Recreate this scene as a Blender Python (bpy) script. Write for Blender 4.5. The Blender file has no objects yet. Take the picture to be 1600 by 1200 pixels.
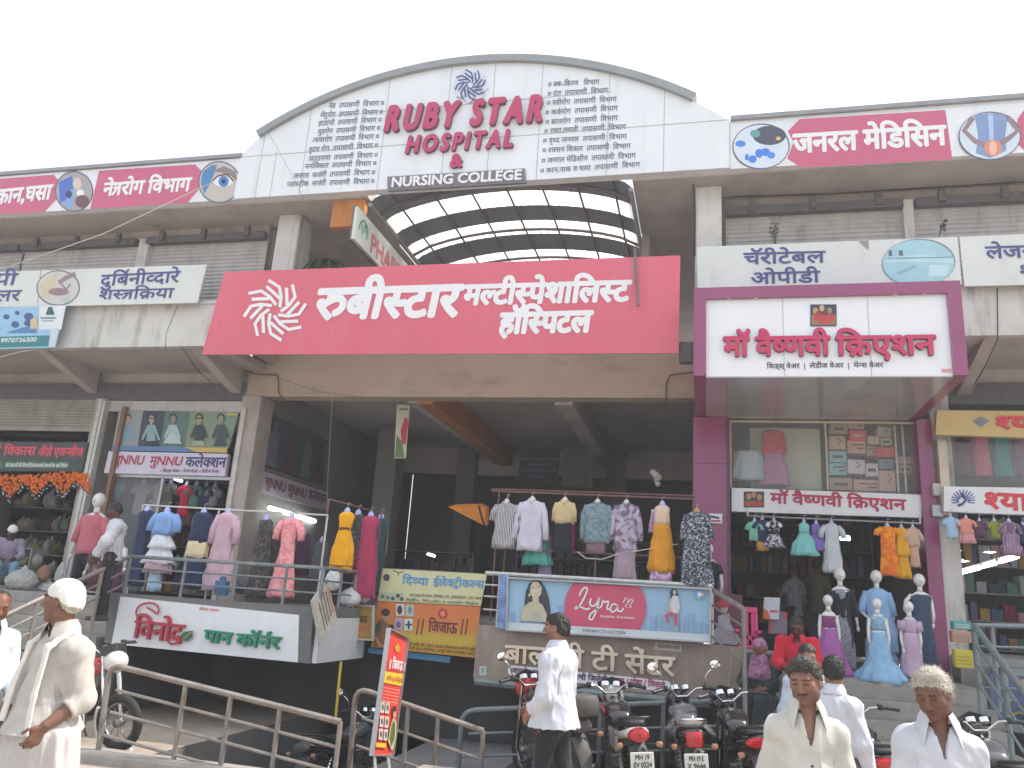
import bpy, math, random
import numpy as np
from mathutils import Vector, Matrix, Euler
SC = bpy.context.scene
COL = SC.collection
random.seed(7)
RNG = np.random.default_rng(7)
R = math.radians

# ------------------------------------------------------------------ camera, sky, sun, exposure
FPX = 1240.0
YAW, PITCH, ROLL = R(14.25), R(15.4), R(3.83)
EYE = np.array([0.0, 0.0, 1.85])
_cy, _sy = math.cos(YAW), math.sin(YAW)
_f = np.array([-_sy * math.cos(PITCH), _cy * math.cos(PITCH), math.sin(PITCH)])
_r = np.array([_cy, _sy, 0.0])
_u = np.cross(_r, _f)
RM = np.array([_r * math.cos(ROLL) + _u * math.sin(ROLL), -_r * math.sin(ROLL) + _u * math.cos(ROLL), _f])

def ray(px, py):
    return RM.T @ np.array([(px - 800) / FPX, -(py - 600) / FPX, 1.0])
def P(px, py, Y):
    d = ray(px, py); return EYE + d * (Y / d[1])
def PX(px, py, X):
    d = ray(px, py); return EYE + d * (X / d[0])
def G(px, py, z):
    d = ray(px, py); return EYE + d * ((z - EYE[2]) / d[2])

cam_data = bpy.data.cameras.new('camera')
cam = bpy.data.objects.new('camera', cam_data); COL.objects.link(cam)
cam_data.sensor_width = 36.0
cam_data.lens = FPX / 1600 * 36
cam_data.clip_start, cam_data.clip_end = 0.05, 3000
_m = Matrix.Identity(4)
for i in range(3):
    _m[i][0], _m[i][1], _m[i][2], _m[i][3] = RM[0][i], RM[1][i], -RM[2][i], EYE[i]
cam.matrix_world = _m
SC.camera = cam

SUN_DIR = Vector((0.66, 0.24, 0.95)).normalized()
world = bpy.data.worlds.new("World"); SC.world = world; world.use_nodes = True
wn = world.node_tree
sky = wn.nodes.new('ShaderNodeTexSky'); sky.sky_type = 'NISHITA'; sky.sun_disc = False
sky.sun_elevation = math.asin(SUN_DIR.z)
sky.sun_rotation = math.atan2(SUN_DIR.x, SUN_DIR.y)
sky.dust_density = 6.0; sky.air_density = 1.2; sky.altitude = 200; sky.ozone_density = 1.5
_hz = wn.nodes.new('ShaderNodeMix'); _hz.data_type = 'RGBA'; _hz.inputs['Factor'].default_value = .62
_hz.inputs['B'].default_value = (7.3, 7.8, 8.4, 1)        # bright milky haze over the whole sky
wn.links.new(sky.outputs[0], _hz.inputs['A']); wn.links.new(_hz.outputs['Result'], wn.nodes['Background'].inputs[0])
wn.nodes['Background'].inputs[1].default_value = 0.15
sd = bpy.data.lights.new('sun', 'SUN'); sd.energy = 3.6; sd.angle = R(0.5); sd.color = (1.0, 0.94, 0.86)
so = bpy.data.objects.new('sun', sd); COL.objects.link(so)
so.rotation_euler = SUN_DIR.to_track_quat('Z', 'Y').to_euler()
so.location = SUN_DIR * 60
SC.view_settings.view_transform = 'Standard'; SC.view_settings.look = 'None'
SC.view_settings.gamma = 1.0; SC.view_settings.use_curve_mapping = False
SC.view_settings.exposure = 0.66
SC.cycles.max_bounces = 8; SC.cycles.diffuse_bounces = 4; SC.cycles.glossy_bounces = 3
SC.cycles.transparent_max_bounces = 12; SC.cycles.transmission_bounces = 4
SC.cycles.use_denoising = True
SC.cycles.sample_clamp_indirect = 6.0

# ------------------------------------------------------------------ materials
def c8(r, g, b, k=1.0):
    def l(v):
        v /= 255.0
        return (v / 12.92 if v <= 0.04045 else ((v + 0.055) / 1.055) ** 2.4) * k
    return (l(r), l(g), l(b))
_MATS = {}
def mat(name, col, rough=0.6, metal=0.0, var=0.12, vs=3.0, bump=0.0, bs=40.0, spec=0.5, emit=None, es=0.0,
        stain=None, stain_amt=0.0, stain_scale=(1.2, 1.2, 0.35), alpha=1.0, trans=0.0, sheen=0.0, coat=0.0):
    """Principled with large soft colour variation, optional stains stretched downwards, and a fine bump."""
    if name in _MATS: return _MATS[name]
    m = bpy.data.materials.new(name); m.use_nodes = True
    t = m.node_tree; n = t.nodes; L = t.links; b = n['Principled BSDF']
    b.inputs['Roughness'].default_value = rough; b.inputs['Metallic'].default_value = metal
    b.inputs['Specular IOR Level'].default_value = spec
    b.inputs['Base Color'].default_value = (*col, 1)
    if trans: b.inputs['Transmission Weight'].default_value = trans
    if alpha < 1: b.inputs['Alpha'].default_value = alpha
    if sheen: b.inputs['Sheen Weight'].default_value = sheen
    if coat: b.inputs['Coat Weight'].default_value = coat
    if emit:
        b.inputs['Emission Color'].default_value = (*emit, 1); b.inputs['Emission Strength'].default_value = es
    tc = n.new('ShaderNodeTexCoord')
    out = None
    if var > 0:
        no = n.new('ShaderNodeTexNoise'); no.inputs['Scale'].default_value = vs; no.inputs['Detail'].default_value = 6
        no.inputs['Roughness'].default_value = 0.6
        L.new(tc.outputs['Object'], no.inputs['Vector'])
        mr = n.new('ShaderNodeMapRange'); mr.inputs['From Min'].default_value = .3; mr.inputs['From Max'].default_value = .7
        mr.inputs['To Min'].default_value = 1 - var; mr.inputs['To Max'].default_value = 1 + var * .5
        L.new(no.outputs['Fac'], mr.inputs['Value'])
        mx = n.new('ShaderNodeMix'); mx.data_type = 'RGBA'; mx.blend_type = 'MULTIPLY'
        mx.inputs['Factor'].default_value = 1; mx.inputs['A'].default_value = (*col, 1)
        L.new(mr.outputs[0], mx.inputs['B']); out = mx.outputs['Result']
        L.new(out, b.inputs['Base Color'])
    if stain:
        mp = n.new('ShaderNodeMapping'); mp.inputs['Scale'].default_value = stain_scale
        L.new(tc.outputs['Object'], mp.inputs['Vector'])
        n2 = n.new('ShaderNodeTexNoise'); n2.inputs['Scale'].default_value = 2.2; n2.inputs['Detail'].default_value = 8
        n2.inputs['Roughness'].default_value = .68
        L.new(mp.outputs[0], n2.inputs['Vector'])
        m2 = n.new('ShaderNodeMapRange'); m2.inputs['From Min'].default_value = .52; m2.inputs['From Max'].default_value = .74
        m2.inputs['To Max'].default_value = stain_amt
        L.new(n2.outputs['Fac'], m2.inputs['Value'])
        x2 = n.new('ShaderNodeMix'); x2.data_type = 'RGBA'
        L.new(m2.outputs[0], x2.inputs['Factor'])
        if out is not None: L.new(out, x2.inputs['A'])
        else: x2.inputs['A'].default_value = (*col, 1)
        x2.inputs['B'].default_value = (*stain, 1)
        L.new(x2.outputs['Result'], b.inputs['Base Color'])
    if bump > 0:
        n3 = n.new('ShaderNodeTexNoise'); n3.inputs['Scale'].default_value = bs; n3.inputs['Detail'].default_value = 4
        L.new(tc.outputs['Object'], n3.inputs['Vector'])
        bp = n.new('ShaderNodeBump'); bp.inputs['Strength'].default_value = bump; bp.inputs['Distance'].default_value = .01
        L.new(n3.outputs['Fac'], bp.inputs['Height']); L.new(bp.outputs[0], b.inputs['Normal'])
    _MATS[name] = m
    return m

def fabric(name, col, pattern=None, col2=(.8, .8, .8), scale=30, rough=.85, thr=.5, bump=.45, bs=13):
    """Cloth with fine weave, broad fading and optionally a printed pattern (stripe, spots, marble, check)."""
    if name in _MATS: return _MATS[name]
    m = mat(name, col, rough=rough, var=.16, vs=5, bump=bump, bs=bs, spec=.2, sheen=.15)
    if pattern:
        t = m.node_tree; n = t.nodes; L = t.links; b = n['Principled BSDF']
        tc = n.new('ShaderNodeTexCoord')
        if pattern == 'stripe':
            w = n.new('ShaderNodeTexWave'); w.wave_type = 'BANDS'; w.bands_direction = 'X'
            w.inputs['Scale'].default_value = scale; w.inputs['Distortion'].default_value = .6; o = w.outputs['Fac']
        elif pattern == 'spots':
            w = n.new('ShaderNodeTexVoronoi'); w.inputs['Scale'].default_value = scale; o = w.outputs['Distance']
        elif pattern == 'check':
            w = n.new('ShaderNodeTexBrick'); w.inputs['Scale'].default_value = scale; w.offset = 0
            w.inputs['Mortar Size'].default_value = .04; w.inputs['Brick Width'].default_value = .5; w.inputs['Row Height'].default_value = .5
            o = w.outputs['Fac']
        else:
            w = n.new('ShaderNodeTexNoise'); w.inputs['Scale'].default_value = scale; w.inputs['Detail'].default_value = 5
            w.inputs['Distortion'].default_value = 1.5; o = w.outputs['Fac']
        L.new(tc.outputs['Object'], w.inputs['Vector'])
        mr = n.new('ShaderNodeMapRange'); mr.inputs['From Min'].default_value = thr - .06; mr.inputs['From Max'].default_value = thr + .06
        L.new(o, mr.inputs['Value'])
        x = n.new('ShaderNodeMix'); x.data_type = 'RGBA'
        src = b.inputs['Base Color'].links[0].from_socket
        L.new(src, x.inputs['A']); x.inputs['B'].default_value = (*col2, 1)
        L.new(mr.outputs[0], x.inputs['Factor']); L.new(x.outputs['Result'], b.inputs['Base Color'])
    return m

# ------------------------------------------------------------------ mesh building
class MB:
    def __init__(s): s.v = []; s.f = []; s.m = []; s.cut = []
    def add(s, V, F, mi=0):
        o = len(s.v); s.cut.append((o, len(s.f))); s.v.extend([tuple(map(float, p)) for p in V])
        for q in F: s.f.append(tuple(o + i for i in q)); s.m.append(mi)
        return s
    def box(s, x0, x1, y0, y1, z0, z1, mi=0):
        V = [(x, y, z) for z in (z0, z1) for y in (y0, y1) for x in (x0, x1)]
        return s.add(V, [(0, 2, 3, 1), (4, 5, 7, 6), (0, 1, 5, 4), (2, 6, 7, 3), (0, 4, 6, 2), (1, 3, 7, 5)], mi)
    def bbox(s, x0, x1, y0, y1, z0, z1, b=.01, mi=0):
        """box with chamfered vertical and horizontal front edges"""
        xs = (x0, x0 + b, x1 - b, x1); out = []
        def ring(z, i):
            return [(x0 + i, y0 + b, z), (x0 + b, y0 + i, z), (x1 - b, y0 + i, z), (x1 - i, y0 + b, z),
                    (x1 - i, y1 - b, z), (x1 - b, y1 - i, z), (x0 + b, y1 - i, z), (x0 + i, y1 - b, z)]
        return s.loft([ring(z0, b * .7), ring(z0 + b, 0), ring(z1 - b, 0), ring(z1, b * .7)], mi=mi)
    def obox(s, c, ax, half, mi=0):
        """oriented box: centre, three axis vectors, half sizes"""
        c = np.array(c, float); ax = [np.array(a, float) for a in ax]
        V = [c + ax[0] * half[0] * i + ax[1] * half[1] * j + ax[2] * half[2] * k for k in (-1, 1) for j in (-1, 1) for i in (-1, 1)]
        return s.add(V, [(0, 2, 3, 1), (4, 5, 7, 6), (0, 1, 5, 4), (2, 6, 7, 3), (0, 4, 6, 2), (1, 3, 7, 5)], mi)
    def loft(s, rings, cap=True, closed=True, mi=0):
        n = len(rings[0]); V = [p for r in rings for p in r]; F = []
        for i in range(len(rings) - 1):
            for j in range(n if closed else n - 1):
                k = (j + 1) % n
                F.append((i * n + j, i * n + k, (i + 1) * n + k, (i + 1) * n + j))
        if cap and closed:
            F.append(tuple(range(n - 1, -1, -1))); F.append(tuple((len(rings) - 1) * n + j for j in range(n)))
        return s.add(V, F, mi)
    def tube(s, pts, r, n=8, mi=0, cap=True):
        pts = [np.array(p, float) for p in pts]
        rr = r if hasattr(r, '__len__') else [r] * len(pts)
        rings = []; up = None
        for i, p in enumerate(pts):
            d = pts[min(i + 1, len(pts) - 1)] - pts[max(i - 1, 0)]
            d /= (np.linalg.norm(d) + 1e-9)
            if up is None:
                up = np.array([0, 0, 1.]) if abs(d[2]) < .9 else np.array([1., 0, 0])
            a = np.cross(d, up); a /= (np.linalg.norm(a) + 1e-9); b = np.cross(a, d); up = b
            rings.append([p + rr[i] * (math.cos(t) * a + math.sin(t) * b) for t in np.linspace(0, 2 * math.pi, n, endpoint=False)])
        return s.loft(rings, cap=cap, mi=mi)
    def prism(s, poly, O, ux, uy, th, mi=0):
        """2D polygon extruded along ux x uy by th"""
        O = np.array(O, float); ux = np.array(ux, float); uy = np.array(uy, float); nn = np.cross(ux, uy); nn /= np.linalg.norm(nn)
        A = [O + ux * x + uy * y for x, y in poly]; B = [p + nn * th for p in A]; n = len(poly)
        F = [tuple(range(n - 1, -1, -1)), tuple(n + i for i in range(n))] + [(i, (i + 1) % n, n + (i + 1) % n, n + i) for i in range(n)]
        return s.add(A + B, F, mi)
    def ell(s, c, r, nu=14, nv=9, mi=0, rot=None):
        c = np.array(c, float); rings = []
        for i in range(nv + 1):
            ph = -math.pi / 2 + math.pi * i / nv; ph = max(-1.5, min(1.5, ph))
            ring = [np.array([r[0] * math.cos(ph) * math.cos(t), r[1] * math.cos(ph) * math.sin(t), r[2] * math.sin(ph)]) for t in np.linspace(0, 2 * math.pi, nu, endpoint=False)]
            if rot is not None: ring = [rot @ p for p in ring]
            rings.append([c + p for p in ring])
        return s.loft(rings, mi=mi)
    def torus(s, c, axis, Rr, r, n=28, k=8, mi=0, a0=0, a1=2 * math.pi):
        c = np.array(c, float); axis = np.array(axis, float); axis /= np.linalg.norm(axis)
        u = np.cross(axis, (0, 0, 1.)) if abs(axis[2]) < .9 else np.cross(axis, (1., 0, 0)); u /= np.linalg.norm(u); w = np.cross(axis, u)
        full = abs(a1 - a0 - 2 * math.pi) < 1e-6
        rings = []
        for t in np.linspace(a0, a1, n + 1):
            d = math.cos(t) * u + math.sin(t) * w
            rings.append([c + d * (Rr + r * math.cos(q)) + axis * r * math.sin(q) for q in np.linspace(0, 2 * math.pi, k, endpoint=False)])
        return s.loft(rings, cap=not full, mi=mi)
    def build(s, name, mats, parent=None, smooth=False, local=False, loc=None):
        me = bpy.data.meshes.new(name); me.from_pydata(s.v, [], s.f); me.update()
        if not isinstance(mats, (list, tuple)): mats = [mats]
        for m in mats: me.materials.append(m)
        if len(mats) > 1: me.polygons.foreach_set('material_index', s.m)
        if smooth:
            me.polygons.foreach_set('use_smooth', [True] * len(me.polygons))
            if smooth != 'all':
                try: me.set_sharp_from_angle(angle=R(40))
                except Exception: pass
        o = bpy.data.objects.new(name, me); COL.objects.link(o)
        if parent is not None:
            o.parent = parent
            if not local: o.matrix_parent_inverse = parent.matrix_basis.inverted() if parent.parent is None else (parent.parent.matrix_basis @ parent.matrix_parent_inverse @ parent.matrix_basis).inverted()
        return o

def build_each(mb, name, mats, parent=None, **k):
    """every piece added to mb becomes a part of its own"""
    out = []; c = mb.cut + [(len(mb.v), len(mb.f))]
    for (a, fa), (b, fb) in zip(c[:-1], c[1:]):
        q = MB(); q.v = mb.v[a:b]; q.f = [tuple(i - a for i in f) for f in mb.f[fa:fb]]; q.m = mb.m[fa:fb]
        out.append(q.build(name, mats, parent, **k))
    return out
def tag(o, label, cat, group=None, kind=None):
    if label: o['label'] = label
    if cat: o['category'] = cat
    if group: o['group'] = group
    if kind: o['kind'] = kind
    return o
def thing(name, label, cat, loc=(0, 0, 0), rz=0.0, group=None, rot=None):
    o = bpy.data.objects.new(name, None); COL.objects.link(o)
    o.empty_display_size = .1
    o.location = Vector([float(x) for x in loc]); o.rotation_euler = rot if rot else (0, 0, rz)
    return tag(o, label, cat, group)
def dup(root, loc, rz, label=None, group=None):
    r = root.copy(); COL.objects.link(r); r.location = Vector([float(x) for x in loc]); r.rotation_euler = (0, 0, rz)
    if label: r['label'] = label
    if group: r['group'] = group
    for ch in list(root.children):
        c = ch.copy(); COL.objects.link(c); c.parent = r
        for g in list(ch.children):
            d = g.copy(); COL.objects.link(d); d.parent = c
    return r

# ------------------------------------------------------------------ lettering (Devanagari and Latin) from Blender's own font
_GC = {}
def _raw(ch, off):
    c = bpy.data.curves.new('g', 'FONT'); c.body = ch; c.offset = off; c.resolution_u = 3; c.fill_mode = 'FRONT'
    o = bpy.data.objects.new('g', c); COL.objects.link(o)
    dg = bpy.context.evaluated_depsgraph_get(); e = o.evaluated_get(dg); me = e.to_mesh()
    V = np.array([v.co[:2] for v in me.vertices]) if len(me.vertices) else np.zeros((0, 2))
    F = [tuple(p.vertices) for p in me.polygons]
    e.to_mesh_clear(); bpy.data.objects.remove(o); bpy.data.curves.remove(c)
    return V, F
_BAR = None
def glyph(ch, off):
    global _BAR
    k = (ch, off)
    if k in _GC: return _GC[k]
    if _BAR is None: _BAR = _raw('|', 0)[0][:, 0].max()
    V, F = _raw(ch, 0)
    a = .262 if ch == 'ि' else _raw(ch + '|', 0)[0][:, 0].max() - _BAR
    _GC[k] = (V, F, a); return _GC[k]
def clipx(V, F, xm):
    """keep the part of a 2D mesh left of xm"""
    V2 = []; F2 = []
    for f in F:
        pts = [V[i] for i in f]; out = []
        for i in range(len(pts)):
            a, b = pts[i], pts[(i + 1) % len(pts)]
            if a[0] <= xm: out.append(a)
            if (a[0] <= xm) != (b[0] <= xm):
                t = (xm - a[0]) / (b[0] - a[0]); out.append(a + t * (b - a))
        if len(out) >= 3:
            o = len(V2); V2.extend(out); F2.append(tuple(range(o, o + len(out))))
    return np.array(V2) if V2 else np.zeros((0, 2)), F2
def strip(pts, w):
    pts = [np.array(p, float) for p in pts]; V = []; F = []
    for i, p in enumerate(pts):
        d = pts[min(i + 1, len(pts) - 1)] - pts[max(i - 1, 0)]; d /= np.linalg.norm(d); n = np.array([-d[1], d[0]]) * w / 2
        V += [p + n, p - n]
    for i in range(len(pts) - 1): F.append((2 * i, 2 * i + 1, 2 * i + 3, 2 * i + 2))
    return np.array(V), F
VIR = '\u094d'
NOSTEM = 'टठडढदहरछळ'
def _iscons(c): return '\u0915' <= c <= '\u0939' or '\u0958' <= c <= '\u095f'
_SIGNS = set(chr(c) for c in list(range(0x93e, 0x94d)) + [0x900, 0x901, 0x902, 0x903, 0x93a, 0x93b, 0x93c, 0x94e, 0x955])
_HALF = {}
def stem_x(ch):
    """left edge and right edge of the right-hand vertical stem of a consonant"""
    V, F, a = glyph(ch, 0)
    b = V[(np.abs(V[:, 1]) < .03) & (V[:, 0] > a * .35)]
    if len(b) < 1: return a * .72, a * .82
    xr = b[:, 0].max(); xl = b[b[:, 0] > xr - .12][:, 0].min()
    return xl, xr
def layout(s, off, track=0.0):
    """list of (V, F, dx, dy) and total advance"""
    out = []; x = 0.0; i = 0; W = .080
    HL = 0.6
    while i < len(s):
        c = s[i]
        if not _iscons(c):
            V, F, a = glyph(c, off) if c != ' ' else (np.zeros((0, 2)), [], .26)
            out.append((V, F, x, 0)); x += a + track; i += 1; continue
        # cluster
        cons = [c]; i += 1
        while i + 1 < len(s) and s[i] == VIR and _iscons(s[i + 1]):
            cons.append(s[i + 1]); i += 2
        tailv = False
        if i < len(s) and s[i] == VIR: tailv = True; i += 1
        signs = []
        while i < len(s) and s[i] in _SIGNS: signs.append(s[i]); i += 1
        reph = False
        if len(cons) > 1 and cons[0] == 'र': reph = True; cons = cons[1:]
        rak = False
        if len(cons) > 1 and cons[-1] == 'र': rak = True; cons = cons[:-1]
        if 'ि' in signs:
            V, F, a = glyph('ि', off); out.append((V, F, x, 0)); x += a; signs.remove('ि')
        for h in cons[:-1]:
            V, F, a = glyph(h, off)
            if h in NOSTEM:
                out.append((V, F, x, 0)); V2, F2, _ = glyph(VIR, off); x += a; out.append((V2, F2, x, 0))
            elif h in 'कफ':
                xm = a * .80; V, F = clipx(V, F, xm); out.append((V, F, x, 0)); x += xm - .02
            else:
                xl, xr = stem_x(h); xm = xl - off * .6; V, F = clipx(V, F, xm); out.append((V, F, x, 0)); x += xm - .005
        b = cons[-1]
        V, F, a = glyph(b, off); xl, xr = stem_x(b); sx = (xl + xr) / 2
        if rak and b == 'त':
            a = .5; sx = .36
            out.append((*strip([(-.02, HL - W * .5), (a + .02, HL - W * .5)], W), x, 0))
            out.append((*strip([(sx, HL), (sx, 0)], W), x, 0))
            out.append((*strip([(sx, .37), (.05, .37)], W * .9), x, 0))
            out.append((*strip([(.20, .36), (.15, .18), (.02, .02)], W * .9), x, 0))
        elif rak and b in NOSTEM:
            out.append((V, F, x, 0)); cx = a * .5
            out.append((*strip([(cx - .14, -.17), (cx, -.03), (cx + .14, -.17)], W * .9), x, 0))
        else:
            out.append((V, F, x, 0))
            if rak:
                out.append((*strip([(sx, .24), (sx - .12, .13), (sx - .24, -.01)], W * .95), x, 0))
        x += a
        xs = x
        if tailv: V, F, _ = glyph(VIR, off); out.append((V, F, x, 0))
        for g in signs:
            V, F, ga = glyph(g, off)
            if b == 'र' and g in 'ुू' and not rak:
                hk = [(.30, .37), (.42, .43), (.54, .42), (.62, .34), (.62, .23), (.55, .14), (.46, .10)]
                out.append((*strip(hk, W * .95), x - a, 0)); out.append((*strip([(.36, HL - W * .5 + .022), (a + .30, HL - W * .5 + .022)], W), x - a, 0)); x += .30
            else:
                out.append((V, F, x, 0)); x += ga
        if reph:
            q = [(xs - .10 + .10 * math.cos(t), HL + .10 + .11 * math.sin(t)) for t in np.linspace(R(285), R(35), 9)] if False else \
                [(xs - a + sx + .02 - .07 * math.sin(t) * 1.0, HL + .12 - .12 * math.cos(t)) for t in np.linspace(0, R(205), 9)]
            dx = x - xs if any(g in 'ाीॉोौ' for g in signs) else 0
            out.append((*strip(q, W * .85), dx, 0))
    return out, x

def lettering(name, s, mt, parent, O, ux, uy, width, height, off=0.02, ext=0.0, shear=0.0, ref=None, lift=.004, align='fit', side=None, track=0.0):
    """One mesh for a line of writing. O baseline start; ux, uy unit vectors; width in metres (None keeps proportions);
    height = headline or cap height in metres; ext raises the letters by that much."""
    glyphs, adv = layout(s, off, track); adv -= track
    deva = any('\u0900' <= c <= '\u097f' for c in s)
    ref = ref or (.622 if deva else .727)
    ky = height / ref
    kx = width / adv if width else ky
    if align == 'center': O = np.array(O, float) - np.array(ux, float) * (adv * kx / 2)
    if align == 'right': O = np.array(O, float) - np.array(ux, float) * (adv * kx)
    O = np.array(O, float); ux = np.array(ux, float); uy = np.array(uy, float); nn = np.cross(ux, uy)
    mb = MB(); gi = 0
    nsh = 0 if off < .008 else (6 if ext > 0 or height < .12 else 10)
    sh = [(0, 0)] if not nsh else [(off * math.cos(2 * math.pi * k / nsh + .3), off * math.sin(2 * math.pi * k / nsh + .3)) for k in range(nsh)]
    for V, F, dx, dy in glyphs:
        if not len(V): continue
        for k, (ox, oy) in enumerate(sh):                      # bold strokes: the outline swept round a small circle
            z = lift + ext + (gi % 3) * .0008 + k * .00022
            P3 = [O + ux * ((p[0] + dx) * kx + shear * (p[1] + dy) * ky + ox * ky) + uy * ((p[1] + dy + oy) * ky) + nn * z for p in V]
            mb.add(P3, F, 0)
            if ext > 0:
                E_ = set((a, b) for f in F for a, b in zip(f, f[1:] + f[:1]))
                back = [p - nn * (z - .002) for p in P3]
                mb.add(P3 + back, [(b, a, a + len(V), b + len(V)) for a, b in E_ if (b, a) not in E_], 1 if side else 0)
        gi += 1
    return mb.build(name, [mt, side] if side else mt, parent)
UX, UZ = (1, 0, 0), (0, 0, 1)
def dtext(parent, s, Y, pl, pr, off=.02, mt=None, h=None, ext=0.0, shear=0.0, name='lettering', side=None, fit=True, align='fit', ref=None):
    """writing on a facade-parallel plane: pl, pr = pixel of the left and right end of the baseline, h = pixel height of headline"""
    a = P(*pl, Y); b = P(*pr, Y); t = P(pl[0], pl[1] - h, Y)
    return lettering(name, s, mt, parent, a if align == 'fit' else (a + b) / 2, UX, UZ, b[0] - a[0] if fit else None, t[2] - a[2], off, ext, shear, side=side, align=align, ref=ref)
# ------------------------------------------------------------------ shared materials
WHITE = mat('white_cladding', (.74, .77, .80), rough=.45, var=.06, vs=.9, stain=(.5, .5, .48), stain_amt=.35, stain_scale=(2.5, 2.5, .25))
SEAM = mat('seam_grey', (.42, .44, .46), rough=.7, var=.1)
TRIM = mat('grey_trim', (.27, .29, .30), rough=.5, var=.15)
PLASTER = mat('white_plaster', (.60, .59, .56), rough=.9, var=.12, vs=2, bump=.25, bs=30, stain=(.12, .10, .08), stain_amt=.9, stain_scale=(1.1, 1.1, .2))
PLASTER2 = mat('old_plaster', (.42, .37, .33), rough=.9, var=.2, vs=1.6, bump=.3, bs=25, stain=(.16, .12, .10), stain_amt=.7, stain_scale=(.9, .9, .6))
BEAM = mat('beige_beam', (.50, .41, .33), rough=.85, var=.10, vs=1.2, bump=.15, stain=(.20, .155, .115), stain_amt=.5, stain_scale=(.6, .6, 1.4))
SOFF = mat('soffit', (.47, .43, .41), rough=.9, var=.16, vs=.8, stain=(.16, .14, .13), stain_amt=.55, stain_scale=(.5, .5, .5))
DARKSTEEL = mat('dark_steel', (.12, .11, .115), rough=.55, var=.25, vs=6)
SHUT = mat('shutter_steel', (.50, .475, .46), rough=.5, metal=.15, var=.16, vs=2, stain=(.14, .10, .08), stain_amt=.6, stain_scale=(2, 2, .3))
CONC = mat('concrete', (.33, .31, .28), rough=.95, var=.22, vs=2.4, bump=.5, bs=30, stain=(.15, .13, .11), stain_amt=.6, stain_scale=(1, 1, 1))
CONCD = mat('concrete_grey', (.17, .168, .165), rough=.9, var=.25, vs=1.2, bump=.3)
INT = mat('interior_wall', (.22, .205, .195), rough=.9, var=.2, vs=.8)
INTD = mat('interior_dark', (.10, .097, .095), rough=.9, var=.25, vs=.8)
ORANGE = mat('orange_paint', (.50, .19, .05), rough=.8, var=.15, stain=(.25, .1, .04), stain_amt=.5)
MAROON = mat('maroon_panel', (.27, .045, .14), rough=.28, var=.07, vs=1.2, coat=.35)
GROUND = mat('street', (.40, .335, .27), rough=.95, var=.3, vs=1.1, bump=.7, bs=14, stain=(.20, .17, .14), stain_amt=.6, stain_scale=(.8, .8, .8))
STEELW = mat('white_steel', (.55, .54, .50), rough=.5, var=.2, vs=8)
RAILM = mat('rail_paint', (.20, .245, .25), rough=.5, metal=.2, var=.25, vs=5, stain=(.17, .11, .07), stain_amt=.8, stain_scale=(3, 3, 3), bump=.2)
RAILB = mat('rail_dusty', (.25, .225, .20), rough=.55, metal=.2, var=.3, vs=6, stain=(.14, .08, .05), stain_amt=.8, stain_scale=(4, 4, 2), bump=.25)
GLASSY = mat('shop_glass', (.75, .80, .80), rough=.03, var=0, alpha=.09, spec=.6)
TUBE = mat('lit_tube', (1, 1, 1), var=0, emit=(.92, 1, .98), es=9)
BLACK = mat('black_plastic', (.018, .018, .02), rough=.45, var=.2, vs=10)

# ------------------------------------------------------------------ ground and pit
def sheet(name, x0, x1, y0, y1, z, m, nx=1, ny=1):
    mb = MB()
    for i in range(nx):
        for j in range(ny):
            a, b = x0 + (x1 - x0) * i / nx, x0 + (x1 - x0) * (i + 1) / nx
            c, d = y0 + (y1 - y0) * j / ny, y0 + (y1 - y0) * (j + 1) / ny
            mb.add([(a, c, z), (b, c, z), (b, d, z), (a, d, z)], [(0, 1, 2, 3)])
    return mb.build(name, m)
PX0, PX1, PY0, PY1, PZ = -5.9, .45, 7.95, 17.5, -1.5
mb = MB()
for (x0, x1, y0, y1) in ((-400, 400, -400, PY0), (-400, PX0, PY0, PY1), (PX1, 400, PY0, PY1), (-400, 400, PY1, 600)):
    mb.add([(x0, y0, 0), (x1, y0, 0), (x1, y1, 0), (x0, y1, 0)], [(0, 1, 2, 3)])
tag(mb.build('ground', GROUND), None, None, kind='structure')
mb = MB()
mb.add([(PX0, PY0, PZ), (PX1, PY0, PZ), (PX1, PY1, PZ), (PX0, PY1, PZ)], [(0, 1, 2, 3)])
mb.box(PX0 - .2, PX0, PY0, PY1, PZ, -.01); mb.box(PX1, PX1 + .2, PY0, PY1, PZ, -.01)
mb.box(PX0, PX1, PY1, PY1 + .2, PZ, -.01); mb.box(PX0, PX1, PY0 - .2, PY0, PZ, -.012)
tag(mb.build('basement_court', CONCD), None, None, kind='structure')
mb = MB()
mb.bbox(-6.6, -3.9, 7.62, 7.93, -.02, .10, .02); mb.bbox(-2.9, .35, 8.35, 8.7, -.02, .16, .02)
tag(mb.build('kerb', CONC), None, None, kind='structure')

# ------------------------------------------------------------------ the building
BLD = thing('shopping_building', 'two storey shopping building with white arched fascia, shuttered upper rooms and open central hall', 'building', (-4, 13.2, 0))
def bp(name, mb, m, **k): return build_each(mb, name, m, BLD, **k)[0]
XL, XR = -22.0, 12.0
AXL, AXR = -8.28, .36
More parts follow.
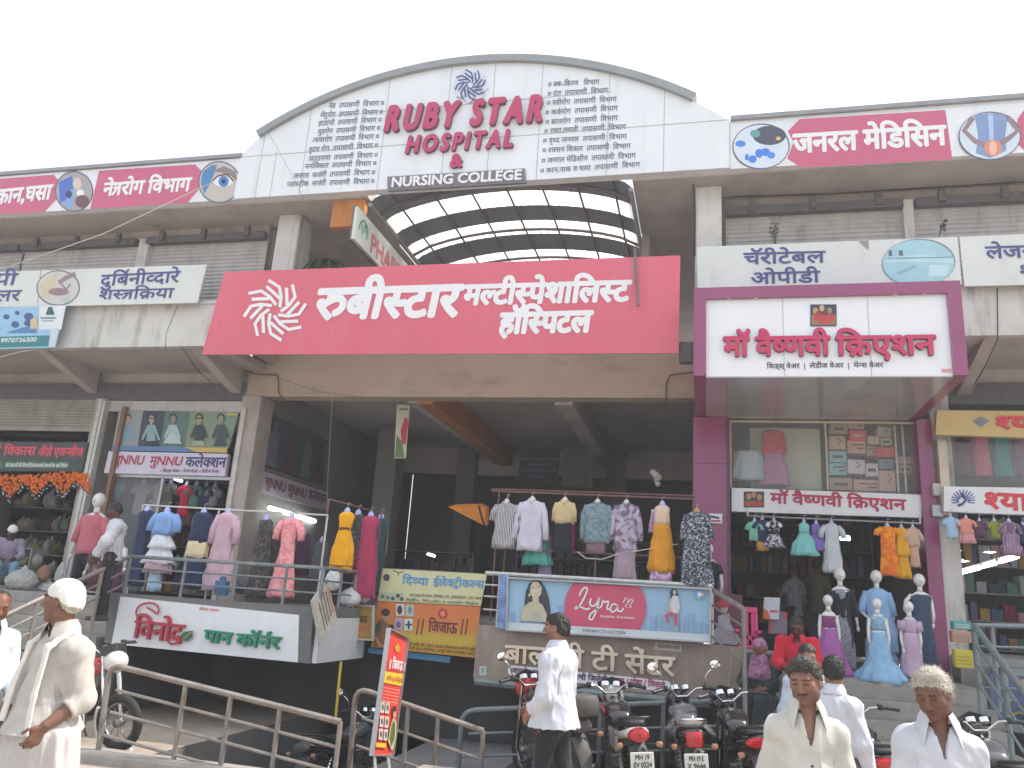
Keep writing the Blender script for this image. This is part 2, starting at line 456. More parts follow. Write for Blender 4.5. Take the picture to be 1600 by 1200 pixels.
# roof slabs and fascias
mb = MB(); mb.box(XL, -5.74, 11.5, 13.4, 8.52, 8.70); mb.box(-1.15, XR, 11.5, 13.4, 8.52, 8.70)
mb.box(XL, -8.4, 13.4, 20, 8.5, 8.7); mb.box(.3, XR, 13.4, 20, 8.5, 8.7)
mb.box(-8.4, -5.9, 13.4, 22, 8.53, 8.72); mb.box(-1.12, .3, 13.4, 22, 8.53, 8.72)
bp('roof_slab', mb, SOFF)
mb = MB(); mb.box(XL, AXL, 11.36, 11.5, 8.545, 9.40); mb.box(AXR, XR, 11.36, 11.5, 8.545, 9.38)
bp('fascia', mb, WHITE)
mb = MB(); mb.box(XL, AXL + .02, 11.30, 11.52, 9.40, 9.47); mb.box(AXR + .02, XR, 11.30, 11.52, 9.38, 9.45)
bp('fascia_cap', mb, TRIM)
# arch panel
AC, AR, ATOP = -4.07, 7.25, 10.95
def arcz(x, r=AR): return ATOP - AR + math.sqrt(r * r - (x - AC) ** 2)
xs = np.linspace(-7.95, -.20, 40)
poly = [(AXL, 8.545), (AXR, 8.545), (AXR, 9.38), (.05, 9.62), (-.2, arcz(-.2) - .04)] + [(x, arcz(x) - .04) for x in xs[::-1][1:]] + [(-8.12, 9.62), (AXL, 9.42)]
mb = MB(); mb.prism(poly, (0, 11.5, 0), UX, UZ, .18)
arch = bp('arch_panel', mb, WHITE)
mb = MB()
sy = 11.318
for x in (-7.85, -6.98, -5.5, -4.35, -3.55, -2.7, -1.55, -.65, -7.55):
    t = (arcz(x) if -7.95 < x < -.2 else 9.5) - .06
    b0 = 8.55
    if x == -7.55: t = 9.45
    mb.box(x - .006, x + .006, sy - .002, sy + .004, b0, t)
mb.box(AXL, AXR, sy - .003, sy + .003, 9.385, 9.397); mb.box(-6.6, -1.5, sy - .003, sy + .003, 10.09, 10.10)
mb.build('panel_seam', SEAM, arch)
mb = MB(); rings = []
for x in np.linspace(-7.97, -.18, 48):
    z = arcz(x); nx, nz = (x - AC) / AR, (z - (ATOP - AR)) / AR
    def q(d, y): return (x + nx * d, y, z + nz * d)
    rings.append([q(-.06, 11.24), q(-.06, 11.62), q(.07, 11.62), q(.07, 11.24)])
mb.loft(rings); bp('arch_trim', mb, TRIM)
# vault over the central hall
VX0, VX1, VS, VR = -5.68, -1.17, 8.42, .46
def vz(x):
    t = (x - (VX0 + VX1) / 2) / ((VX1 - VX0) / 2); return VS + VR * (1 - t * t) ** .7 if abs(t) < 1 else VS
VD = mat('roof_sheet_grey', (.22, .245, .265), rough=.45, metal=.2, var=.15)
VL = bpy.data.materials.new('roof_sheet_clear'); VL.use_nodes = True
_t = VL.node_tree; _t.nodes.clear()
_o = _t.nodes.new('ShaderNodeOutputMaterial'); _tr = _t.nodes.new('ShaderNodeBsdfTranslucent'); _tp = _t.nodes.new('ShaderNodeBsdfTransparent'); _mx = _t.nodes.new('ShaderNodeMixShader')
_tc = _t.nodes.new('ShaderNodeTexCoord'); _w = _t.nodes.new('ShaderNodeTexWave'); _w.bands_direction = 'X'; _w.inputs['Scale'].default_value = 2.2; _w.inputs['Distortion'].default_value = .3
_cr = _t.nodes.new('ShaderNodeValToRGB'); _cr.color_ramp.elements[0].color = (.62, .48, .36, 1); _cr.color_ramp.elements[1].color = (.97, .94, .88, 1); _cr.color_ramp.elements[1].position = .35
_t.links.new(_tc.outputs['Object'], _w.inputs['Vector']); _t.links.new(_w.outputs['Fac'], _cr.inputs['Fac']); _t.links.new(_cr.outputs[0], _tr.inputs['Color'])
_tp.inputs['Color'].default_value = (.95, .93, .9, 1)
_mx.inputs[0].default_value = .22; _t.links.new(_tr.outputs[0], _mx.inputs[1]); _t.links.new(_tp.outputs[0], _mx.inputs[2]); _t.links.new(_mx.outputs[0], _o.inputs[0])
VROOF = bp('vault_roof', (lambda m: (m.tube([(VX0, 11.5, VS - .05), (VX0, 24, VS - .05)], .04), m.tube([(VX1, 11.5, VS - .05), (VX1, 24, VS - .05)], .04))[0])(MB()), TRIM)
ed = [11.5, 12.22, 12.75, 13.34, 13.90, 14.62, 15.25, 15.95, 16.6, 17.3, 17.95, 18.65, 19.3, 24]
vx = np.linspace(VX0, VX1, 49)
for i in range(len(ed) - 1):
    mb = MB(); rows = []
    for y in (ed[i], ed[i + 1]):
        rows.append([(x, y, vz(x) + (.004 * (k % 2))) for k, x in enumerate(vx)])
    mb.loft(rows, cap=False, closed=False)
    mb.build('clear_sheet' if i % 2 else 'grey_sheet', VL if i % 2 else VD, VROOF)
mb = MB()
for x in np.linspace(VX0 + .35, VX1 - .3, 7): mb.tube([(x, 11.55, vz(x) - .035), (x, 24, vz(x) - .035)], .022, 6)
for y in (13.62, 11.9, 14.9, 16.3): mb.tube([(x, y, vz(x) - .045) for x in vx[::4]], .03, 6)
mb.build('purlin', DARKSTEEL, VROOF)
# upper storey walls, columns, shutters
mb = MB()
mb.box(XL, -8.1, 12.3, 12.45, 8.18, 8.515); mb.box(.3, XR, 12.3, 12.45, 8.18, 8.515)
mb.box(-8.9, -8.25, 21.8, 22, 6, 8.5)
bp('upper_wall', mb, PLASTER2)
mb = MB(); mb.box(-1.14, -1.0, 13.4, 22, 6.0, 8.52); mb.box(-8.2, -8.05, 12.45, 22, 6, 8.5); mb.box(-8.2, -1.1, 22, 22.2, 6, 9.2); bp('hall_wall', mb, PLASTER2)
mb = MB()
for a, b in ((428, 462),):
    x0, x1 = P(a, 390, 11.95)[0], P(b, 390, 11.95)[0]; mb.bbox(x0, x1, 11.95, 12.45, 6.0, 8.515, .015)
for a, b in ((1086, 1128),):
    x0, x1 = P(a, 340, 11.8)[0], P(b, 340, 11.8)[0]; mb.bbox(x0, x1, 11.8, 12.45, 6.0, 8.515, .015)
bp('upper_column', mb, PLASTER)
mb = MB()
for a, b in ((221, 236), (1414, 1430), (-250, -225)):
    x0, x1 = P(a, 370, 12.2)[0], P(b, 370, 12.2)[0]; mb.box(x0, x1, 12.18, 12.4, 6.0, 8.3)
bp('shutter_post', mb, PLASTER)
def shutter(x0, x1, y, z0, z1, parent, m=SHUT, pitch=.075, name='rolling_shutter'):
    mb = MB(); n = max(2, int((z1 - z0) / pitch)); prof = []
    for i in range(n):
        za = z0 + (z1 - z0) * i / n; zb = z0 + (z1 - z0) * (i + 1) / n
        prof += [(y, za), (y - .018, za + (zb - za) * .30), (y - .018, za + (zb - za) * .70), (y, zb - .004)]
    mb.loft([[(x0, q[0], q[1]) for q in prof], [(x1, q[0], q[1]) for q in prof]], cap=False, closed=False)
    mb.box(x0, x1, y - .04, y - .02, z0 - .05, z0 + .03)
    return mb.build(name, m, parent)
for a, b in ((-220, 42), (45, 221), (236, 420), (1134, 1414), (1430, 1720)):
    x0, x1 = P(a, 370, 12.28)[0], P(b, 370, 12.28)[0]
    sh = shutter(x0, x1, 12.30, 6.1, 8.20, BLD)
    mb = MB(); mb.box(x0 + .02, x1 - .02, 12.14, 12.27, 8.17, 8.31)
    for t in (.15, .5, .86):
        xx = x0 + (x1 - x0) * t; mb.box(xx - .045, xx + .045, 12.08, 12.16, 8.20, 8.40)
    mb.build('shutter_box', DARKSTEEL, sh)
# first floor slab, parapet
mb = MB(); mb.box(XL, -8.3, 11.75, 13.3, 5.86, 6.0); mb.box(.0, XR, 11.75, 13.3, 5.86, 6.0)
mb.box(XL, -8.6, 13.32, 22, 5.64, 5.98); mb.box(-.1, XR, 13.3, 22, 5.6, 5.98); mb.box(-8.6, -.1, 13.5, 22, 5.75, 5.99)
bp('floor_slab', mb, SOFF)
mb = MB(); mb.box(XL, -8.32, 11.6, 11.74, 5.845, 6.63); mb.box(-.03, XR, 11.6, 11.74, 5.845, 6.63)
bp('parapet', mb, PLASTER)
mb = MB(); mb.box(XL, -8.32, 11.57, 11.76, 6.63, 6.69); mb.box(-.03, XR, 11.57, 11.76, 6.63, 6.69); bp('parapet_coping', mb, PLASTER)
mb = MB(); mb.box(-8.62, -.12, 13.2, 13.5, 5.35, 6.35); mb.box(-8.62, -.12, 13.17, 13.2, 5.35, 5.41)
bp('hall_beam', mb, BEAM)
# slanting brackets under the balcony
mb = MB()
for x in (-12.15, -8.85, -15.4, 3.9):
    mb.prism([(11.75, 5.86), (13.2, 5.86), (13.2, 5.42), (12.9, 5.5)], (x - .1, 0, 0), (0, 1, 0), (0, 0, 1), .2)
bp('balcony_bracket', mb, SOFF)
mb = MB(); mb.box(XL, -8.62, 13.2, 13.5, 5.27, 5.62); mb.box(3.5, XR, 13.2, 13.5, 5.27, 5.62); bp('shopfront_beam', mb, DARKSTEEL)
# columns at ground level
LCX0, LCX1 = P(384, 640, 13.2)[0], P(410, 640, 13.2)[0]
mb = MB(); mb.bbox(LCX0 - .05, LCX1, 13.1, 13.6, 0, 5.35, .015); mb.bbox(-11.98, -11.70, 13.15, 13.6, 0, 5.3, .015); mb.bbox(-15.2, -14.9, 13.15, 13.6, 0, 5.3, .01)
bp('column', mb, PLASTER2)
mb = MB(); mb.bbox(3.34, 3.62, 13.0, 13.5, 0, 5.6, .015); bp('column', mb, PLASTER)
# hall: floor, ceiling beams, inner walls
mb = MB(); mb.box(-8.2, -.05, 11.62, 24, 1.30, 1.55); mb.box(XL, -8.2, 11.9, 24, 1.25, 1.53); mb.box(.05, 3.36, 12.6, 24, .9, 1.178); mb.box(3.38, XR, 12.6, 24, 1.25, 1.55)
bp('ground_floor_slab', mb, CONC)
mb = MB(); mb.box(-5.22, -4.92, 13.5, 22, 5.30, 5.75); bp('orange_beam', mb, ORANGE)
mb = MB(); mb.box(-5.40, -5.22, 13.5, 22, 5.32, 5.75); mb.box(-2.62, -2.3, 13.5, 22, 5.30, 5.75); mb.box(-8.2, -.2, 20, 20.3, 5.05, 5.76); bp('ceiling_beam', mb, SOFF)
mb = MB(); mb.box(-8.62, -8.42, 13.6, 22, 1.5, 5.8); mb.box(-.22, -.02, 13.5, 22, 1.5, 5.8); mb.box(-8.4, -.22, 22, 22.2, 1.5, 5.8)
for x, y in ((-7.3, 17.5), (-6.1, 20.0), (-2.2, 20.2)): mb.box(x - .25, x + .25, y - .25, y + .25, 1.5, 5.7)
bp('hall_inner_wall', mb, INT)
# shop partition walls and backs
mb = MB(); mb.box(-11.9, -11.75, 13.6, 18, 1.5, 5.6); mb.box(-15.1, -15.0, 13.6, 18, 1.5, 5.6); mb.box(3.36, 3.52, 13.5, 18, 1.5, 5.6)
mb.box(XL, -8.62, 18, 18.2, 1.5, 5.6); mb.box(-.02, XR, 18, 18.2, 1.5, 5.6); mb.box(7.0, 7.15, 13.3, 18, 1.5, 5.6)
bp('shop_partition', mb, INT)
mb = MB(); mb.box(7.2, XR, 13.3, 13.5, 0, 5.3); mb.box(XL, -15.2, 13.3, 13.5, 0, 5.3); bp('end_wall', mb, PLASTER2)
# basement front
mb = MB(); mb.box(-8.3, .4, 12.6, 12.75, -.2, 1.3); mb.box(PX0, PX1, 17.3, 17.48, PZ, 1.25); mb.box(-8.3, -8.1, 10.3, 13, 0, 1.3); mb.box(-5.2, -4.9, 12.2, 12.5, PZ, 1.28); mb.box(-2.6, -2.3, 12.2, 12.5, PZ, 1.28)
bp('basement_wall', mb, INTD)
mb = MB(); mb.box(XL, -8.25, 11.9, 12.0, 0, 1.25); mb.box(3.38, XR, 12.6, 12.7, 0, 1.25); bp('plinth', mb, CONC)

# decks and stairs
mb = MB(); mb.box(-8.22, -4.96, 10.02, 11.95, 1.36, 1.57); mb.box(-8.25, -4.93, 9.98, 10.06, 1.50, 1.63); mb.box(-5.02, -4.93, 10.06, 11.6, 1.50, 1.63)
DECK = tag(mb.build('deck', CONCD), 'grey concrete deck carrying the hanging dresses above the white corner signboard', 'deck')
mb = MB(); n = 9
for i in range(n): mb.box(-11.6, -8.27, 7.9 + .42 * i, 12.0 - .0 * i, .17 * i, .17 * (i + 1) - .004)
tag(mb.build('left_staircase', CONC), 'concrete steps climbing to the left shop with white bundles', 'stairs').name = 'staircase'
mb = MB(); n = 6
for i in range(n): mb.box(.6 + .0 * i, 3.35, 9.7 + .36 * i, 12.6, .197 * i, .197 * (i + 1) - .004)
mb.box(.6, 3.3, 11.6, 12.6, 1.16, 1.20)
tag(mb.build('staircase', CONC), 'wide concrete steps below the gown mannequins', 'stairs')
mb = MB()
for i in range(7): mb.box(3.75, 6.6, 9.6 + .4 * i, 12.6, .21 * i, .21 * (i + 1) - .004)
tag(mb.build('staircase', CONC), 'concrete steps at the right edge beside the yellow carton', 'stairs')
mb = MB()
for i in range(7): mb.box(-3.8, -2.4, 9.2 + .38 * i, 12.0, PZ + .2 * (6 - i) , PZ + .2 * (7 - i) - .004)
tag(mb.build('staircase', CONCD), 'dark steps going down into the basement court', 'stairs')
# ------------------------------------------------------------------ planes seen through pixels, flat prints, sign boards
class Pl:
    def __init__(s, pt, n): s.p = np.array(pt, float); s.n = np.array(n, float) / np.linalg.norm(n)
    def at(s, px, py):
        d = ray(px, py); return EYE + d * (np.dot(s.p - EYE, s.n) / np.dot(d, s.n))
def plY(Y): return Pl((0, Y, 0), (0, -1, 0))
def ink(r, g, b, k=.92, rough=.5):
    return mat('ink_%d_%d_%d' % (r, g, b), c8(r, g, b, k), rough=rough, var=.07, vs=3)
class Print:
    """flat printed shapes given as pixel polygons of the photograph, laid on a real plane"""
    def __init__(s, pl, lift=.003): s.pl = pl if isinstance(pl, Pl) else plY(pl); s.mb = MB(); s.ms = []; s.z = lift
    def _mi(s, m):
        if m not in s.ms: s.ms.append(m)
        return s.ms.index(m)
    def poly(s, pts, m):
        q = [s.pl.at(*p) + s.pl.n * s.z for p in pts]; s.z += .0007
        a = sum(pts[i][0] * pts[(i + 1) % len(pts)][1] - pts[(i + 1) % len(pts)][0] * pts[i][1] for i in range(len(pts)))
        if a > 0: q = q[::-1]
        s.mb.add(q, [tuple(range(len(q)))], s._mi(m)); return s
    def ell(s, cx, cy, rx, ry, m, n=28, rot=0.0):
        c, d = math.cos(rot), math.sin(rot)
        return s.poly([(cx + rx * math.cos(t) * c - ry * math.sin(t) * d, cy + rx * math.cos(t) * d + ry * math.sin(t) * c) for t in np.linspace(0, 2 * math.pi, n, endpoint=False)], m)
    def rect(s, x0, y0, x1, y1, m): return s.poly([(x0, y0), (x1, y0), (x1, y1), (x0, y1)], m)
    def line(s, pts, w, m):
        if len(pts) >= 6:                                      # smooth hand-drawn strokes
            p = [np.array(q, float) for q in pts]; p = [2 * p[0] - p[1]] + p + [2 * p[-1] - p[-2]]; pts = []
            for i in range(1, len(p) - 2):
                for t in (0, .25, .5, .75):
                    a, b, c, d = p[i - 1:i + 3]; pts.append(.5 * (2 * b + (c - a) * t + (2 * a - 5 * b + 4 * c - d) * t * t + (3 * b - a - 3 * c + d) * t ** 3))
            pts.append(p[-2])
        V, F = strip(pts, w)
        q = [s.pl.at(*p) + s.pl.n * s.z for p in V]; s.z += .0007
        s.mb.add(q, [f[::-1] for f in F], s._mi(m)); return s
    def build(s, name, parent): return s.mb.build(name, s.ms, parent)
def slab(mb, pl, quad, th, mi=0):
    """box whose front face is the pixel quad (lt, rt, rb, lb) on plane pl"""
    f = [pl.at(*p) for p in quad]; b = [p - pl.n * th for p in f]
    mb.add(f + b, [(0, 3, 2, 1), (4, 5, 6, 7), (0, 1, 5, 4), (1, 2, 6, 5), (2, 3, 7, 6), (3, 0, 4, 7)], mi)
def frame(mb, pl, quad, w, th, mi=0):
    """four bars butted along the edge of a quad"""
    f = [pl.at(*p) for p in quad]
    for i in range(4):
        a, b = f[i], f[(i + 1) % 4]; d = (b - a) / np.linalg.norm(b - a)
        mb.obox((a + b) / 2 + pl.n * .004, [d, np.cross(pl.n, d), pl.n], [np.linalg.norm(b - a) / 2 + (w / 2 if i % 2 == 0 else -w / 2), w / 2, th / 2], mi)
def sign(name, label, pl, quad, m, th=.05, fr=None, frw=.03, group=None, cat='sign'):
    if not isinstance(pl, Pl): pl = plY(pl)
    c = sum(pl.at(*p) for p in quad) / 4
    t = thing(name, label, cat, c, group=group)
    mb = MB(); slab(mb, pl, quad, th); mb.build('board', m, t)
    if fr: mb = MB(); frame(mb, pl, quad, frw, th + .03); mb.build('frame', fr, t)
    return t
def ptext(parent, s, pl, L, Rr, h, m, off=.02, ext=0.0, shear=0.0, side=None, fit=True, align='fit', name='lettering', lift=.006, ref=None, track=0.0):
    if not isinstance(pl, Pl): pl = plY(pl)
    a, b, t = pl.at(*L), pl.at(*Rr), pl.at(L[0], L[1] - h)
    w = np.linalg.norm(b - a); ux = (b - a) / w; uy = np.cross(pl.n, ux)
    hh = float(np.dot(t - a, uy))
    O = a if align == 'fit' else ((a + b) / 2 if align == 'center' else b)
    return lettering(name, s, m, parent, O, ux, uy, w if fit else None, hh, off, ext, shear, side=side, align=align, lift=lift, ref=ref, track=track)
def burst(pr, cx, cy, r, m, n=8, ph=0.0, sq=1.0, w=.105):
    """pinwheel of eight bent arms, each a long bent stripe with a shorter parallel one inside"""
    for k in range(n):
        f = R(35) + ph + 2 * math.pi * k / n
        for L_ in (((.18, -46), (.48, -14), (.77, 0), (1.0, 22)), ((.42, -10), (.82, 29))):
            pr.line([(cx + r * sq * q * math.cos(f + R(d)), cy - r * q * math.sin(f + R(d))) for q, d in L_], w * r, m)
ALU = mat('sign_frame_alu', (.42, .43, .44), rough=.35, metal=.6, var=.1)
VINYL = mat('white_vinyl', (.72, .745, .77), rough=.42, var=.06, vs=1.5, stain=(.52, .50, .46), stain_amt=.4, stain_scale=(3, 3, .4), bump=.3, bs=2.5)
CREAM = mat('cream_vinyl', (.64, .665, .635), rough=.4, var=.06, vs=1.2, stain=(.42, .40, .33), stain_amt=.4)
REDV = mat('red_vinyl', c8(200, 90, 124, .95), rough=.38, var=.06, vs=.8)
ROSE = mat('rose_vinyl', c8(216, 98, 116, .97), rough=.42, var=.08, vs=.6, stain=c8(200, 128, 140), stain_amt=.45, stain_scale=(2.6, 2.6, .22), bump=.5, bs=2.2)
INKW = mat('ink_white', (.78, .79, .80), rough=.45, var=.04)
INKN = mat('ink_navy', c8(70, 72, 130), rough=.45, var=.08)
INKG = mat('ink_grey', c8(98, 104, 120), rough=.5, var=.1)
RUBY = mat('ruby_letter', c8(186, 50, 98, .95), rough=.35, var=.07); RUBYS = mat('ruby_letter_side', c8(120, 50, 80), rough=.5)

# ---- arch lettering (each raised word is its own thing on the panel)
YA = 11.32
t = thing('hospital_name_sign', 'large raised ruby red English hospital lettering on the white arch', 'sign', P(725, 210, YA))
ptext(t, 'RUBY STAR', YA, (601, 207), (846, 191), 38, RUBY, .048, .07, .10, RUBYS, track=.19)
ptext(t, 'HOSPITAL', YA, (634, 241), (801, 231), 26, RUBY, .046, .06, .10, RUBYS, track=.17)
ptext(t, '&', YA, (704, 263), (722, 262), 20, RUBY, .055, .05, 0, RUBYS)
t = sign('college_sign', 'grey strip board reading nursing college in white letters below the ampersand', YA - .03, [(605, 276), (820, 263), (822, 285), (606, 298)], mat('grey_strip', c8(120, 116, 124), var=.1), .05)
ptext(t, 'NURSING COLLEGE', YA - .03, (611, 293), (815, 281), 15, INKW, .03, .02)
t = thing('star_emblem', 'raised blue and white pinwheel star emblem at the top of the arch', 'emblem', P(735, 134, YA))
pe = plY(YA - .04); cx, cy = 735, 133
pts = []
for k in range(16):
    a = math.pi * k / 8 + .12; rr = 28 if k % 2 == 0 else 22; pts.append((cx + rr * math.cos(a), cy + rr * math.sin(a)))
mb = MB(); fr_ = [pe.at(*p) for p in pts]; bk = [p + np.array([0, .045, 0]) for p in fr_]; n = len(pts)
mb.add(fr_ + bk, [tuple(range(n))[::-1] if False else tuple(range(n))] + [(i, n + i, n + (i + 1) % n, (i + 1) % n) for i in range(n)]); mb.build('backing', mat('emblem_back', c8(205, 212, 225), var=.05), t)
pr = Print(pe, .004); burst(pr, cx, cy, 25, ink(66, 84, 140), ph=.1, w=.10); pr.build('star', t)
LL = ['नेत्र  तपासणी  विभाग ¤', 'मेंदुरोग  तपासणी  विभाग ¤', 'हाडांची  तपासणी  विभाग ¤', 'मुत्ररोग  तपासणी  विभाग ¤', 'त्वचारोग  तपासणी  विभाग ¤', 'हृदय रोग  तपासणी  विभाग ¤', 'लठ्ठपणा  तपासणी  विभाग ¤', 'मनोविकार  तपासणी  विभाग ¤', 'जनरल  सर्जरी  तपासणी  विभाग ¤', 'प्लास्टीक  सर्जरी  तपासणी  विभाग ¤']
LC = [(513, 600, 169.5, 165), (500, 598, 184, 179), (497, 596, 197, 191), (496, 594, 210, 204), (488, 592, 223, 217), (482, 591, 238, 231), (482, 590, 252, 246), (476, 588, 264, 259), (458, 586, 279, 273), (448, 585, 292, 287)]
RL = ['¤ क्ष–किरण   विभाग', '¤ दंत  तपासणी  विभाग', '¤ स्त्रीरोग  तपासणी  विभाग', '¤ कर्करोग  तपासणी  विभाग', '¤ बालरोग  तपासणी  विभाग', '¤ रक्त,लघवी  तपासणी  विभाग', '¤ वृध्द जनरल  तपासणी  विभाग', '¤ श्वसन विकार  तपासणी  विभाग', '¤ जनरल मेडिसीन  तपासणी  विभाग', '¤ कान,नाक व घसा  तपासणी  विभाग']
RC = [(856, 936, 136, 132), (855, 950, 151, 145), (854, 963, 165, 159), (852, 965, 180, 173), (852, 965, 195, 188), (850, 978, 209, 202), (848, 979, 224, 217), (847, 985, 239, 232), (846, 993, 255, 247), (844, 1000, 271, 261)]
for lab, T_, C_ in (('ten grey lines of Marathi department names left of the ruby letters', LL, LC), ('ten grey lines of Marathi department names right of the ruby letters', RL, RC)):
    t = thing('department_list', lab, 'lettering', P(C_[5][0] + 50, C_[5][2], YA), group='department lists on the arch')
    for s_, (a, b, ya, yb) in zip(T_, C_): ptext(t, s_, YA, (a, ya), (b, yb), 7.3, INKG, .009)

# ---- top band signs
def photo_disc(pr, cx, cy, rx, ry, rim, parts, rot=-.06):
    pr.ell(cx, cy, rx + 2, ry + 2, rim, rot=rot)
    for p in parts:
        if p[0] == 'e': pr.ell(*p[1:5], ink(*p[6]))
        elif p[0] == 'p': pr.poly(p[1], ink(*p[2]))
        elif p[0] == 'l': pr.line(p[1], p[2], ink(*p[3]))
RIM = ink(90, 100, 115)
YT = 11.345
t = sign('department_band', 'white and red band sign with an eye picture on the left roof fascia', YT, [(-260, 296), (378, 247), (378, 311), (-260, 352)], VINYL, .012)
pr = Print(YT)
pr.poly([(-120, 289), (84, 273), (97, 288), (88, 312), (70, 331), (-120, 343)], REDV)
pr.poly([(155, 267), (305, 257), (316, 268), (311, 296), (293, 317), (141, 327)], REDV)
photo_disc(pr, 116, 299, 28, 30, RIM, [('e', 116, 299, 28, 30, 0, (170, 165, 165)), ('p', [(92, 285), (112, 275), (118, 290), (104, 312), (94, 318)], (70, 110, 200)), ('p', [(104, 300), (112, 296), (116, 304), (112, 325), (103, 324)], (120, 170, 230)), ('e', 121, 287, 7, 9, 0, (220, 200, 185)), ('e', 126, 302, 6, 6, 0, (235, 235, 235)), ('e', 129, 315, 11, 10, 0, (110, 75, 75)), ('e', 108, 304, 5, 6, 0, (40, 50, 90))])
photo_disc(pr, 343, 285, 31, 31, RIM, [('e', 343, 285, 31, 31, 0, (196, 188, 180)), ('p', [(314, 285), (318, 268), (332, 258), (340, 258), (330, 285), (320, 304)], (70, 130, 185)), ('p', [(332, 268), (350, 260), (368, 268), (372, 285), (362, 276), (345, 270)], (140, 120, 120)), ('e', 349, 284, 16, 8, 0, (225, 235, 240)), ('e', 350, 284, 8, 8.5, 0, (60, 130, 190)), ('e', 350, 284, 3.4, 3.6, 0, (25, 35, 60)), ('l', [(333, 283), (342, 275), (355, 273), (366, 284)], 2.2, (80, 60, 65))])
pr.build('print', t)
ptext(t, 'कान,घसा', YT, (-8, 319), (78, 311), 21, INKW, .035)
ptext(t, 'नेत्ररोग विभाग', YT, (160, 306), (296, 298), 19, INKW, .035)
t = sign('department_band', 'white and red band sign with a back pain picture on the right roof fascia', YT, [(1141, 194), (1900, 139), (1900, 222), (1141, 264)], VINYL, .012)
pr = Print(YT)
pr.poly([(1249, 186.5), (1477, 172), (1488, 249), (1252, 262), (1230, 248), (1240, 222), (1231, 205)], REDV)
pr.poly([(1590, 186), (1600, 172), (1780, 152), (1780, 228), (1600, 235), (1588, 222)], REDV)
photo_disc(pr, 1189, 229, 43, 34, RIM, [('e', 1189, 229, 43, 34, 0, (214, 226, 240)), ('e', 1202, 212, 26, 15, 0, (70, 74, 92)), ('e', 1180, 209, 8, 6, 0, (100, 165, 160)), ('e', 1157, 225, 8, 5, 0, (70, 140, 225)), ('e', 1186, 240, 6, 7, 0, (60, 130, 225)), ('e', 1196, 238, 7, 6, 0, (60, 130, 230)), ('e', 1176, 249, 6, 6, 0, (60, 130, 230)), ('e', 1205, 243, 6, 5, 0, (70, 140, 235)), ('e', 1216, 217, 4, 3, 0, (220, 190, 120)), ('e', 1167, 246, 3, 5, 0, (60, 130, 230))])
photo_disc(pr, 1546, 213, 47, 36, RIM, [('e', 1546, 213, 47, 36, 0, (210, 225, 236)), ('p', [(1522, 180), (1540, 178), (1558, 178), (1574, 184), (1570, 215), (1572, 236), (1546, 248), (1524, 240), (1528, 214)], (128, 152, 196)), ('p', [(1543, 180), (1551, 180), (1553, 240), (1547, 246)], (170, 200, 235)), ('l', [(1520, 184), (1506, 205), (1524, 222), (1545, 230)], 8, (150, 125, 130)), ('l', [(1574, 184), (1590, 205), (1574, 218), (1556, 230)], 8, (150, 125, 130)), ('e', 1551, 232, 14, 13, 0, (222, 140, 120)), ('e', 1551, 232, 6, 11, 0, (240, 190, 160))])
pr.build('print', t)
ptext(t, 'जनरल मेडिसिन', YT, (1240, 239), (1478, 226), 28, INKW, .035)

# ---- balcony department boards
YB = 11.44
t = sign('outpatient_sign', 'off white board with navy Marathi words and a blue ward picture above the gown shop', YB, [(1089, 386), (1496, 370), (1503, 444), (1090, 450)], CREAM, .03)
ptext(t, 'चॅरीटेबल', YB, (1162, 413), (1289, 410), 17, INKN, .025); ptext(t, 'ओपीडी', YB, (1173, 444), (1281, 441), 17, INKN, .025)
pr = Print(YB)
photo_disc(pr, 1435, 411, 56, 36, ink(130, 150, 160), [('e', 1435, 411, 56, 36, 0, (165, 208, 218)), ('p', [(1384, 402), (1440, 398), (1488, 402), (1490, 412), (1452, 410), (1385, 410)], (190, 222, 228)), ('p', [(1400, 426), (1430, 414), (1432, 418), (1404, 430)], (140, 185, 195)), ('p', [(1452, 414), (1484, 414), (1478, 432), (1450, 432)], (196, 226, 232)), ('p', [(1388, 392), (1393, 391), (1394, 400), (1389, 401)], (90, 100, 120)), ('p', [(1404, 392), (1410, 391), (1411, 400), (1405, 400)], (110, 100, 120)), ('l', [(1384, 404), (1488, 402)], 1.5, (110, 160, 175))])
pr.poly([(1341, 377), (1357, 376), (1357, 391), (1350, 384)], ink(150, 145, 140)); pr.build('print', t)
t = sign('laser_sign', 'off white board cut by the right edge with navy Marathi lettering', YB, [(1499, 370), (1800, 357), (1800, 440), (1507, 447)], CREAM, .03)
ptext(t, 'लेजर', YB, (1541, 404), (1614, 402), 18, INKN, .025); ptext(t, 'शस्त्रक्रिया', YB, (1594, 432), (1714, 429), 17, INKN, .025)
t = sign('surgery_sign', 'off white board with navy Marathi words and a hands picture on the left parapet', YB, [(-200, 432), (323, 413), (308, 473), (-200, 485)], CREAM, .03)
ptext(t, 'दुर्बिनीव्दारे', YB, (156, 447), (279, 441), 16.5, INKN, .022); ptext(t, 'शस्त्रक्रिया', YB, (153, 468), (270, 465), 14, INKN, .022)
ptext(t, 'थेरॅपी', YB, (-52, 446), (24, 445), 17, INKN, .022); ptext(t, 'स्केलर', YB, (-50, 472), (30, 470), 16, INKN, .022)
pr = Print(YB); pr.line([(64, 421), (59, 476)], 1.2, ink(150, 150, 150))
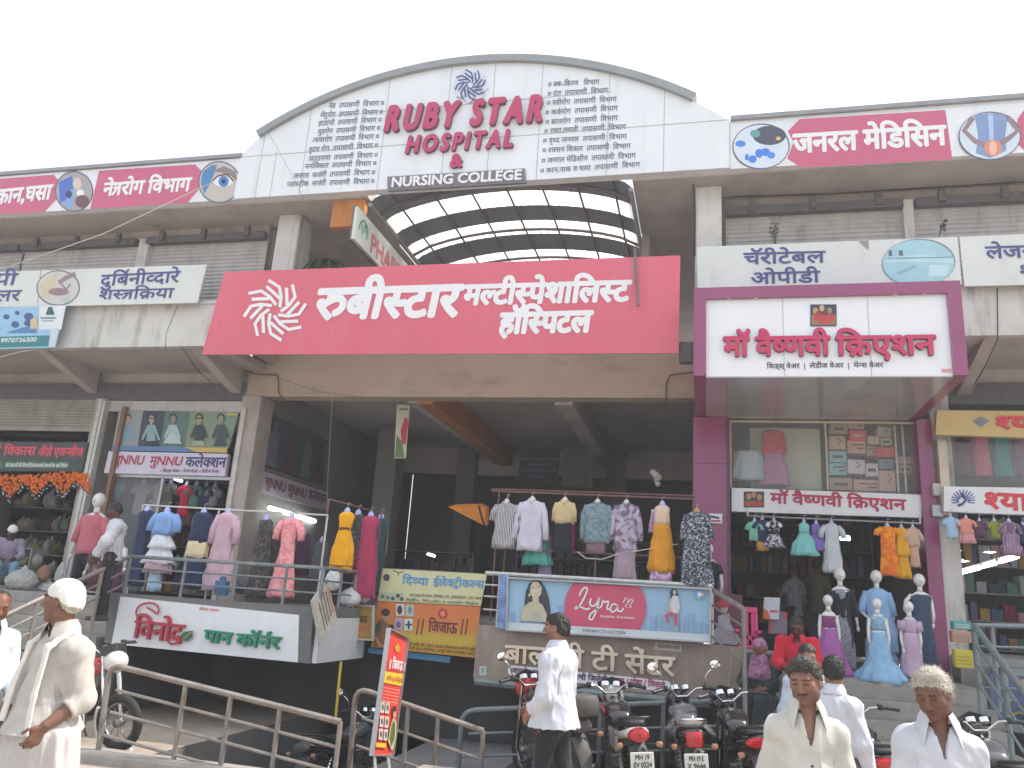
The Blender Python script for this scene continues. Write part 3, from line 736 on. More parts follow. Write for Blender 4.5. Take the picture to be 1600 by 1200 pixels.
photo_disc(pr, 91, 450, 32, 26, ink(120, 115, 110), [('e', 91, 450, 32, 26, 0, (205, 203, 200)), ('p', [(62, 448), (74, 434), (92, 426), (86, 444), (78, 466), (68, 466)], (205, 195, 165)), ('l', [(118, 428), (104, 434), (92, 442)], 7, (150, 130, 135)), ('e', 92, 456, 16, 6, 0, (150, 125, 122)), ('l', [(96, 444), (104, 452), (110, 444)], 3, (150, 125, 125)), ('p', [(92, 468), (112, 462), (104, 472)], (170, 200, 195))])
pr.build('print', t)
t = sign('clinic_banner', 'small blue and teal clinic banner with a phone number hung from the left parapet', 11.40, [(-140, 486), (103, 477), (86, 543), (-140, 549)], mat('banner_blue', c8(150, 192, 222), var=.1), .012)
pb = plY(11.40); pr = Print(pb)
pr.poly([(62, 478), (103, 477), (96, 515), (60, 515)], ink(222, 228, 232)); pr.poly([(-140, 530), (80, 524), (76, 541), (-140, 547)], ink(42, 128, 130)); pr.poly([(80, 513), (92, 513), (86, 542), (76, 541)], ink(200, 214, 224))
for x, y, r_ in ((10, 495, 4), (24, 507, 5), (45, 495, 6), (27, 489, 3), (44, 505, 5), (-10, 500, 6)): pr.ell(x, y, r_ * 1.2, r_, ink(60, 90, 140))
pr.poly([(10, 520), (36, 512), (55, 508), (58, 520)], ink(70, 130, 180)); pr.poly([(48, 500), (58, 494), (60, 514), (48, 514)], ink(210, 190, 150)); pr.poly([(76, 480), (82, 480), (86, 492), (72, 492)], ink(40, 90, 100)); pr.rect(64, 496, 88, 498, ink(90, 110, 150)); pr.rect(66, 501, 84, 502, ink(130, 140, 160))
pr.build('print', t); ptext(t, 'मो. 9970736300', pb, (-14, 536), (57, 534), 6.5, INKW, .02, ref=.66)

# ---- the big rose banner
YR = 11.27
t = sign('hospital_banner', 'large rose red banner with white Marathi hospital name across the front', YR, [(351, 425), (1063, 399), (1060, 552), (315, 554)], ROSE, .02, group=None, cat='banner')
pr = Print(YR); burst(pr, 430, 485, 48, INKW, ph=0.0, w=.105, sq=1.03); pr.build('star_mark', t)
ptext(t, 'रुबीस्टार', YR, (489, 498), (713, 493), 44, INKW, .044, 0, .12)
ptext(t, 'मल्टीस्पेशालिस्ट', YR, (723, 476), (981, 470), 29, INKW, .045, 0, .1)
ptext(t, 'हॉस्पिटल', YR, (779, 521), (921, 518), 30, INKW, .05, 0, .1)
mb = MB(); mb.tube([P(992, 388, 11.2), P(993, 415, 11.18), P(997, 478, 11.16)], .024, 6)
tag(mb.build('metal_pipe', mat('pipe_brown', (.17, .13, .12), rough=.5, var=.25)), 'thin rusty pipe hanging in front of the rose banner', 'pipe')

# ---- pharmacy sign along the hall side
ps = Pl((-5.72, 0, 0), (1, 0, 0))
q = [(560, 320), (690, 483), (640, 470), (540, 357)]
a, b = ps.at(560, 320), ps.at(540, 357)
t = thing('pharmacy_sign', 'cream pharmacy board running back along the hall below the vault', 'sign', a)
y0 = a[1]; z1 = ps.at(640, 420)[2]; z0 = ps.at(592, 416)[2]
zt, zb = (a[2] + z1) / 2, (b[2] + z0) / 2
mb = MB(); mb.box(-5.78, -5.72, y0, y0 + 5, zb, zt); mb.build('board', CREAM, t)
mb = MB(); mb.box(-5.80, -5.78, y0 - .02, y0 + 5.02, zb - .03, zt + .03); mb.build('backing', DARKSTEEL, t)
lettering('lettering', 'PHARMACY', mat('pharmacy_red', c8(214, 110, 118), var=.08), t, (-5.72, y0 + .62, zb + (zt - zb) * .12), (0, 1, 0), UZ, 2.6, (zt - zb) * .62, .02, 0)
mb = MB(); mb.torus((-5.715, y0 + .3, (zb + zt) / 2), (1, 0, 0), .17, .014, 24, 6, a0=2.6, a1=6.6); mb.tube([(-5.715, y0 + .12, (zb + zt) / 2 + .02), (-5.715, y0 + .2, (zb + zt) / 2 + .12), (-5.715, y0 + .27, (zb + zt) / 2 - .08), (-5.715, y0 + .34, (zb + zt) / 2 + .12), (-5.715, y0 + .42, (zb + zt) / 2)], .012, 5)
mb.build('emblem', mat('pharmacy_green', c8(90, 160, 120), var=.05), t)
mb = MB(); mb.box(-6.42, -5.81, 11.55, 11.68, 8.0, 8.515); mb.build('orange_panel', ORANGE, BLD)

# ---- maroon sign box over the right shop
t = thing('shop_sign_box', 'deep maroon framed sign box with raised Marathi shop name over the gown shop', 'sign', P(1298, 520, 10.6))
x0, x1 = P(1084, 500, 10.6)[0], P(1506, 500, 10.6)[0]; z0, z1 = 4.98, 6.26; fw = .165
mb = MB(); mb.box(x0, x1, 10.6, 13.15, z1 - fw, z1); mb.build('top_frame', MAROON, t)
mb = MB(); mb.box(x0, x0 + fw, 10.6, 13.15, z0, z1 - fw); mb.box(x1 - fw, x1, 10.6, 13.15, z0, z1 - fw); build_each(mb, 'side_frame', MAROON, t)
mb = MB(); mb.box(x0 + fw, x1 - fw, 10.66, 10.72, z0 + .005, z1 - fw); mb.build('board', mat('sign_acrylic', (.76, .78, .80), rough=.25, var=.03, coat=.3), t)
mb = MB(); mb.box(x0 + fw, x1 - fw, 10.66, 13.12, z0 - .012, z0 + .003); mb.build('glossy_soffit', mat('glossy_soffit', (.40, .39, .40), rough=.16, var=.12, vs=.9, coat=.5), t)
mb = MB()
for px in (1224, 1358):
    x = P(px, 520, 10.66)[0]; mb.box(x - .004, x + .004, 10.656, 10.66, z0, z1 - fw); mb.box(x - .004, x + .004, 10.66, 13.1, z0 - .016, z0 - .012)
mb.build('panel_seam', SEAM, t)
mb = MB()
for px in (1139, 1181, 1398, 1444):
    x = P(px, 468, 10.66)[0]; mb.ell((x, 10.63, z1 - fw - .004), (.03, .025, .01), 10, 5)
build_each(mb, 'spot_lamp', STEELW, t)
YM = 10.66; VR_ = mat('maa_letter', c8(196, 44, 92, .95), rough=.35, var=.06); VRS = mat('maa_letter_side', c8(110, 30, 60), rough=.5)
ptext(t, 'मॉ', YM, (1131, 557), (1169, 557), 28, VR_, .04, .05, 0, VRS); ptext(t, 'वैष्णवी', YM, (1181, 557), (1296, 556), 28, VR_, .035, .05, 0, VRS); ptext(t, 'क्रिएशन', YM, (1307, 556), (1461, 555), 28, VR_, .035, .05, 0, VRS)
ptext(t, 'किड्स् वेअर  |  लेडीज वेअर  |  मेन्स वेअर', YM, (1198, 576), (1380, 574), 7, ink(50, 50, 66), .012)
pr = Print(YM, .01); pr.rect(1266, 476, 1307, 510, ink(60, 60, 80)); pr.rect(1268, 492, 1306, 508, ink(150, 120, 90))
for x, y, c in ((1274, 486, (190, 150, 110)), (1284, 482, (200, 170, 130)), (1296, 486, (160, 130, 110)), (1290, 489, (120, 60, 60)), (1278, 491, (150, 60, 60))): pr.ell(x, y, 4, 5, ink(*c))
pr.rect(1271, 493, 1304, 501, ink(190, 60, 60)); pr.rect(1280, 501, 1298, 506, ink(196, 70, 62)); pr.rect(1471, 577, 1486, 581, ink(230, 150, 150)); pr.build('picture_plate', t)

# maroon pillars
t = thing('clad_pillar', 'maroon clad pillar between the open hall and the gown shop', 'pillar', (.05, 13, 1.5))
mb = MB(); mb.bbox(-.20, .345, 12.92, 13.4, 1.55, 4.965, .006); mb.build('cladding', MAROON, t)
mb = MB()
for z in (2.35, 3.35, 4.2): mb.box(-.19, .335, 12.915, 12.92, z - .004, z + .004)
mb.box(.32, .37, 12.90, 12.92, 1.55, 4.95); mb.build('joint', mat('maroon_joint', (.12, .03, .08), rough=.4), t)
t = thing('clad_pillar', 'narrow maroon clad pillar at the right end of the gown shop', 'pillar', (3.2, 13, 1.2))
mb = MB(); mb.bbox(3.13, 3.335, 12.92, 13.4, 1.2, 4.965, .006); mb.build('cladding', MAROON, t)
mb = MB()
for z in (2.6, 3.9): mb.box(3.14, 3.325, 12.915, 12.92, z - .004, z + .004)
mb.build('joint', _MATS['maroon_joint'], t)

# ---- fascia sign of the gown shop and neighbours
YS = 12.98
t = sign('shop_sign', 'narrow white fascia board with crimson Marathi lettering above the gown shop door', YS, [(1143, 762), (1440, 773), (1440, 809), (1143, 799)], VINYL, .12, None)
pr = Print(YS); pr.rect(1162, 768, 1194, 793, ink(70, 60, 70)); pr.rect(1164, 783, 1193, 791, ink(170, 80, 60))
for x, y in ((1170, 776), (1178, 773), (1187, 777)): pr.ell(x, y, 4, 5, ink(180, 140, 110))
pr.build('picture_plate', t)
VRD = mat('maa_flat', c8(176, 40, 78), rough=.5, var=.05)
ptext(t, 'मॉ वैष्णवी क्रिएशन', YS, (1204, 786), (1415, 797), 15, VRD, .035)
t = sign('shop_sign', 'mustard board with red Marathi letters at the right edge', 12.6, [(1464, 641), (1800, 644), (1800, 690), (1462, 679)], mat('mustard_board', c8(196, 172, 112), var=.08), .1)
ptext(t, 'श्याम', 12.6, (1556, 670), (1656, 672), 19, mat('sham_red', c8(206, 60, 66), var=.05), .04, .02, 0)
pr = Print(12.6)
for k in range(9):
    a = math.pi * (.15 + .7 * k / 8); pr.line([(1533 + 5 * math.cos(a), 664 - 4 * math.sin(a)), (1533 + 15 * math.cos(a), 664 - 13 * math.sin(a))], 1.6, ink(100, 120, 140))
pr.ell(1533, 662, 5, 5, ink(110, 130, 150)); pr.build('peacock_mark', t)
t = sign('shop_sign', 'white board with a blue peacock and red Marathi letters at the right edge', 12.7, [(1475, 760), (1800, 765), (1800, 812), (1475, 799)], VINYL, .1)
ptext(t, 'श्याम', 12.7, (1538, 794), (1640, 800), 24, _MATS['sham_red'], .04)
pr = Print(12.7)
for k in range(13):
    a = math.pi * (-.1 + 1.2 * k / 12); pr.line([(1505 + 7 * math.cos(a), 783 - 6 * math.sin(a)), (1505 + 19 * math.cos(a), 781 - 16 * math.sin(a))], 1.8, ink(60, 80, 150))
pr.line([(1503, 770), (1505, 776), (1509, 782), (1503, 788), (1496, 790)], 4, ink(60, 60, 130)); pr.build('peacock_mark', t)
# ------------------------------------------------------------------ railings
def railing(name, label, top, posts, drops, r=.027, rb=.016, m=RAILM, ends=None, group=None):
    """top: list of points of the handrail; posts: list of (fraction along the last straight run start->end, foot z); drops: distance of each lower bar below the handrail"""
    t = thing(name, label, 'railing', top[0], group=group)
    top = [np.array(p, float) for p in top]
    mb = MB(); mb.tube(top, r, 9); mb.build('handrail', m, t, smooth=True)
    a, b = (top[ends[0]], top[ends[1]]) if ends else (top[0], top[-1])
    for d in drops:
        a_ = a - (0, 0, d)
        if ends: g_ = top[0] + (a - top[0]) * min(1, max(0, (a_[2] - top[0][2]) / (a[2] - top[0][2]))); a_ = np.array([g_[0], g_[1], a_[2]])
        mb = MB(); mb.tube([a_, b - (0, 0, d)], rb, 7); mb.build('bar', m, t, smooth=True)
    for f, z in posts:
        p = a + (b - a) * f; mb = MB(); mb.tube([(p[0], p[1], z), p], r * .85, 8); mb.build('post', m, t, smooth=True)
    return t
def bend(a, c, b, n=5, k=.16):
    """rounded corner at c between a and b"""
    a, b, c = (np.array(p, float) for p in (a, b, c))
    u = c + (a - c) / np.linalg.norm(a - c) * k; w = c + (b - c) / np.linalg.norm(b - c) * k
    return [u * (1 - t) ** 2 + 2 * c * t * (1 - t) + w * t * t for t in np.linspace(0, 1, n)]
a0, a1 = P(172, 1038, 7.8), P(532, 1128, 7.8); foot = P(152, 1188, 7.8)
railing('railing', 'dusty brown pipe railing sloping down beside the man in white cap', [foot] + bend(foot, a0, a1) + [a1], [(.31, -.3), (.52, -.4), (.74, -.5), (1, -.6)], [.23, .45, .68],   .031, .017, RAILB, ends=(5, -1))
a0, a1 = P(556, 1074, 8.8), P(755, 1142, 8.8); foot = P(545, 1215, 8.8)
railing('railing', 'grey pipe railing with a rounded end behind the red standee', [foot] + bend(foot, a0, a1) + [a1], [(.36, -.3), (.62, -.5), (1, -.6)], [.28, .56, .83],   .031, .017, RAILB, ends=(5, -1))
a0, a1 = P(722, 1110, 9.4), P(1135, 1095, 9.9); foot = P(716, 1200, 9.4)
railing('railing', 'blue grey pipe railing behind the parked motorcycles', [foot] + bend(foot, a0, a1) + [a1], [(.27, -.4), (.5, -.4), (.75, -.4), (1, -.2)], [.26, .5, .75], .030, .016, RAILM, ends=(5, -1))
c0, c1 = P(205, 869, 10.05), P(480, 889, 10.05); c1[0] = -4.98; c1[2] = c0[2] = 2.14
e1 = np.array([-4.98, 11.55, 2.14])
railing('railing', 'grey blue pipe railing along the front of the dress deck', [c0, c1], [(.0, 1.6), (.30, 1.6), (.57, 1.6), (.82, 1.6), (1, 1.6)], [.165, .33], .026, .013)
railing('railing', 'short grey railing returning along the side of the dress deck', [c1 + (0, .05, 0), e1], [(.36, 1.6), (.7, 1.6), (1, 1.6)], [.165, .33], .026, .013)
s0, s1 = c0 + (-.02, 0, 0), np.array([-8.1, 7.4, .98])
railing('railing', 'dark stair handrail rising to the left shop behind the white cap', [s0, s1], [(.18, 1.1), (.55, .6), (1, 0)], [.19, .38], .03, .014, RAILB)
d0, d1 = P(759, 895, 11.3), P(1112, 920, 11.3); d0[2] = d1[2] = 2.24
railing('railing', 'pale railing holding the leggings board and the tea centre board', [d0, d1], [(.07, 1.5), (.5, 1.5), (1, 1.5)], [.16, .32, .5], .03, .013, STEELW)
f0, f1 = P(1112, 921, 11.25), P(1162, 952, 10.0)
railing('railing', 'sloping stair railing right of the leggings board', [f0, f1], [(1, 0)], [.2, .4, .6], .032, .014, RAILB)
g0, g1 = P(1522, 977, 10.9), P(1640, 1135, 8.9)
railing('railing', 'dark sloping stair railing at the right edge', [g0, g1], [(0, .9), (.45, .3), (1, 0)], [.22, .44, .66], .036, .016, RAILM)
railing('railing', 'grey landing railing beside the yellow carton', [P(1524, 977, 10.95), P(1700, 981, 10.95)], [(.15, 1.0), (.62, 1.0), (1, 1.0)], [.24, .46, .7], .03, .015, RAILM)

# ------------------------------------------------------------------ lower sign boards
t = sign('corner_shop_sign', 'white signboard under the dress deck with red and green raised Marathi words and a leaf', 9.97, [(188, 932), (467, 961), (465, 1035), (174, 1006)], VINYL, .06)
mb = MB(); slab(mb, plY(9.99), [(170, 930), (188, 932), (174, 1006), (163, 1004)], .1); slab(mb, plY(9.985), [(467, 961), (490, 957), (482, 1037), (465, 1035)], .1); build_each(mb, 'side_frame', CONCD, t)
LR = mat('vinod_red', c8(172, 40, 62), rough=.35, var=.06); LG = mat('pan_green', c8(22, 130, 96), rough=.35, var=.06); LS = mat('letter_side', (.12, .10, .10))
ptext(t, 'विनोद', 9.97, (210, 996), (286, 1004), 27, LR, .012, .05, 0, LR)
ptext(t, 'पान', 9.97, (320, 1002), (362, 1007), 18, LG, .03, .04, 0, LG); ptext(t, 'कॉर्नर', 9.97, (370, 1008), (438, 1014), 18, LG, .03, .04, 0, LG)
pr = Print(9.97, .045)
pr.line([(269, 990), (266, 1000), (270, 1006), (278, 1005), (287, 1000), (297, 992)], 3.2, LR)
pr.line([(219, 965), (216, 957), (220, 948), (230, 943), (243, 943), (251, 950), (249, 959), (240, 953), (232, 949)], 3.0, LR)
pr.build('swash', t)
pr = Print(9.97, .05); pr.poly([(286, 992), (291, 987), (305, 985), (304, 995), (297, 1002), (288, 1000)], ink(48, 104, 66)); pr.line([(289, 999), (303, 987)], 1.2, ink(190, 170, 120)); pr.build('leaf', t)
ptext(t, 'श्रीराम प्रसन्न', 9.97, (311, 953), (342, 956), 4, ink(220, 110, 90), .012)
mb = MB(); mb.box(-4.99, -4.93, 10.05, 11.58, .93, 1.495); tag(mb.build('sign_return', VINYL), 'white side panel of the corner signboard running back below the deck', 'panel')

t = sign('electrical_banner', 'pale yellow banner with a blue Marathi electrical shop name hung on the rail', 11.46, [(598, 888), (761, 897), (751, 947), (590, 939)], mat('pale_yellow', c8(206, 204, 158), var=.08, stain=c8(170, 165, 120), stain_amt=.4), .015)
ptext(t, 'दिव्या', 11.46, (628, 912), (669, 915), 11, ink(84, 150, 205), .025); ptext(t, 'ईलेक्ट्रीकल्स', 11.46, (677, 915), (756, 919), 11, ink(84, 150, 205), .025)
G1 = ink(110, 112, 90)
ptext(t, 'सर्व प्रकारचे वायर, स्विचेस, पंप, इलेक्ट्रीकल, LED बल्ब', 11.46, (640, 932), (752, 937), 4, G1, .008); ptext(t, 'फिटिंग, रिपेअरींग व वायंडींग मिळेल', 11.46, (634, 940), (748, 946), 4, G1, .008)
pr = Print(11.46); pr.ell(604, 902.5, 5, 5.5, ink(70, 72, 80)); pr.line([(614, 891), (623, 895), (632, 893)], 1.6, ink(90, 80, 70)); pr.line([(623, 895), (622, 900)], 1.4, ink(90, 80, 70)); pr.rect(593, 926, 630, 938, ink(188, 196, 170))
for x, y, c in ((598, 932, (90, 130, 100)), (606, 934, (120, 130, 120)), (614, 935, (70, 90, 110)), (622, 931, (60, 90, 90)), (628, 936, (90, 100, 100))): pr.ell(x, y, 3.2, 3, ink(*c))
pr.build('print', t)
JO = bpy.data.materials.new('jijau_gradient'); JO.use_nodes = True
_t = JO.node_tree; _b = _t.nodes['Principled BSDF']; _tc = _t.nodes.new('ShaderNodeTexCoord'); _sp = _t.nodes.new('ShaderNodeSeparateXYZ'); _mr = _t.nodes.new('ShaderNodeMapRange'); _cr = _t.nodes.new('ShaderNodeValToRGB')
_t.links.new(_tc.outputs['Generated'], _sp.inputs[0]); _t.links.new(_sp.outputs['Z'], _cr.inputs[0]); _t.links.new(_cr.outputs[0], _b.inputs['Base Color']); _b.inputs['Roughness'].default_value = .5
for i, (p_, c_) in enumerate(((0.0, (196, 140, 50)), (.3, (196, 170, 60)), (.55, (205, 130, 55)), (1.0, (206, 110, 62)))):
    e_ = _cr.color_ramp.elements[i] if i < 2 else _cr.color_ramp.elements.new(p_)
    e_.position = p_; e_.color = (*c8(*c_), 1)
t = sign('sari_banner', 'orange and gold banner with maroon Marathi word and a woman in a sari', 11.45, [(590, 940), (751, 948), (743, 1028), (580, 1011)], JO, .015)
JM = ink(112, 48, 62)
ptext(t, 'जिजाऊ', 11.45, (669, 987), (714, 990), 16, JM, .02)
pr = Print(11.45)
for x0 in (653, 660, 722, 729): pr.line([(x0 + 2, 967), (x0 - 2, 992)], 2.2, JM)
pr.ell(692, 959, 7.5, 8, ink(190, 60, 60)); pr.ell(692, 959, 4, 4.5, ink(220, 140, 110))
for x0, y0, c in ((619, 944, (214, 216, 214)), (634, 945, (190, 200, 190)), (617, 966, (180, 170, 190)), (632, 967, (216, 220, 220))):
    pr.rect(x0, y0, x0 + 13, y0 + 18, ink(*c))
pr.ell(625, 953, 4, 7, ink(50, 54, 66)); pr.ell(641, 953, 3.5, 6, ink(130, 150, 140)); pr.ell(623, 976, 4, 5, ink(120, 100, 140)); pr.line([(634, 976), (644, 976)], 3, ink(60, 60, 70)); pr.line([(639, 970), (639, 983)], 3, ink(60, 60, 70))
pr.poly([(590, 972), (597, 965), (610, 978), (610, 1012), (584, 1010), (586, 985)], ink(140, 96, 50)); pr.poly([(588, 975), (598, 972), (596, 988), (586, 986)], ink(60, 96, 76)); pr.ell(605, 962, 6.5, 9, ink(196, 140, 100)); pr.ell(603, 957, 7, 6, ink(64, 46, 40)); pr.ell(612, 980, 4, 5, ink(70, 60, 80)); pr.line([(588, 995), (594, 1008), (604, 1011)], 4, ink(196, 140, 100))
pr.build('print', t)
ptext(t, 'येथे साडी फॉल, पिको, ब्लाऊज शिवणकाम व फॅन्सी साडी', 11.45, (638, 1008), (742, 1017), 4, ink(100, 84, 40), .008); ptext(t, 'फॅन्सी ड्रेस मटेरियल, साडी सेल होलसेल दरात', 11.45, (634, 1014), (742, 1024), 4, ink(100, 84, 40), .008)
mb = MB(); slab(mb, plY(11.5), [(576, 1012), (704, 1026), (702, 1036), (575, 1020)], .03); tag(mb.build('board', mat('blue_strip', c8(70, 130, 165), var=.1)), 'blue painted strip under the sari banner', 'board')
t = sign('gold_plate', 'small gold framed plate left of the sari banner', 11.3, [(545, 945), (584, 947), (583, 1000), (542, 998)], mat('gold_plate', c8(176, 138, 62), var=.12), .04, STEELW, .02)
pr = Print(11.3); pr.rect(549, 978, 578, 986, ink(196, 110, 70)); pr.rect(547, 987, 578, 994, ink(186, 150, 80)); pr.build('print', t)
ptext(t, 'जिजाऊ', 11.3, (553, 972), (574, 973), 10, ink(110, 80, 40), .02)
aa = P(489, 938, 9.9); dd = P(504, 1007, 9.9); bb = P(511, 904, 10.25); n_ = np.cross(bb - aa, dd - aa); n_ /= np.linalg.norm(n_); n_ = n_ if n_[1] < 0 else -n_
t = thing('leaning_board', 'weathered wooden board with faded writing leaning tilted off the deck corner', 'board', dd)
pl_ = Pl(aa, n_); mb = MB(); slab(mb, pl_, [(489, 938), (511, 904), (527, 968), (504, 1007)], .05); mb.build('panel', mat('old_board', (.46, .42, .36), rough=.9, var=.3, vs=8, bump=.4), t)
pr = Print(pl_)
for k in range(5): pr.line([(498 + 3.5 * k, 942 - 6 * k), (508 + 3.2 * k, 985 - 7 * k)], 1.7 if k != 4 else 3.5, ink(112, 96, 76) if k < 4 else ink(190, 130, 110))
pr.build('faded_writing', t)
# tea centre
t = sign('tea_centre_sign', 'brown clad board with raised steel Marathi letters and a white pill strip behind the motorcycles', 11.28, [(748, 976), (1166, 1012), (1152, 1096), (739, 1058)], mat('brown_cladding', c8(146, 128, 116), rough=.4, var=.08, stain=c8(180, 170, 160), stain_amt=.5, stain_scale=(2, 2, .8)), .1)
STL = mat('steel_letter', (.72, .64, .52), rough=.28, metal=.75, var=.12, vs=5); STS = mat('steel_side', (.35, .30, .25), rough=.4, metal=.6)
ptext(t, 'बालाजी', 11.28, (790, 1034), (912, 1043), 26, STL, .022, .05, 0, STS); ptext(t, 'टी', 11.28, (925, 1045), (964, 1048), 27, STL, .022, .05, 0, STS); ptext(t, 'सेंटर', 11.28, (977, 1050), (1054, 1056), 28, STL, .022, .05, 0, STS)
pr = Print(11.28)
pl = []
for k in range(9):
    a = math.pi / 2 + math.pi * k / 8; pl.append((802 + 8.5 * math.cos(a), 1048 - 8.5 * math.sin(a)))
for k in range(9):
    a = -math.pi / 2 + math.pi * k / 8; pl.append((1040 + 8.5 * math.cos(a), 1072 - 8.5 * math.sin(a)))
pr.poly(pl, INKW); pr.poly([(1024, 1004), (1065, 1007), (1065, 1018), (1023, 1015)], ink(205, 196, 186)); pr.rect(749, 1041, 760, 1055, ink(190, 205, 195)); pr.rect(752, 1043, 757, 1052, ink(140, 170, 160))
pr.line([(1145, 1011), (1136, 1090)], 1.0, SEAM); pr.line([(1054, 1003), (1052, 1086)], 1.0, SEAM); pr.build('print', t)
JM2 = ink(90, 40, 80); JM3 = ink(186, 36, 110)
ptext(t, 'जामनेर मध्ये प्रसिध्द गुळाची जिलेबी', 11.28, (799, 1051), (949, 1066), 7.5, JM2, .03, lift=.01); ptext(t, '/ वडा / पोहा / मिसळ.', 11.28, (953, 1066), (1042, 1075), 8, JM3, .03, lift=.01)
ptext(t, 'प्रोप्रा.गणेश माळी', 11.28, (1027, 1012), (1062, 1015), 5, ink(120, 80, 80), .01, lift=.01)
mb = MB(); mb.tube([P(742, 1064, 11.3), P(1150, 1104, 11.3)], .06, 8); tag(mb.build('pipe', RAILM), 'thick grey pipe along the foot of the tea centre board', 'pipe')
# leggings board
YL = 11.16
t = sign('leggings_sign', 'long light blue flex board with a pink disc, white script and two women', YL, [(795, 903), (1111, 920.5), (1109, 1003), (793, 984)], mat('leggings_blue', c8(150, 186, 212), rough=.35, var=.08, vs=1.2), .09, ALU, .02)
pr = Print(YL)
for k in range(26):
    x = 800 + k * 12 + random.uniform(-3, 3); y1 = 972 + (x - 795) * .06; h = random.uniform(12, 34); pr.rect(x, y1 - h, x + 7, y1, ink(140, 174, 204))
def ytop(x): return 903 + (x - 795) * .0555
pc = []
for k in range(48):
    a = 2 * math.pi * k / 48; x, y = 946 + 64 * math.cos(a), 950 + 62 * math.sin(a)
    pc.append((x, min(max(y, ytop(x) + 2), ytop(x) + 70)))
pr.poly(pc, ink(206, 84, 112))
pr.poly([(793, 972), (1109, 991), (1109, 1002), (793, 983)], ink(206, 214, 218))
DK = ink(54, 56, 66); SK = ink(196, 190, 160)
pr.poly([(820, 945), (822, 925), (827, 912), (835, 905), (845, 907), (852, 918), (858, 935), (861, 960), (860, 973), (848, 974), (844, 955), (825, 948)], DK)
pr.poly([(814, 970), (816, 952), (826, 942), (838, 938), (848, 945), (855, 960), (853, 972)], SK); pr.poly([(828, 970), (834, 956), (846, 958), (850, 972)], ink(182, 180, 170))
pr.poly([(829, 918), (833, 909), (841, 909), (847, 918), (846, 928), (840, 935), (833, 933), (829, 927)], ink(206, 198, 168)); pr.poly([(832, 930), (842, 932), (843, 943), (833, 942)], SK)
pr.line([(831, 919), (835, 918)], 1.1, DK); pr.line([(840, 917), (845, 917)], 1.1, DK); pr.line([(836, 928), (841, 927.5)], 1.3, ink(190, 110, 110)); pr.ell(828, 930, 1.5, 2.5, ink(220, 210, 180))
for L_ in ([(906, 931), (909, 923), (915, 918), (918, 921), (915, 930), (909, 942), (903, 950), (899, 951), (902, 948), (909, 949), (917, 952), (922, 950)], [(924, 935), (922, 943), (926, 947), (932, 944), (937, 934), (934, 948), (930, 960), (925, 968), (921, 966), (923, 960), (931, 953), (940, 948)], [(940, 948), (943, 938), (945, 941), (951, 940), (949, 951), (953, 952)], [(964, 945), (958, 944), (954, 951), (957, 956), (963, 953), (966, 945), (966, 954), (971, 955), (975, 950)]): pr.line(L_, 2.5, INKW)
for L_ in ([(974, 942), (978, 934), (982, 936), (981, 942)], [(981, 942), (987, 936), (990, 938), (986, 944)], [(981, 943), (977, 947), (980, 950)], [(984, 944), (987, 949), (983, 949)]): pr.line(L_, 1.3, INKW)
pr.poly([(1047, 925), (1051, 920), (1057, 921), (1060, 930), (1058, 938), (1051, 938), (1048, 934)], DK); pr.ell(1054, 925.5, 2.6, 3.6, SK)
pr.poly([(1046, 942), (1052, 930), (1060, 932), (1063, 950), (1059, 960), (1050, 958)], ink(206, 208, 202)); pr.line([(1048, 938), (1045, 950), (1049, 958)], 2.5, SK)
pr.line([(1056, 958), (1056, 978)], 4.5, ink(208, 78, 96)); pr.line([(1052, 957), (1041, 962), (1044, 972)], 4.5, ink(208, 78, 96)); pr.line([(1056, 978), (1057, 985)], 2.5, SK)
pr.ell(1093, 929, 7, 7.5, ink(110, 160, 215)); pr.poly([(1093, 929), (1100, 926), (1099, 934)], ink(230, 170, 120)); pr.poly([(1093, 929), (1087, 934), (1094, 937)], ink(120, 200, 170)); pr.ell(1093, 929, 3.2, 3.4, ink(226, 232, 240))
pr.build('print', t)
ptext(t, 'Anytime. Anywhere', YL, (938, 964.5), (992, 967.5), 4.6, INKW, .01, lift=.05); ptext(t, 'PAWAN COLLECTION', YL, (911, 987), (978, 991), 5, ink(70, 74, 90), .012, track=.06, lift=.05)
mb = MB(); slab(mb, plY(11.2), [(781, 897), (795, 898), (792, 984), (776, 980)], .05); tag(mb.build('board', mat('torn_blue', c8(130, 160, 205), var=.5, vs=9)), 'narrow torn blue board beside the leggings board', 'board')
# standee
a, b = P(580, 1182, 8.0), P(612, 1182, 8.62); d = b - a; d[2] = 0; n_ = np.array([d[1], -d[0], 0]); n_ /= np.linalg.norm(n_)
ps = Pl(a, n_)
STR = mat('standee_red', c8(215, 66, 54), rough=.35, var=.05)
t = sign('roll_up_standee', 'tall narrow red standee with yellow band facing the street by the railing', ps, [(607, 982), (636, 997), (612, 1180), (580, 1180)], STR, .02, ALU, .012, cat='standee')
pr = Print(ps, .008)
pr.poly([(600.5, 1049), (628.5, 1053), (626.5, 1072), (597, 1066)], ink(236, 196, 60)); pr.ell(620, 1013, 4, 6, ink(190, 150, 50)); pr.line([(620, 1004), (620, 1009)], 1, ink(200, 160, 60))
for x0, y0 in ((593, 1096), (600.5, 1097), (591.5, 1118), (599, 1119), (589.5, 1138), (597, 1139)): pr.poly([(x0 + 1, y0), (x0 + 7, y0 + .6), (x0 + 5.6, y0 + 18), (x0 - .4, y0 + 17.4)], ink(206, 200, 190)); pr.ell(x0 + 3.5, y0 + 9, 2, 5, ink(110, 110, 110))
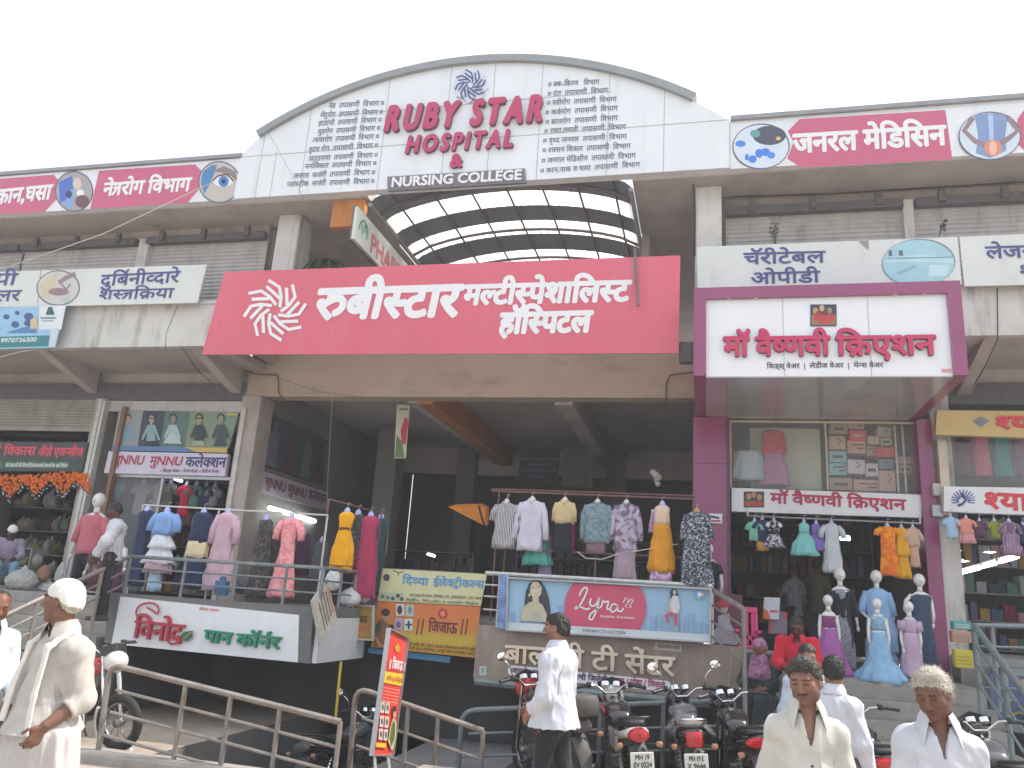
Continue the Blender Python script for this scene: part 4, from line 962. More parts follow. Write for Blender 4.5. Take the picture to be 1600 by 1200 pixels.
pr.poly([(586, 1160), (601, 1161), (600.5, 1168), (585, 1167)], ink(236, 190, 60)); pr.poly([(609, 1172), (604, 1158), (607, 1135), (612, 1121), (617, 1128), (616, 1150), (612, 1170)], ink(206, 196, 150)); pr.poly([(608, 1168), (606, 1152), (609, 1132), (613, 1124), (615, 1134), (614, 1154)], ink(96, 110, 60)); pr.ell(613.5, 1108, 3, 5, ink(70, 46, 38)); pr.ell(613.5, 1116, 2.4, 5, ink(206, 156, 120))
for k in range(5): pr.line([(597 - k * 1, 1074 + k * 5), (622 - k * 1.2, 1078.5 + k * 5)], 1.0, ink(240, 170, 150))
pr.build('print', t)
ptext(t, '॥ जिजाऊ ॥', ps, (604, 1044), (630, 1048), 14, INKW, .02, lift=.02); ptext(t, 'फॉल & पिको', ps, (601.5, 1061), (626, 1066), 6, ink(190, 90, 40), .02, lift=.02)
mb = MB()
for q in ((585, 1182), (606, 1182)): p = ps.at(*q); mb.tube([p, (p[0] + .05, p[1] + .02, 0)], .015, 6)
p = ps.at(596, 1182); mb.box(p[0] - .2, p[0] + .2, p[1] - .05, p[1] + .1, 0, .03)
build_each(mb, 'stand_foot', STEELW, t)
# ------------------------------------------------------------------ chunnu shop front
YC = 13.1
t = sign('kids_shop_sign', 'pinkish fascia board with red and navy kids shop name below the poster strip', YC, [(170, 705), (356, 709), (351, 744), (162, 739)], mat('pinkish_board', c8(205, 198, 214), var=.06), .1)
ptext(t, 'चुNNU', YC, (176, 725), (224, 726), 14, LR, .02, shear=.1, ref=.7); ptext(t, 'मुNNU', YC, (233, 726), (284, 727.5), 14, LR, .02, shear=.1, ref=.7); ptext(t, 'कलेक्शन', YC, (289, 729), (352, 730.5), 14.5, ink(66, 62, 112), .025)
ptext(t, '• किड्स वेअर • मेन्स वेअर • लेडीज वेअर', YC, (250, 738), (342, 739), 4.5, ink(110, 60, 90), .01)
t = sign('poster_strip', 'strip of five kids fashion photographs above the kids shop sign', YC + .02, [(186, 641), (374, 645), (357, 700), (178, 697)], mat('poster_green', c8(124, 150, 128), var=.1), .04, None, cat='poster')
pr = Print(YC + .02)
xt = [186, 224, 259, 298, 334, 374]; xb = [176, 215, 250, 289, 326, 357]
cols = [(150, 160, 160), (58, 66, 84), (90, 120, 110), (130, 150, 118), (126, 152, 130)]
for k in range(5): pr.poly([(xt[k], 641 + k * .6), (xt[k + 1], 641.6 + k * .6), (xb[k + 1], 697.5 + k * .5), (xb[k], 697 + k * .5)], ink(*cols[k]))
figs = [(203, (126, 160, 180), (182, 158, 128), None), (240, (140, 170, 176), (190, 164, 130), (40, 46, 60)), (274, (170, 196, 196), (150, 138, 116), None), (315, (50, 56, 64), (178, 160, 136), (160, 170, 150)), (349, (66, 76, 80), (160, 150, 132), (56, 66, 70))]
for k, (x, cc, sk, lo) in enumerate(figs):
    x -= 3
    pr.ell(x, 652.5, 5.6, 6.4, ink(50, 46, 44)); pr.rect(x - 1.8, 658, x + 1.8, 665, ink(*sk)); pr.ell(x + .4, 655, 4.3, 5.8, ink(*sk)); pr.ell(x - 13, 685, 1.8, 2.2, ink(*sk)); pr.ell(x + 12, 686, 1.8, 2.2, ink(*sk))
    pr.poly([(x - 6, 664), (x + 6, 664), (x + 13, 684), (x + 10, 687), (x + 6, 676), (x + 7, 690), (x - 8, 690), (x - 6, 676), (x - 12, 686), (x - 14, 682)], ink(*cc))
    if lo: pr.poly([(x - 8, 689), (x + 7, 689), (x + 10, 697), (x - 11, 697)], ink(*lo))
    elif k == 2: pr.poly([(x - 6, 678), (x + 6, 678), (x + 14, 694), (x - 15, 693)], ink(184, 206, 206))
    if k in (1, 3): pr.rect(x - 3.6, 653.2, x + 4.4, 655, ink(44, 46, 50))
pr.poly([(178, 697), (357, 700), (356, 708), (175, 704)], ink(92, 130, 176)); pr.poly([(290, 699), (357, 700), (356, 708), (310, 707)], ink(205, 180, 90)); pr.poly([(355, 645), (374, 646), (372, 651), (356, 650)], ink(170, 176, 120))
pr.build('print', t)
mb = MB()
x0, x1 = P(176, 760, 13.15)[0], P(366, 760, 13.15)[0]
mb.box(x0 - .06, x0 + .03, 13.05, 13.2, 1.55, 5.1); bp('door_jamb', mb, mat('wood_jamb', (.20, .105, .06), rough=.5, var=.25, vs=6))
mb = MB(); mb.box(x1 - .03, x1 + .05, 13.05, 13.2, 1.55, 5.1); bp('door_jamb', mb, STEELW)
mb = MB(); mb.box(-11.70, -8.62, 13.14, 13.19, 5.02, 5.24); bp('shutter_hood', mb, SHUT)
mb = MB(); mb.box(x0 + .04, x0 + 1.05, 13.2, 13.215, 1.62, 3.72); bp('shop_window', mb, GLASSY)
mb = MB(); mb.box(x0 + 1.05, x0 + 1.10, 13.16, 13.22, 1.62, 3.74); mb.box(x0 + .04, x1 - .04, 13.16, 13.25, 3.72, 3.78); bp('window_frame', mb, ALU)
# side of the same shop inside the hall
pX = Pl((-8.40, 0, 0), (1, 0, 0))
y0, y1, za, zb_ = 13.62, 16.6, 3.60, 4.0
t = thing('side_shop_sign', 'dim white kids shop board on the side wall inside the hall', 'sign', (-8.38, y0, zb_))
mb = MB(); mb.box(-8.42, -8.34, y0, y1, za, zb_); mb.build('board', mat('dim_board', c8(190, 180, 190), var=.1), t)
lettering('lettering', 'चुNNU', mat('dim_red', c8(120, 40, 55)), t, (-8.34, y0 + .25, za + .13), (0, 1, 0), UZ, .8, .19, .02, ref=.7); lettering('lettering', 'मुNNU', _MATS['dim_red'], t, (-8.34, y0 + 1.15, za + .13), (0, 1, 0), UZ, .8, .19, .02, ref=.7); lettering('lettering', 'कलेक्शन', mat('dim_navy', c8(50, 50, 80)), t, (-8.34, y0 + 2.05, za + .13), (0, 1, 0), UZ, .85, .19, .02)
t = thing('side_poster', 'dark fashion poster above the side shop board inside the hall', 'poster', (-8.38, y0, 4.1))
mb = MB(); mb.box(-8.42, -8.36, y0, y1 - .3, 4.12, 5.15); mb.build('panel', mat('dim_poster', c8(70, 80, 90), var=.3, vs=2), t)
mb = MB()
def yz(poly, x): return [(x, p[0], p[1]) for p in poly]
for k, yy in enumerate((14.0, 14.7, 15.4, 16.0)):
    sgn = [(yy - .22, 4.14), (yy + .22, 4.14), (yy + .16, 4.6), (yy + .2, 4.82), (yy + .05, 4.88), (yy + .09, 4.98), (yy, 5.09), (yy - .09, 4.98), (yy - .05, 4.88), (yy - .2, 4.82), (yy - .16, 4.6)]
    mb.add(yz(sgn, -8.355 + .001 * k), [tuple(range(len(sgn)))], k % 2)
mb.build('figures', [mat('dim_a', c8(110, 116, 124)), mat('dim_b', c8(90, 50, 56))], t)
# left agro shop
t = sign('agro_shop_sign', 'dark shop board with red Marathi lettering and green strip on the left agro shop', 13.1, [(-120, 689), (137, 691), (128, 737), (-130, 735)], mat('agro_dark', c8(66, 72, 74), var=.1), .05)
ptext(t, 'पुर्णी विकास', 13.1, (-30, 711), (55, 711), 12, ink(226, 80, 100), .035); ptext(t, 'ॲग्रो एजन्सीज', 13.1, (59, 712), (129, 713), 12, ink(226, 80, 100), .035)
pr = Print(13.1); pr.poly([(8, 721), (108, 722), (107, 732), (7, 731)], ink(56, 120, 82)); pr.poly([(-30, 721), (4, 721), (4, 731), (-30, 731)], ink(56, 120, 82)); pr.build('green_strip', t)
ptext(t, 'सर्व प्रकारची बी-बियाणे,किटकनाशके,रासायनिक खते मिळेल', 13.1, (9, 729.5), (106, 730.5), 5, INKW, .015, lift=.012)
sh = shutter(-15.0, -11.75, 13.22, 4.66, 5.3, BLD, mat('shutter_old', (.33, .315, .27), rough=.6, metal=.2, var=.2, stain=(.2, .14, .1), stain_amt=.5), .06)
mb = MB(); mb.box(-11.78, -11.70, 13.02, 13.14, 1.6, 5.25); mb.box(-11.66, -11.60, 13.0, 13.14, 1.6, 5.2); bp('shutter_guide', mb, STEELW)
GAR = mat('marigold', (.75, .17, .015), rough=.9, var=.35, vs=14, bump=.8, bs=30)
t = thing('flower_garland', 'orange toran garland with white beads hanging across the left shop', 'garland', P(70, 745, 13.0))
mb = MB(); mw = MB(); mk = MB()
def top_y(x): return 737 + 6 * abs(math.sin(x * .022 + .9))
for k in range(900):
    x = random.uniform(-60, 140); u = ((x + 4) % 41) / 41.0; dep = 10 + 26 * (1 - abs(2 * u - 1)) * (1 if (x // 41) % 2 == 0 else .8)
    v = random.random(); py = top_y(x) + v * dep
    c = P(x, py, 13.02 + random.uniform(-.04, .03)); mb.ell(c, (.028, .022, .026), 6, 4)
    if v > .93: mw.ell(P(x, py + random.uniform(3, 9), 13.0), (.014, .014, .014), 6, 4)
    if v > .84: mk.ell(P(x, py + 3, 13.0), (.02, .018, .02), 6, 4)
mb.build('flowers', GAR, t, smooth=True)['kind'] = 'stuff'; mw.build('beads', mat('bead', (.8, .8, .78)), t)['kind'] = 'stuff'; mk.build('border', mat('garland_dark', (.03, .035, .05)), t)['kind'] = 'stuff'
# hall: hanging banner, notice boards, awning
t = sign('hanging_banner', 'narrow white banner with red figure hanging from the hall ceiling', 13.7, [(620, 632), (640, 633), (634, 716), (616, 716)], mat('hang_white', c8(196, 196, 180), var=.1), .01, None, cat='banner')
pr = Print(13.7); pr.poly([(632, 656), (638, 657), (634, 694), (628, 694), (626, 672)], ink(200, 50, 70)); pr.ell(634, 656, 3, 4, ink(200, 60, 70)); pr.poly([(620, 680), (628, 690), (632, 715), (617, 715)], ink(96, 130, 70)); pr.rect(624, 638, 637, 641, ink(120, 120, 110)); pr.build('print', t)
mb = MB(); p = P(628, 632, 13.7); mb.tube([p, (p[0], p[1], 5.75)], .006, 5); mb.build('cord', BLACK, t)
t = sign('notice_board', 'dark blue notice board with faint lettering deep in the hall', 18.0, [(812, 700), (874, 702), (872, 756), (810, 753)], mat('notice_dark', c8(36, 46, 58), var=.1), .05)
pr = Print(18.0)
for y_, xa, xb in ((717, 815, 871), (726, 826, 858), (735, 818, 868), (745, 828, 856)):
    x_ = xa
    while x_ < xb: w_ = random.uniform(3, 7); pr.line([(x_, y_), (min(x_ + w_, xb), y_ + .2)], 3.6, ink(80, 92, 106)); x_ += w_ + 1.6
pr.build('faint_lettering', t)
t = sign('notice_poster', 'plain grey poster beside the dark notice board in the hall', 18.0, [(880, 700), (926, 704), (925, 763), (878, 760)], mat('notice_grey', c8(84, 88, 98), var=.15), .03, cat='poster')
t = thing('awning', 'small orange awning glowing in the dark of the hall', 'awning', P(730, 810, 16))
mb = MB(); q = [P(700, 792, 16), P(708, 789, 16), P(748, 788, 16.2), P(759, 793, 16.3), P(758, 822, 16.3)]
mb.add(q + [p + np.array([0, .25, .05]) for p in q], [(4, 3, 2, 1, 0), (5, 6, 7, 8, 9)] + [(i, (i + 1) % 5, 5 + (i + 1) % 5, 5 + i) for i in range(5)]); mb.build('cloth', mat('awning_orange_glow', (.85, .33, .05), var=.15, emit=(.8, .3, .05), es=.12), t)  # faint glow put into the cloth in place of light falling on it
mb = MB(); mb.tube([P(748, 790, 15.98), P(752, 806, 15.98), P(757, 822, 15.98)], .02, 6); mb.build('rib', BLACK, t)
# lit lamps in the shops
def lamp(name, label, a, b, r=.02):
    t = thing(name, label, 'lamp', (np.array(a) + np.array(b)) / 2)
    mb = MB(); mb.tube([a, b], r, 8); mb.build('tube', TUBE, t)
    d = (np.array(b) - np.array(a)) * .5 * 1.06; c = (np.array(a) + np.array(b)) / 2
    mb = MB(); mb.tube([c - d + (0, 0, r * 1.9), c + d + (0, 0, r * 1.9)], r * .9, 4); mb.build('batten', STEELW, t)
    return t
lamp('tube_lamp', 'lit tube lamp under the kids shop board', P(272, 747, 13.6), P(284, 752, 13.6), .025)
lamp('tube_lamp', 'long lit tube lamp above the salmon kurti', P(420, 794, 13.7), P(492, 815, 16.2), .03)
lamp('tube_lamp', 'dim lit tube lamp behind the crimson dress', P(591, 845, 17), P(606, 850, 17.4), .02)
lamp('tube_lamp', 'small lit tube lamp on the hall shelf', P(668, 866, 17), P(679, 869, 17.2), .02)
lamp('tube_lamp', 'lit tube lamp inside the gown shop', P(1313, 841, 15), P(1328, 842, 15), .03)
for k, (x0, y0, x1, y1) in enumerate(((1501, 895, 1532, 887), (1537, 885, 1556, 880), (1562, 878, 1590, 870))): lamp('tube_lamp', ('nearest strip of the lit ceiling line in the right shop', 'middle strip of the lit ceiling line in the right shop', 'upper strip of the lit ceiling line in the right shop')[k], P(x0, y0, 15.5), P(x1, y1, 15.5 - .4), .03)
for k, (x, y) in enumerate(((1491, 860), (1546, 862), (1504, 876))):
    t = thing('ceiling_light', ('round lit ceiling light under the pale blue dress', 'round lit ceiling light under the checked dress', 'round lit ceiling light lowest in the right shop')[k], 'lamp', P(x, y, 15))
    mb = MB(); mb.ell(P(x, y, 15), (.09, .05, .02), 12, 5); mb.build('diffuser', TUBE, t); mb = MB(); mb.torus(P(x, y, 15), (0, 0, 1), .1, .012, 16, 6); mb.build('rim', STEELW, t)
t = thing('surveillance_camera', 'white security camera hanging in the hall right of the notice poster', 'camera', P(1024, 745, 13.6))
mb = MB(); p = P(1020, 738, 13.6); q = P(1029, 746, 13.4); mb.tube([p, q], .055, 10); mb.build('body', STEELW, t); mb = MB(); mb.tube([P(1025, 748, 13.5), P(1027, 752, 13.5)], .05, 10); mb.ell(P(1028, 756, 13.5), (.05, .05, .05), 10, 6); mb.build('mount', STEELW, t)
# ------------------------------------------------------------------ garments and mannequins, measured in pixels of the photograph at their own depth
def msc(x, y, Y): return float(np.linalg.norm(P(x + 1, y, Y) - P(x, y, Y)))
def cloth(mb, s, levels, n=44, folds=0, fa=0.0, depth=.55, seed=0, x0=0.0, mi=0, cap=True):
    """lofted cloth: levels = (dy, halfwidth[, dx]) in px below the hanging point; folds grow towards the hem"""
    rg = random.Random(seed); ph = [rg.uniform(0, 6.28) for _ in range(4)]
    lv = []
    for a, b in zip(levels[:-1], levels[1:]):
        m = max(1, int((b[0] - a[0]) / 6))
        for i in range(m):
            t = i / m; lv.append((a[0] + (b[0] - a[0]) * t, a[1] + (b[1] - a[1]) * t, (a[2] if len(a) > 2 else 0) * (1 - t) + (b[2] if len(b) > 2 else 0) * t))
    b = levels[-1]; lv.append((b[0], b[1], b[2] if len(b) > 2 else 0))
    rings = []; L = lv[-1][0] - lv[0][0]
    for dy, hw, dx in lv:
        u = (dy - lv[0][0]) / max(L, 1e-6); ring = []
        for k in range(n):
            th = 2 * math.pi * k / n; c, q = math.cos(th), math.sin(th)
            f = 1 + (1.6 * fa * u * (math.cos(folds * th + ph[0]) + .5 * math.cos((folds * 2 + 1) * th + ph[1])) if folds else 0)
            f += .045 * math.sin(3 * th + ph[2] + dy * .18) + .035 * math.sin(5 * th + ph[3] - dy * .31) + (.025 + .03 * u) * math.sin(9 * th + ph[1] + .12 * dy)
            ex = math.copysign(abs(c) ** .8, c); ey = math.copysign(abs(q) ** .9, q)
            ring.append(((x0 + dx + hw * ex * f) * s, hw * depth * ey * f * s, -(dy + 1.3 * math.sin(4 * th + ph[1]) * u * u) * s))
        rings.append(ring)
    return mb.loft(rings, cap=cap, mi=mi)
FORM = mat('bust_form', c8(172, 178, 224), rough=.35, var=.06); FORMC = mat('bust_form_cream', c8(214, 206, 196), rough=.45, var=.06); MANQ = mat('mannequin_white', (.70, .69, .66), rough=.35, var=.06)
def sleeve(mb, s, side, sh, pts, r, mi=0):
    """sleeve from the shoulder: pts = (dx, dy) outward/down in px"""
    P3 = [((side * (sh + a)) * s, -.6 * s * i, -b * s) for i, (a, b) in enumerate(pts)]
    rr = [r[0] + (r[1] - r[0]) * i / (len(pts) - 1) for i in range(len(pts))]
    return mb.tube(P3, [q * s for q in rr], 10, mi=mi)
def garment(name, label, x, y, Y, parts, sleeves=None, form=FORM, group=None, cat='clothing', rz=0.0, hook=True, depth=.5, neck=5):
    s = msc(x, y, Y); p = P(x, y, Y)
    t = thing(name, label, cat, p, rz, group=group)
    for i, q in enumerate(parts):
        mb = MB(); cloth(mb, s, q[2], folds=q[3] if len(q) > 3 else 0, fa=q[4] if len(q) > 4 else 0, seed=int(x * 7 + i), depth=depth + .03 * i)
        mb.build(q[0], q[1], t, smooth='all', local=True)
    if sleeves:
        m, sh, pts, r = sleeves
        for sd_ in (-1, 1):
            mb = MB(); sleeve(mb, s, sd_, sh, pts, r); mb.build('sleeve', m, t, smooth='all', local=True)
    if form:
        mb = MB(); mb.ell((0, 0, -4 * s), (neck * s, neck * .8 * s, 8 * s), 12, 8); mb.ell((0, 0, -9 * s), (neck * 2.0 * s, neck * 1.0 * s, 5 * s), 14, 7); mb.build('bust_form', form, t, smooth='all', local=True)
    if hook:
        mb = MB(); mb.tube([(0, 0, 3 * s), (0, 0, 8 * s), (2.2 * s, 0, 10.5 * s), (4 * s, 0, 8.5 * s)], .55 * s, 5); mb.build('hanger_hook', ALU, t, local=True)
    return t
F_ = fabric
NAVY = F_('cloth_navy', c8(44, 56, 84)); DENIM = F_('cloth_light_denim', c8(132, 168, 220)); WFR = F_('cloth_white', c8(222, 222, 232)); CRM = F_('cloth_cream', c8(222, 206, 168))
PINKP = F_('cloth_pale_pink', c8(202, 170, 182)); SALM = F_('cloth_salmon', c8(232, 140, 148), 'noise', c8(240, 170, 172), 14); YELW = F_('cloth_yellow', c8(236, 168, 20)); CRIM = F_('cloth_crimson', c8(172, 62, 96))
BLKP = F_('cloth_dark_print', c8(58, 54, 56), 'noise', c8(110, 104, 96), 26, thr=.55); STRP = F_('cloth_stripe', c8(205, 202, 206), 'stripe', c8(66, 66, 76), 13, thr=.6); WLIL = F_('cloth_lilac_white', c8(204, 198, 212)); TEAL = F_('cloth_teal', c8(92, 170, 156))
TAN = F_('cloth_tan', c8(204, 182, 138)); BLK = F_('cloth_black', c8(40, 42, 50)); TGR = F_('cloth_teal_grey', c8(134, 156, 164), 'noise', c8(104, 124, 134), 12); TIE = F_('cloth_tiedye', c8(182, 170, 186), 'noise', c8(112, 98, 118), 5); MAUV = F_('cloth_mauve', c8(134, 102, 118)); MUST = F_('cloth_mustard', c8(212, 146, 40))
LILP = F_('cloth_lilac_print', c8(176, 130, 176), 'noise', c8(214, 190, 214), 16); BW = F_('cloth_black_leaf', c8(46, 50, 62), 'noise', c8(190, 194, 204), 30, thr=.56); AQUA = F_('cloth_aqua', c8(128, 196, 192)); PURP = F_('cloth_purple', c8(128, 104, 178)); MINT = F_('cloth_mint', c8(122, 190, 168)); ORNG = F_('cloth_orange', c8(222, 108, 44), 'noise', c8(236, 150, 40), 6)
YEL2 = F_('cloth_gold', c8(216, 160, 40)); BEIG = F_('cloth_beige', c8(196, 166, 148)); OFFW = F_('cloth_offwhite', c8(196, 200, 204), 'check', c8(176, 182, 186), 14); REDD = F_('cloth_red', c8(190, 44, 70)); MAVP = F_('cloth_mauve_pink', c8(178, 120, 158)); CRML = F_('cloth_pale_top', c8(214, 190, 166)); SKYB = F_('cloth_sky', c8(160, 186, 214)); PEAC = F_('cloth_peach', c8(214, 140, 120)); OLIV = F_('cloth_olive', c8(132, 136, 62)); PLUM = F_('cloth_plum', c8(92, 60, 84)); MCHK = F_('cloth_plum_check', c8(152, 126, 152), 'check', c8(110, 80, 110), 12)
GD = 'dresses hanging along the left deck'
YD = 10.9
garment('hanging_dress', 'long plain navy dress at the left end of the deck rod', 231, 794, YD, [('dress', NAVY, [(2, 5), (7, 11), (28, 10), (60, 12), (102, 13)], 6, .06)], None, FORM, GD)
garment('hanging_outfit', 'light denim jacket over white tiered frill skirt on the deck rod', 262, 796, YD, [('inner_top', WFR, [(4, 6), (36, 8)]), ('jacket', DENIM, [(4, 8), (8, 15), (34, 16)]), ('skirt', WFR, [(34, 12), (46, 17), (52, 20), (53, 15), (66, 20), (72, 24)], 9, .08), ('under_layer', PINKP, [(68, 17), (84, 19)], 8, .07), ('leggings', F_('cloth_ice', c8(168, 196, 214)), [(80, 9), (108, 10)])], (DENIM, 13, [(0, 8), (6, 18), (8, 30)], (5.5, 6)), FORM, GD)
garment('hanging_outfit', 'navy vest with cream shorts and navy trousers on the deck rod', 319, 798, YD, [('vest', NAVY, [(2, 6), (6, 14), (20, 15), (43, 16)]), ('shorts', CRM, [(42, 15), (64, 16)], 4, .04), ('trousers', NAVY, [(62, 14), (104, 15)], 4, .06)], None, FORM, GD)
garment('hanging_dress', 'pale pink long kurta with sleeves beside the pillar', 357, 798, YD, [('dress', PINKP, [(2, 5), (6, 13), (30, 13), (60, 16), (108, 20)], 6, .07)], (PINKP, 11, [(0, 8), (7, 26), (8, 46)], (6, 5)), FORM, GD)
garment('hanging_dress', 'dark patterned long dress left of the salmon kurti', 417, 808, YD, [('dress', BLKP, [(2, 4), (6, 10), (40, 12), (110, 16)], 6, .06)], None, FORM, GD)
garment('hanging_dress', 'salmon pink kurti with short sleeves and flared hem on the deck rod', 456, 806, YD, [('dress', SALM, [(3, 6), (7, 13), (25, 11), (42, 10), (80, 14), (108, 19), (112, 18)], 7, .08)], (SALM, 11, [(0, 9), (7, 20), (9, 34)], (6, 5)), FORM, GD)
garment('hanging_dress', 'bright yellow sleeveless dress with thin dark belt', 543, 797, YD + .1, [('dress', YELW, [(3, 7), (8, 12), (25, 9), (28, 9), (55, 16), (76, 17), (88, 16)], 8, .05), ('belt', F_('belt_brown', c8(110, 70, 30)), [(25, 9.6), (28.5, 9.8)]), ('hem_band', F_('hem_brown', c8(160, 96, 20)), [(78, 17.3), (80, 17.3)])], None, FORM, GD)
garment('hanging_dress', 'crimson wrap dress right of the yellow dress', 580, 803, YD + .3, [('dress', CRIM, [(3, 7), (8, 13), (32, 11), (70, 16), (118, 17)], 5, .06)], None, FORM, GD)
garment('hanging_dress', 'dim grey printed dress half hidden behind the yellow dress', 560, 800, YD + 1.2, [('dress', BLKP, [(3, 6), (8, 12), (60, 14), (80, 15)], 5, .05)], None, FORM, GD)
garment('hanging_dress', 'dark teal dress behind the crimson dress', 596, 806, YD + 1.4, [('dress', F_('cloth_dark_teal', c8(58, 78, 86)), [(3, 6), (8, 11), (60, 13), (112, 14)], 5, .05)], None, FORM, GD)
def rack(name, label, tops, posts, m, r=.014):
    t = thing(name, label, 'clothes rack', tops[0][0])
    for a, b in tops: mb = MB(); mb.tube([a, b], r, 7); mb.build('rod', m, t)
    for a, b in posts: mb = MB(); mb.tube([a, b], r, 7); mb.build('post', m, t)
def vdown(p, z): return np.array([p[0], p[1], z])
a, b = P(224, 789, YD), P(512, 805, YD)
rack('clothes_rack', 'white pipe rod carrying the dresses over the left deck', [(a, b)], [(a, vdown(a, 1.58)), (b, vdown(b, 1.58)), (P(343, 795, YD), vdown(P(343, 795, YD), 1.58))], STEELW)
RUST = mat('rust_pipe', c8(120, 84, 80), rough=.7, var=.25, vs=8)
a, b = P(514, 780, YD + .1), P(596, 802, YD + 1.0)
rack('clothes_rack', 'rusty rod above the yellow and crimson dresses', [(a, b)], [(a, vdown(a, 1.58)), (b, vdown(b, 1.58))], RUST)
YK = 11.6
a, b, c, d = P(768, 767, YK), P(1086, 780, YK), P(768, 764, YK + .3), P(1086, 775, YK + .3)
rack('clothes_rack', 'long rusty double rod rack carrying the row of shirts above the leggings board', [(a, b), (c, d), (P(772, 857, YK), P(1084, 872, YK))], [(P(780, 768, YK), vdown(P(780, 768, YK), 1.58)), (P(795, 769, YK + .15), vdown(P(795, 769, YK + .15), 1.58)), (b, vdown(b, 1.58)), (P(931, 858, YK), vdown(P(931, 858, YK), 1.58))], RUST)
GK = 'clothes hanging on the central rack'
def shirt(label, x, y, m, hw, L, sl, form=FORMC, extra=(), group=GK, Y=YK - .05, placket=True, arm=6.0):
    parts = [('shirt', m, [(2, 5), (6, hw * .82), (16, hw * .94), (L * .6, hw * .96), (L, hw)], 4, .03)] + list(extra)
    t = garment('hanging_shirt', label, x, y, Y, parts, (m, hw * .72, sl, (arm, arm * .75)), form, group, depth=.45)
    s = msc(x, y, Y)
    mb = MB(); mb.tube([(-5 * s, -hw * .22 * s, -1.5 * s), (0, -hw * .44 * s, -8 * s), (5 * s, -hw * .22 * s, -1.5 * s)], 1.7 * s, 6); mb.build('collar', m, t, local=True)
    if placket:
        mb = MB()
        for k in range(5): mb.ell((0, -(hw * .52) * s, -(12 + k * (L - 18) / 5) * s), (.8 * s, .5 * s, .8 * s), 6, 4)
        mb.build('buttons', FORMC, t, local=True)
    return t
LSL = [(0, 8), (6, 22), (9, 42), (11, 62)]
shirt('black and white striped shirt at the left end of the central rack', 792, 783, STRP, 17, 70, [(0, 8), (7, 18), (9, 30)])
shirt('white long sleeved shirt with dark tag on the central rack', 832, 779, WLIL, 19, 78, LSL)
garment('hanging_skirt', 'teal flared skirt hanging behind the white shirt', 842, 818, YK + .1, [('skirt', TEAL, [(0, 10), (30, 14), (62, 21)], 7, .1)], None, None, GK, hook=False)
garment('hanging_skirt', 'pale lilac slip hanging low right of the teal skirt', 854, 838, YK + .18, [('skirt', F_('cloth_lilac', c8(160, 136, 172)), [(0, 8), (60, 10)], 5, .06)], None, None, GK, hook=False)
shirt('tan buttoned jacket over black trousers on the central rack', 883, 780, TAN, 15, 37, [(0, 7), (4, 18), (5, 34)], extra=[('trousers', BLK, [(34, 12), (58, 13), (80, 14)], 3, .06)], arm=5)
garment('hanging_skirt', 'magenta trousers showing behind the tan jacket', 888, 812, YK + .15, [('trousers', F_('cloth_magenta', c8(196, 40, 104)), [(0, 9), (46, 12)], 3, .1)], None, None, GK, hook=False)
shirt('teal grey mottled shirt on the central rack', 934, 783, TGR, 20, 64, [(0, 8), (6, 22), (7, 42), (6, 60)], extra=[('skirt', MAUV, [(60, 14), (80, 15)], 4, .04)])
shirt('grey violet tie dyed long shirt over striped skirt', 979, 784, TIE, 18, 76, [(0, 8), (6, 24), (9, 44), (10, 60)], extra=[('skirt', F_('cloth_pinkish_stripe', c8(190, 172, 182), 'stripe', c8(120, 100, 112), 22), [(72, 15), (120, 17)], 7, .05)])
garment('hanging_outfit', 'cream top with mustard pleated skirt on the central rack', 1035, 786, YK - .05, [('top', CRML, [(4, 7), (8, 11), (34, 12)]), ('skirt', MUST, [(34, 12), (60, 16), (100, 21), (108, 19)], 13, .06), ('trousers', LILP, [(100, 16), (122, 17)], 5, .04)], None, FORM, GK)
garment('hanging_shawl', 'lilac printed shawl beside the cream top', 1021, 792, YK + .08, [('cloth', LILP, [(4, 3), (40, 8)], 4, .06)], None, None, GK, hook=False)
garment('hanging_dress', 'black and white leaf printed long dress at the right end of the central rack', 1089, 797, YK - .25, [('dress', BW, [(3, 7), (8, 17), (40, 19), (80, 22), (118, 24)], 6, .05)], (BW, 14, [(0, 9), (6, 26), (8, 48)], (6.5, 5)), mat('hanger_tan', c8(190, 140, 90)), GK)
GR_ = 'children clothes hanging at the gown shop door'
YH = 12.75
def tee(label, x, y, m, hw, L, extra=(), group=GR_, Y=YH, sl=None):
    return garment('child_shirt', label, x, y, Y, [('top', m, [(2, 4), (5, hw * .85), (L, hw)])] + list(extra), (m, hw * .7, sl or [(0, 7), (4, 11), (6, 17)], (4.5, 4.2)), FORM, group, depth=.45, neck=3)
tee('mint child tee hung left at the gown shop door', 1179, 812, MINT, 9, 34)
tee('navy child tee with tan shorts at the gown shop door', 1191, 810, NAVY, 11, 38, [('shorts', F_('cloth_tan_short', c8(196, 146, 90)), [(36, 9), (52, 10)])])
garment('hanging_dress', 'black and white child pinafore at the gown shop door', 1209, 812, YH - .05, [('top', F_('cloth_blackwhite', c8(50, 46, 60), 'noise', c8(220, 220, 230), 9, thr=.56), [(2, 5), (6, 9), (24, 8)]), ('skirt', F_('cloth_blackwhite2', c8(210, 208, 218), 'noise', c8(70, 66, 80), 12), [(24, 8), (44, 16)], 8, .08)], (WFR, 7, [(0, 6), (4, 12)], (4, 3.6)), FORM, GR_, neck=3)
garment('hanging_dress', 'aqua sleeveless child frock with wide skirt', 1256, 814, YH - .1, [('bodice', AQUA, [(3, 4), (6, 8), (20, 8)]), ('skirt', AQUA, [(20, 8), (36, 16), (56, 21)], 9, .09)], None, FORM, GR_, neck=3)
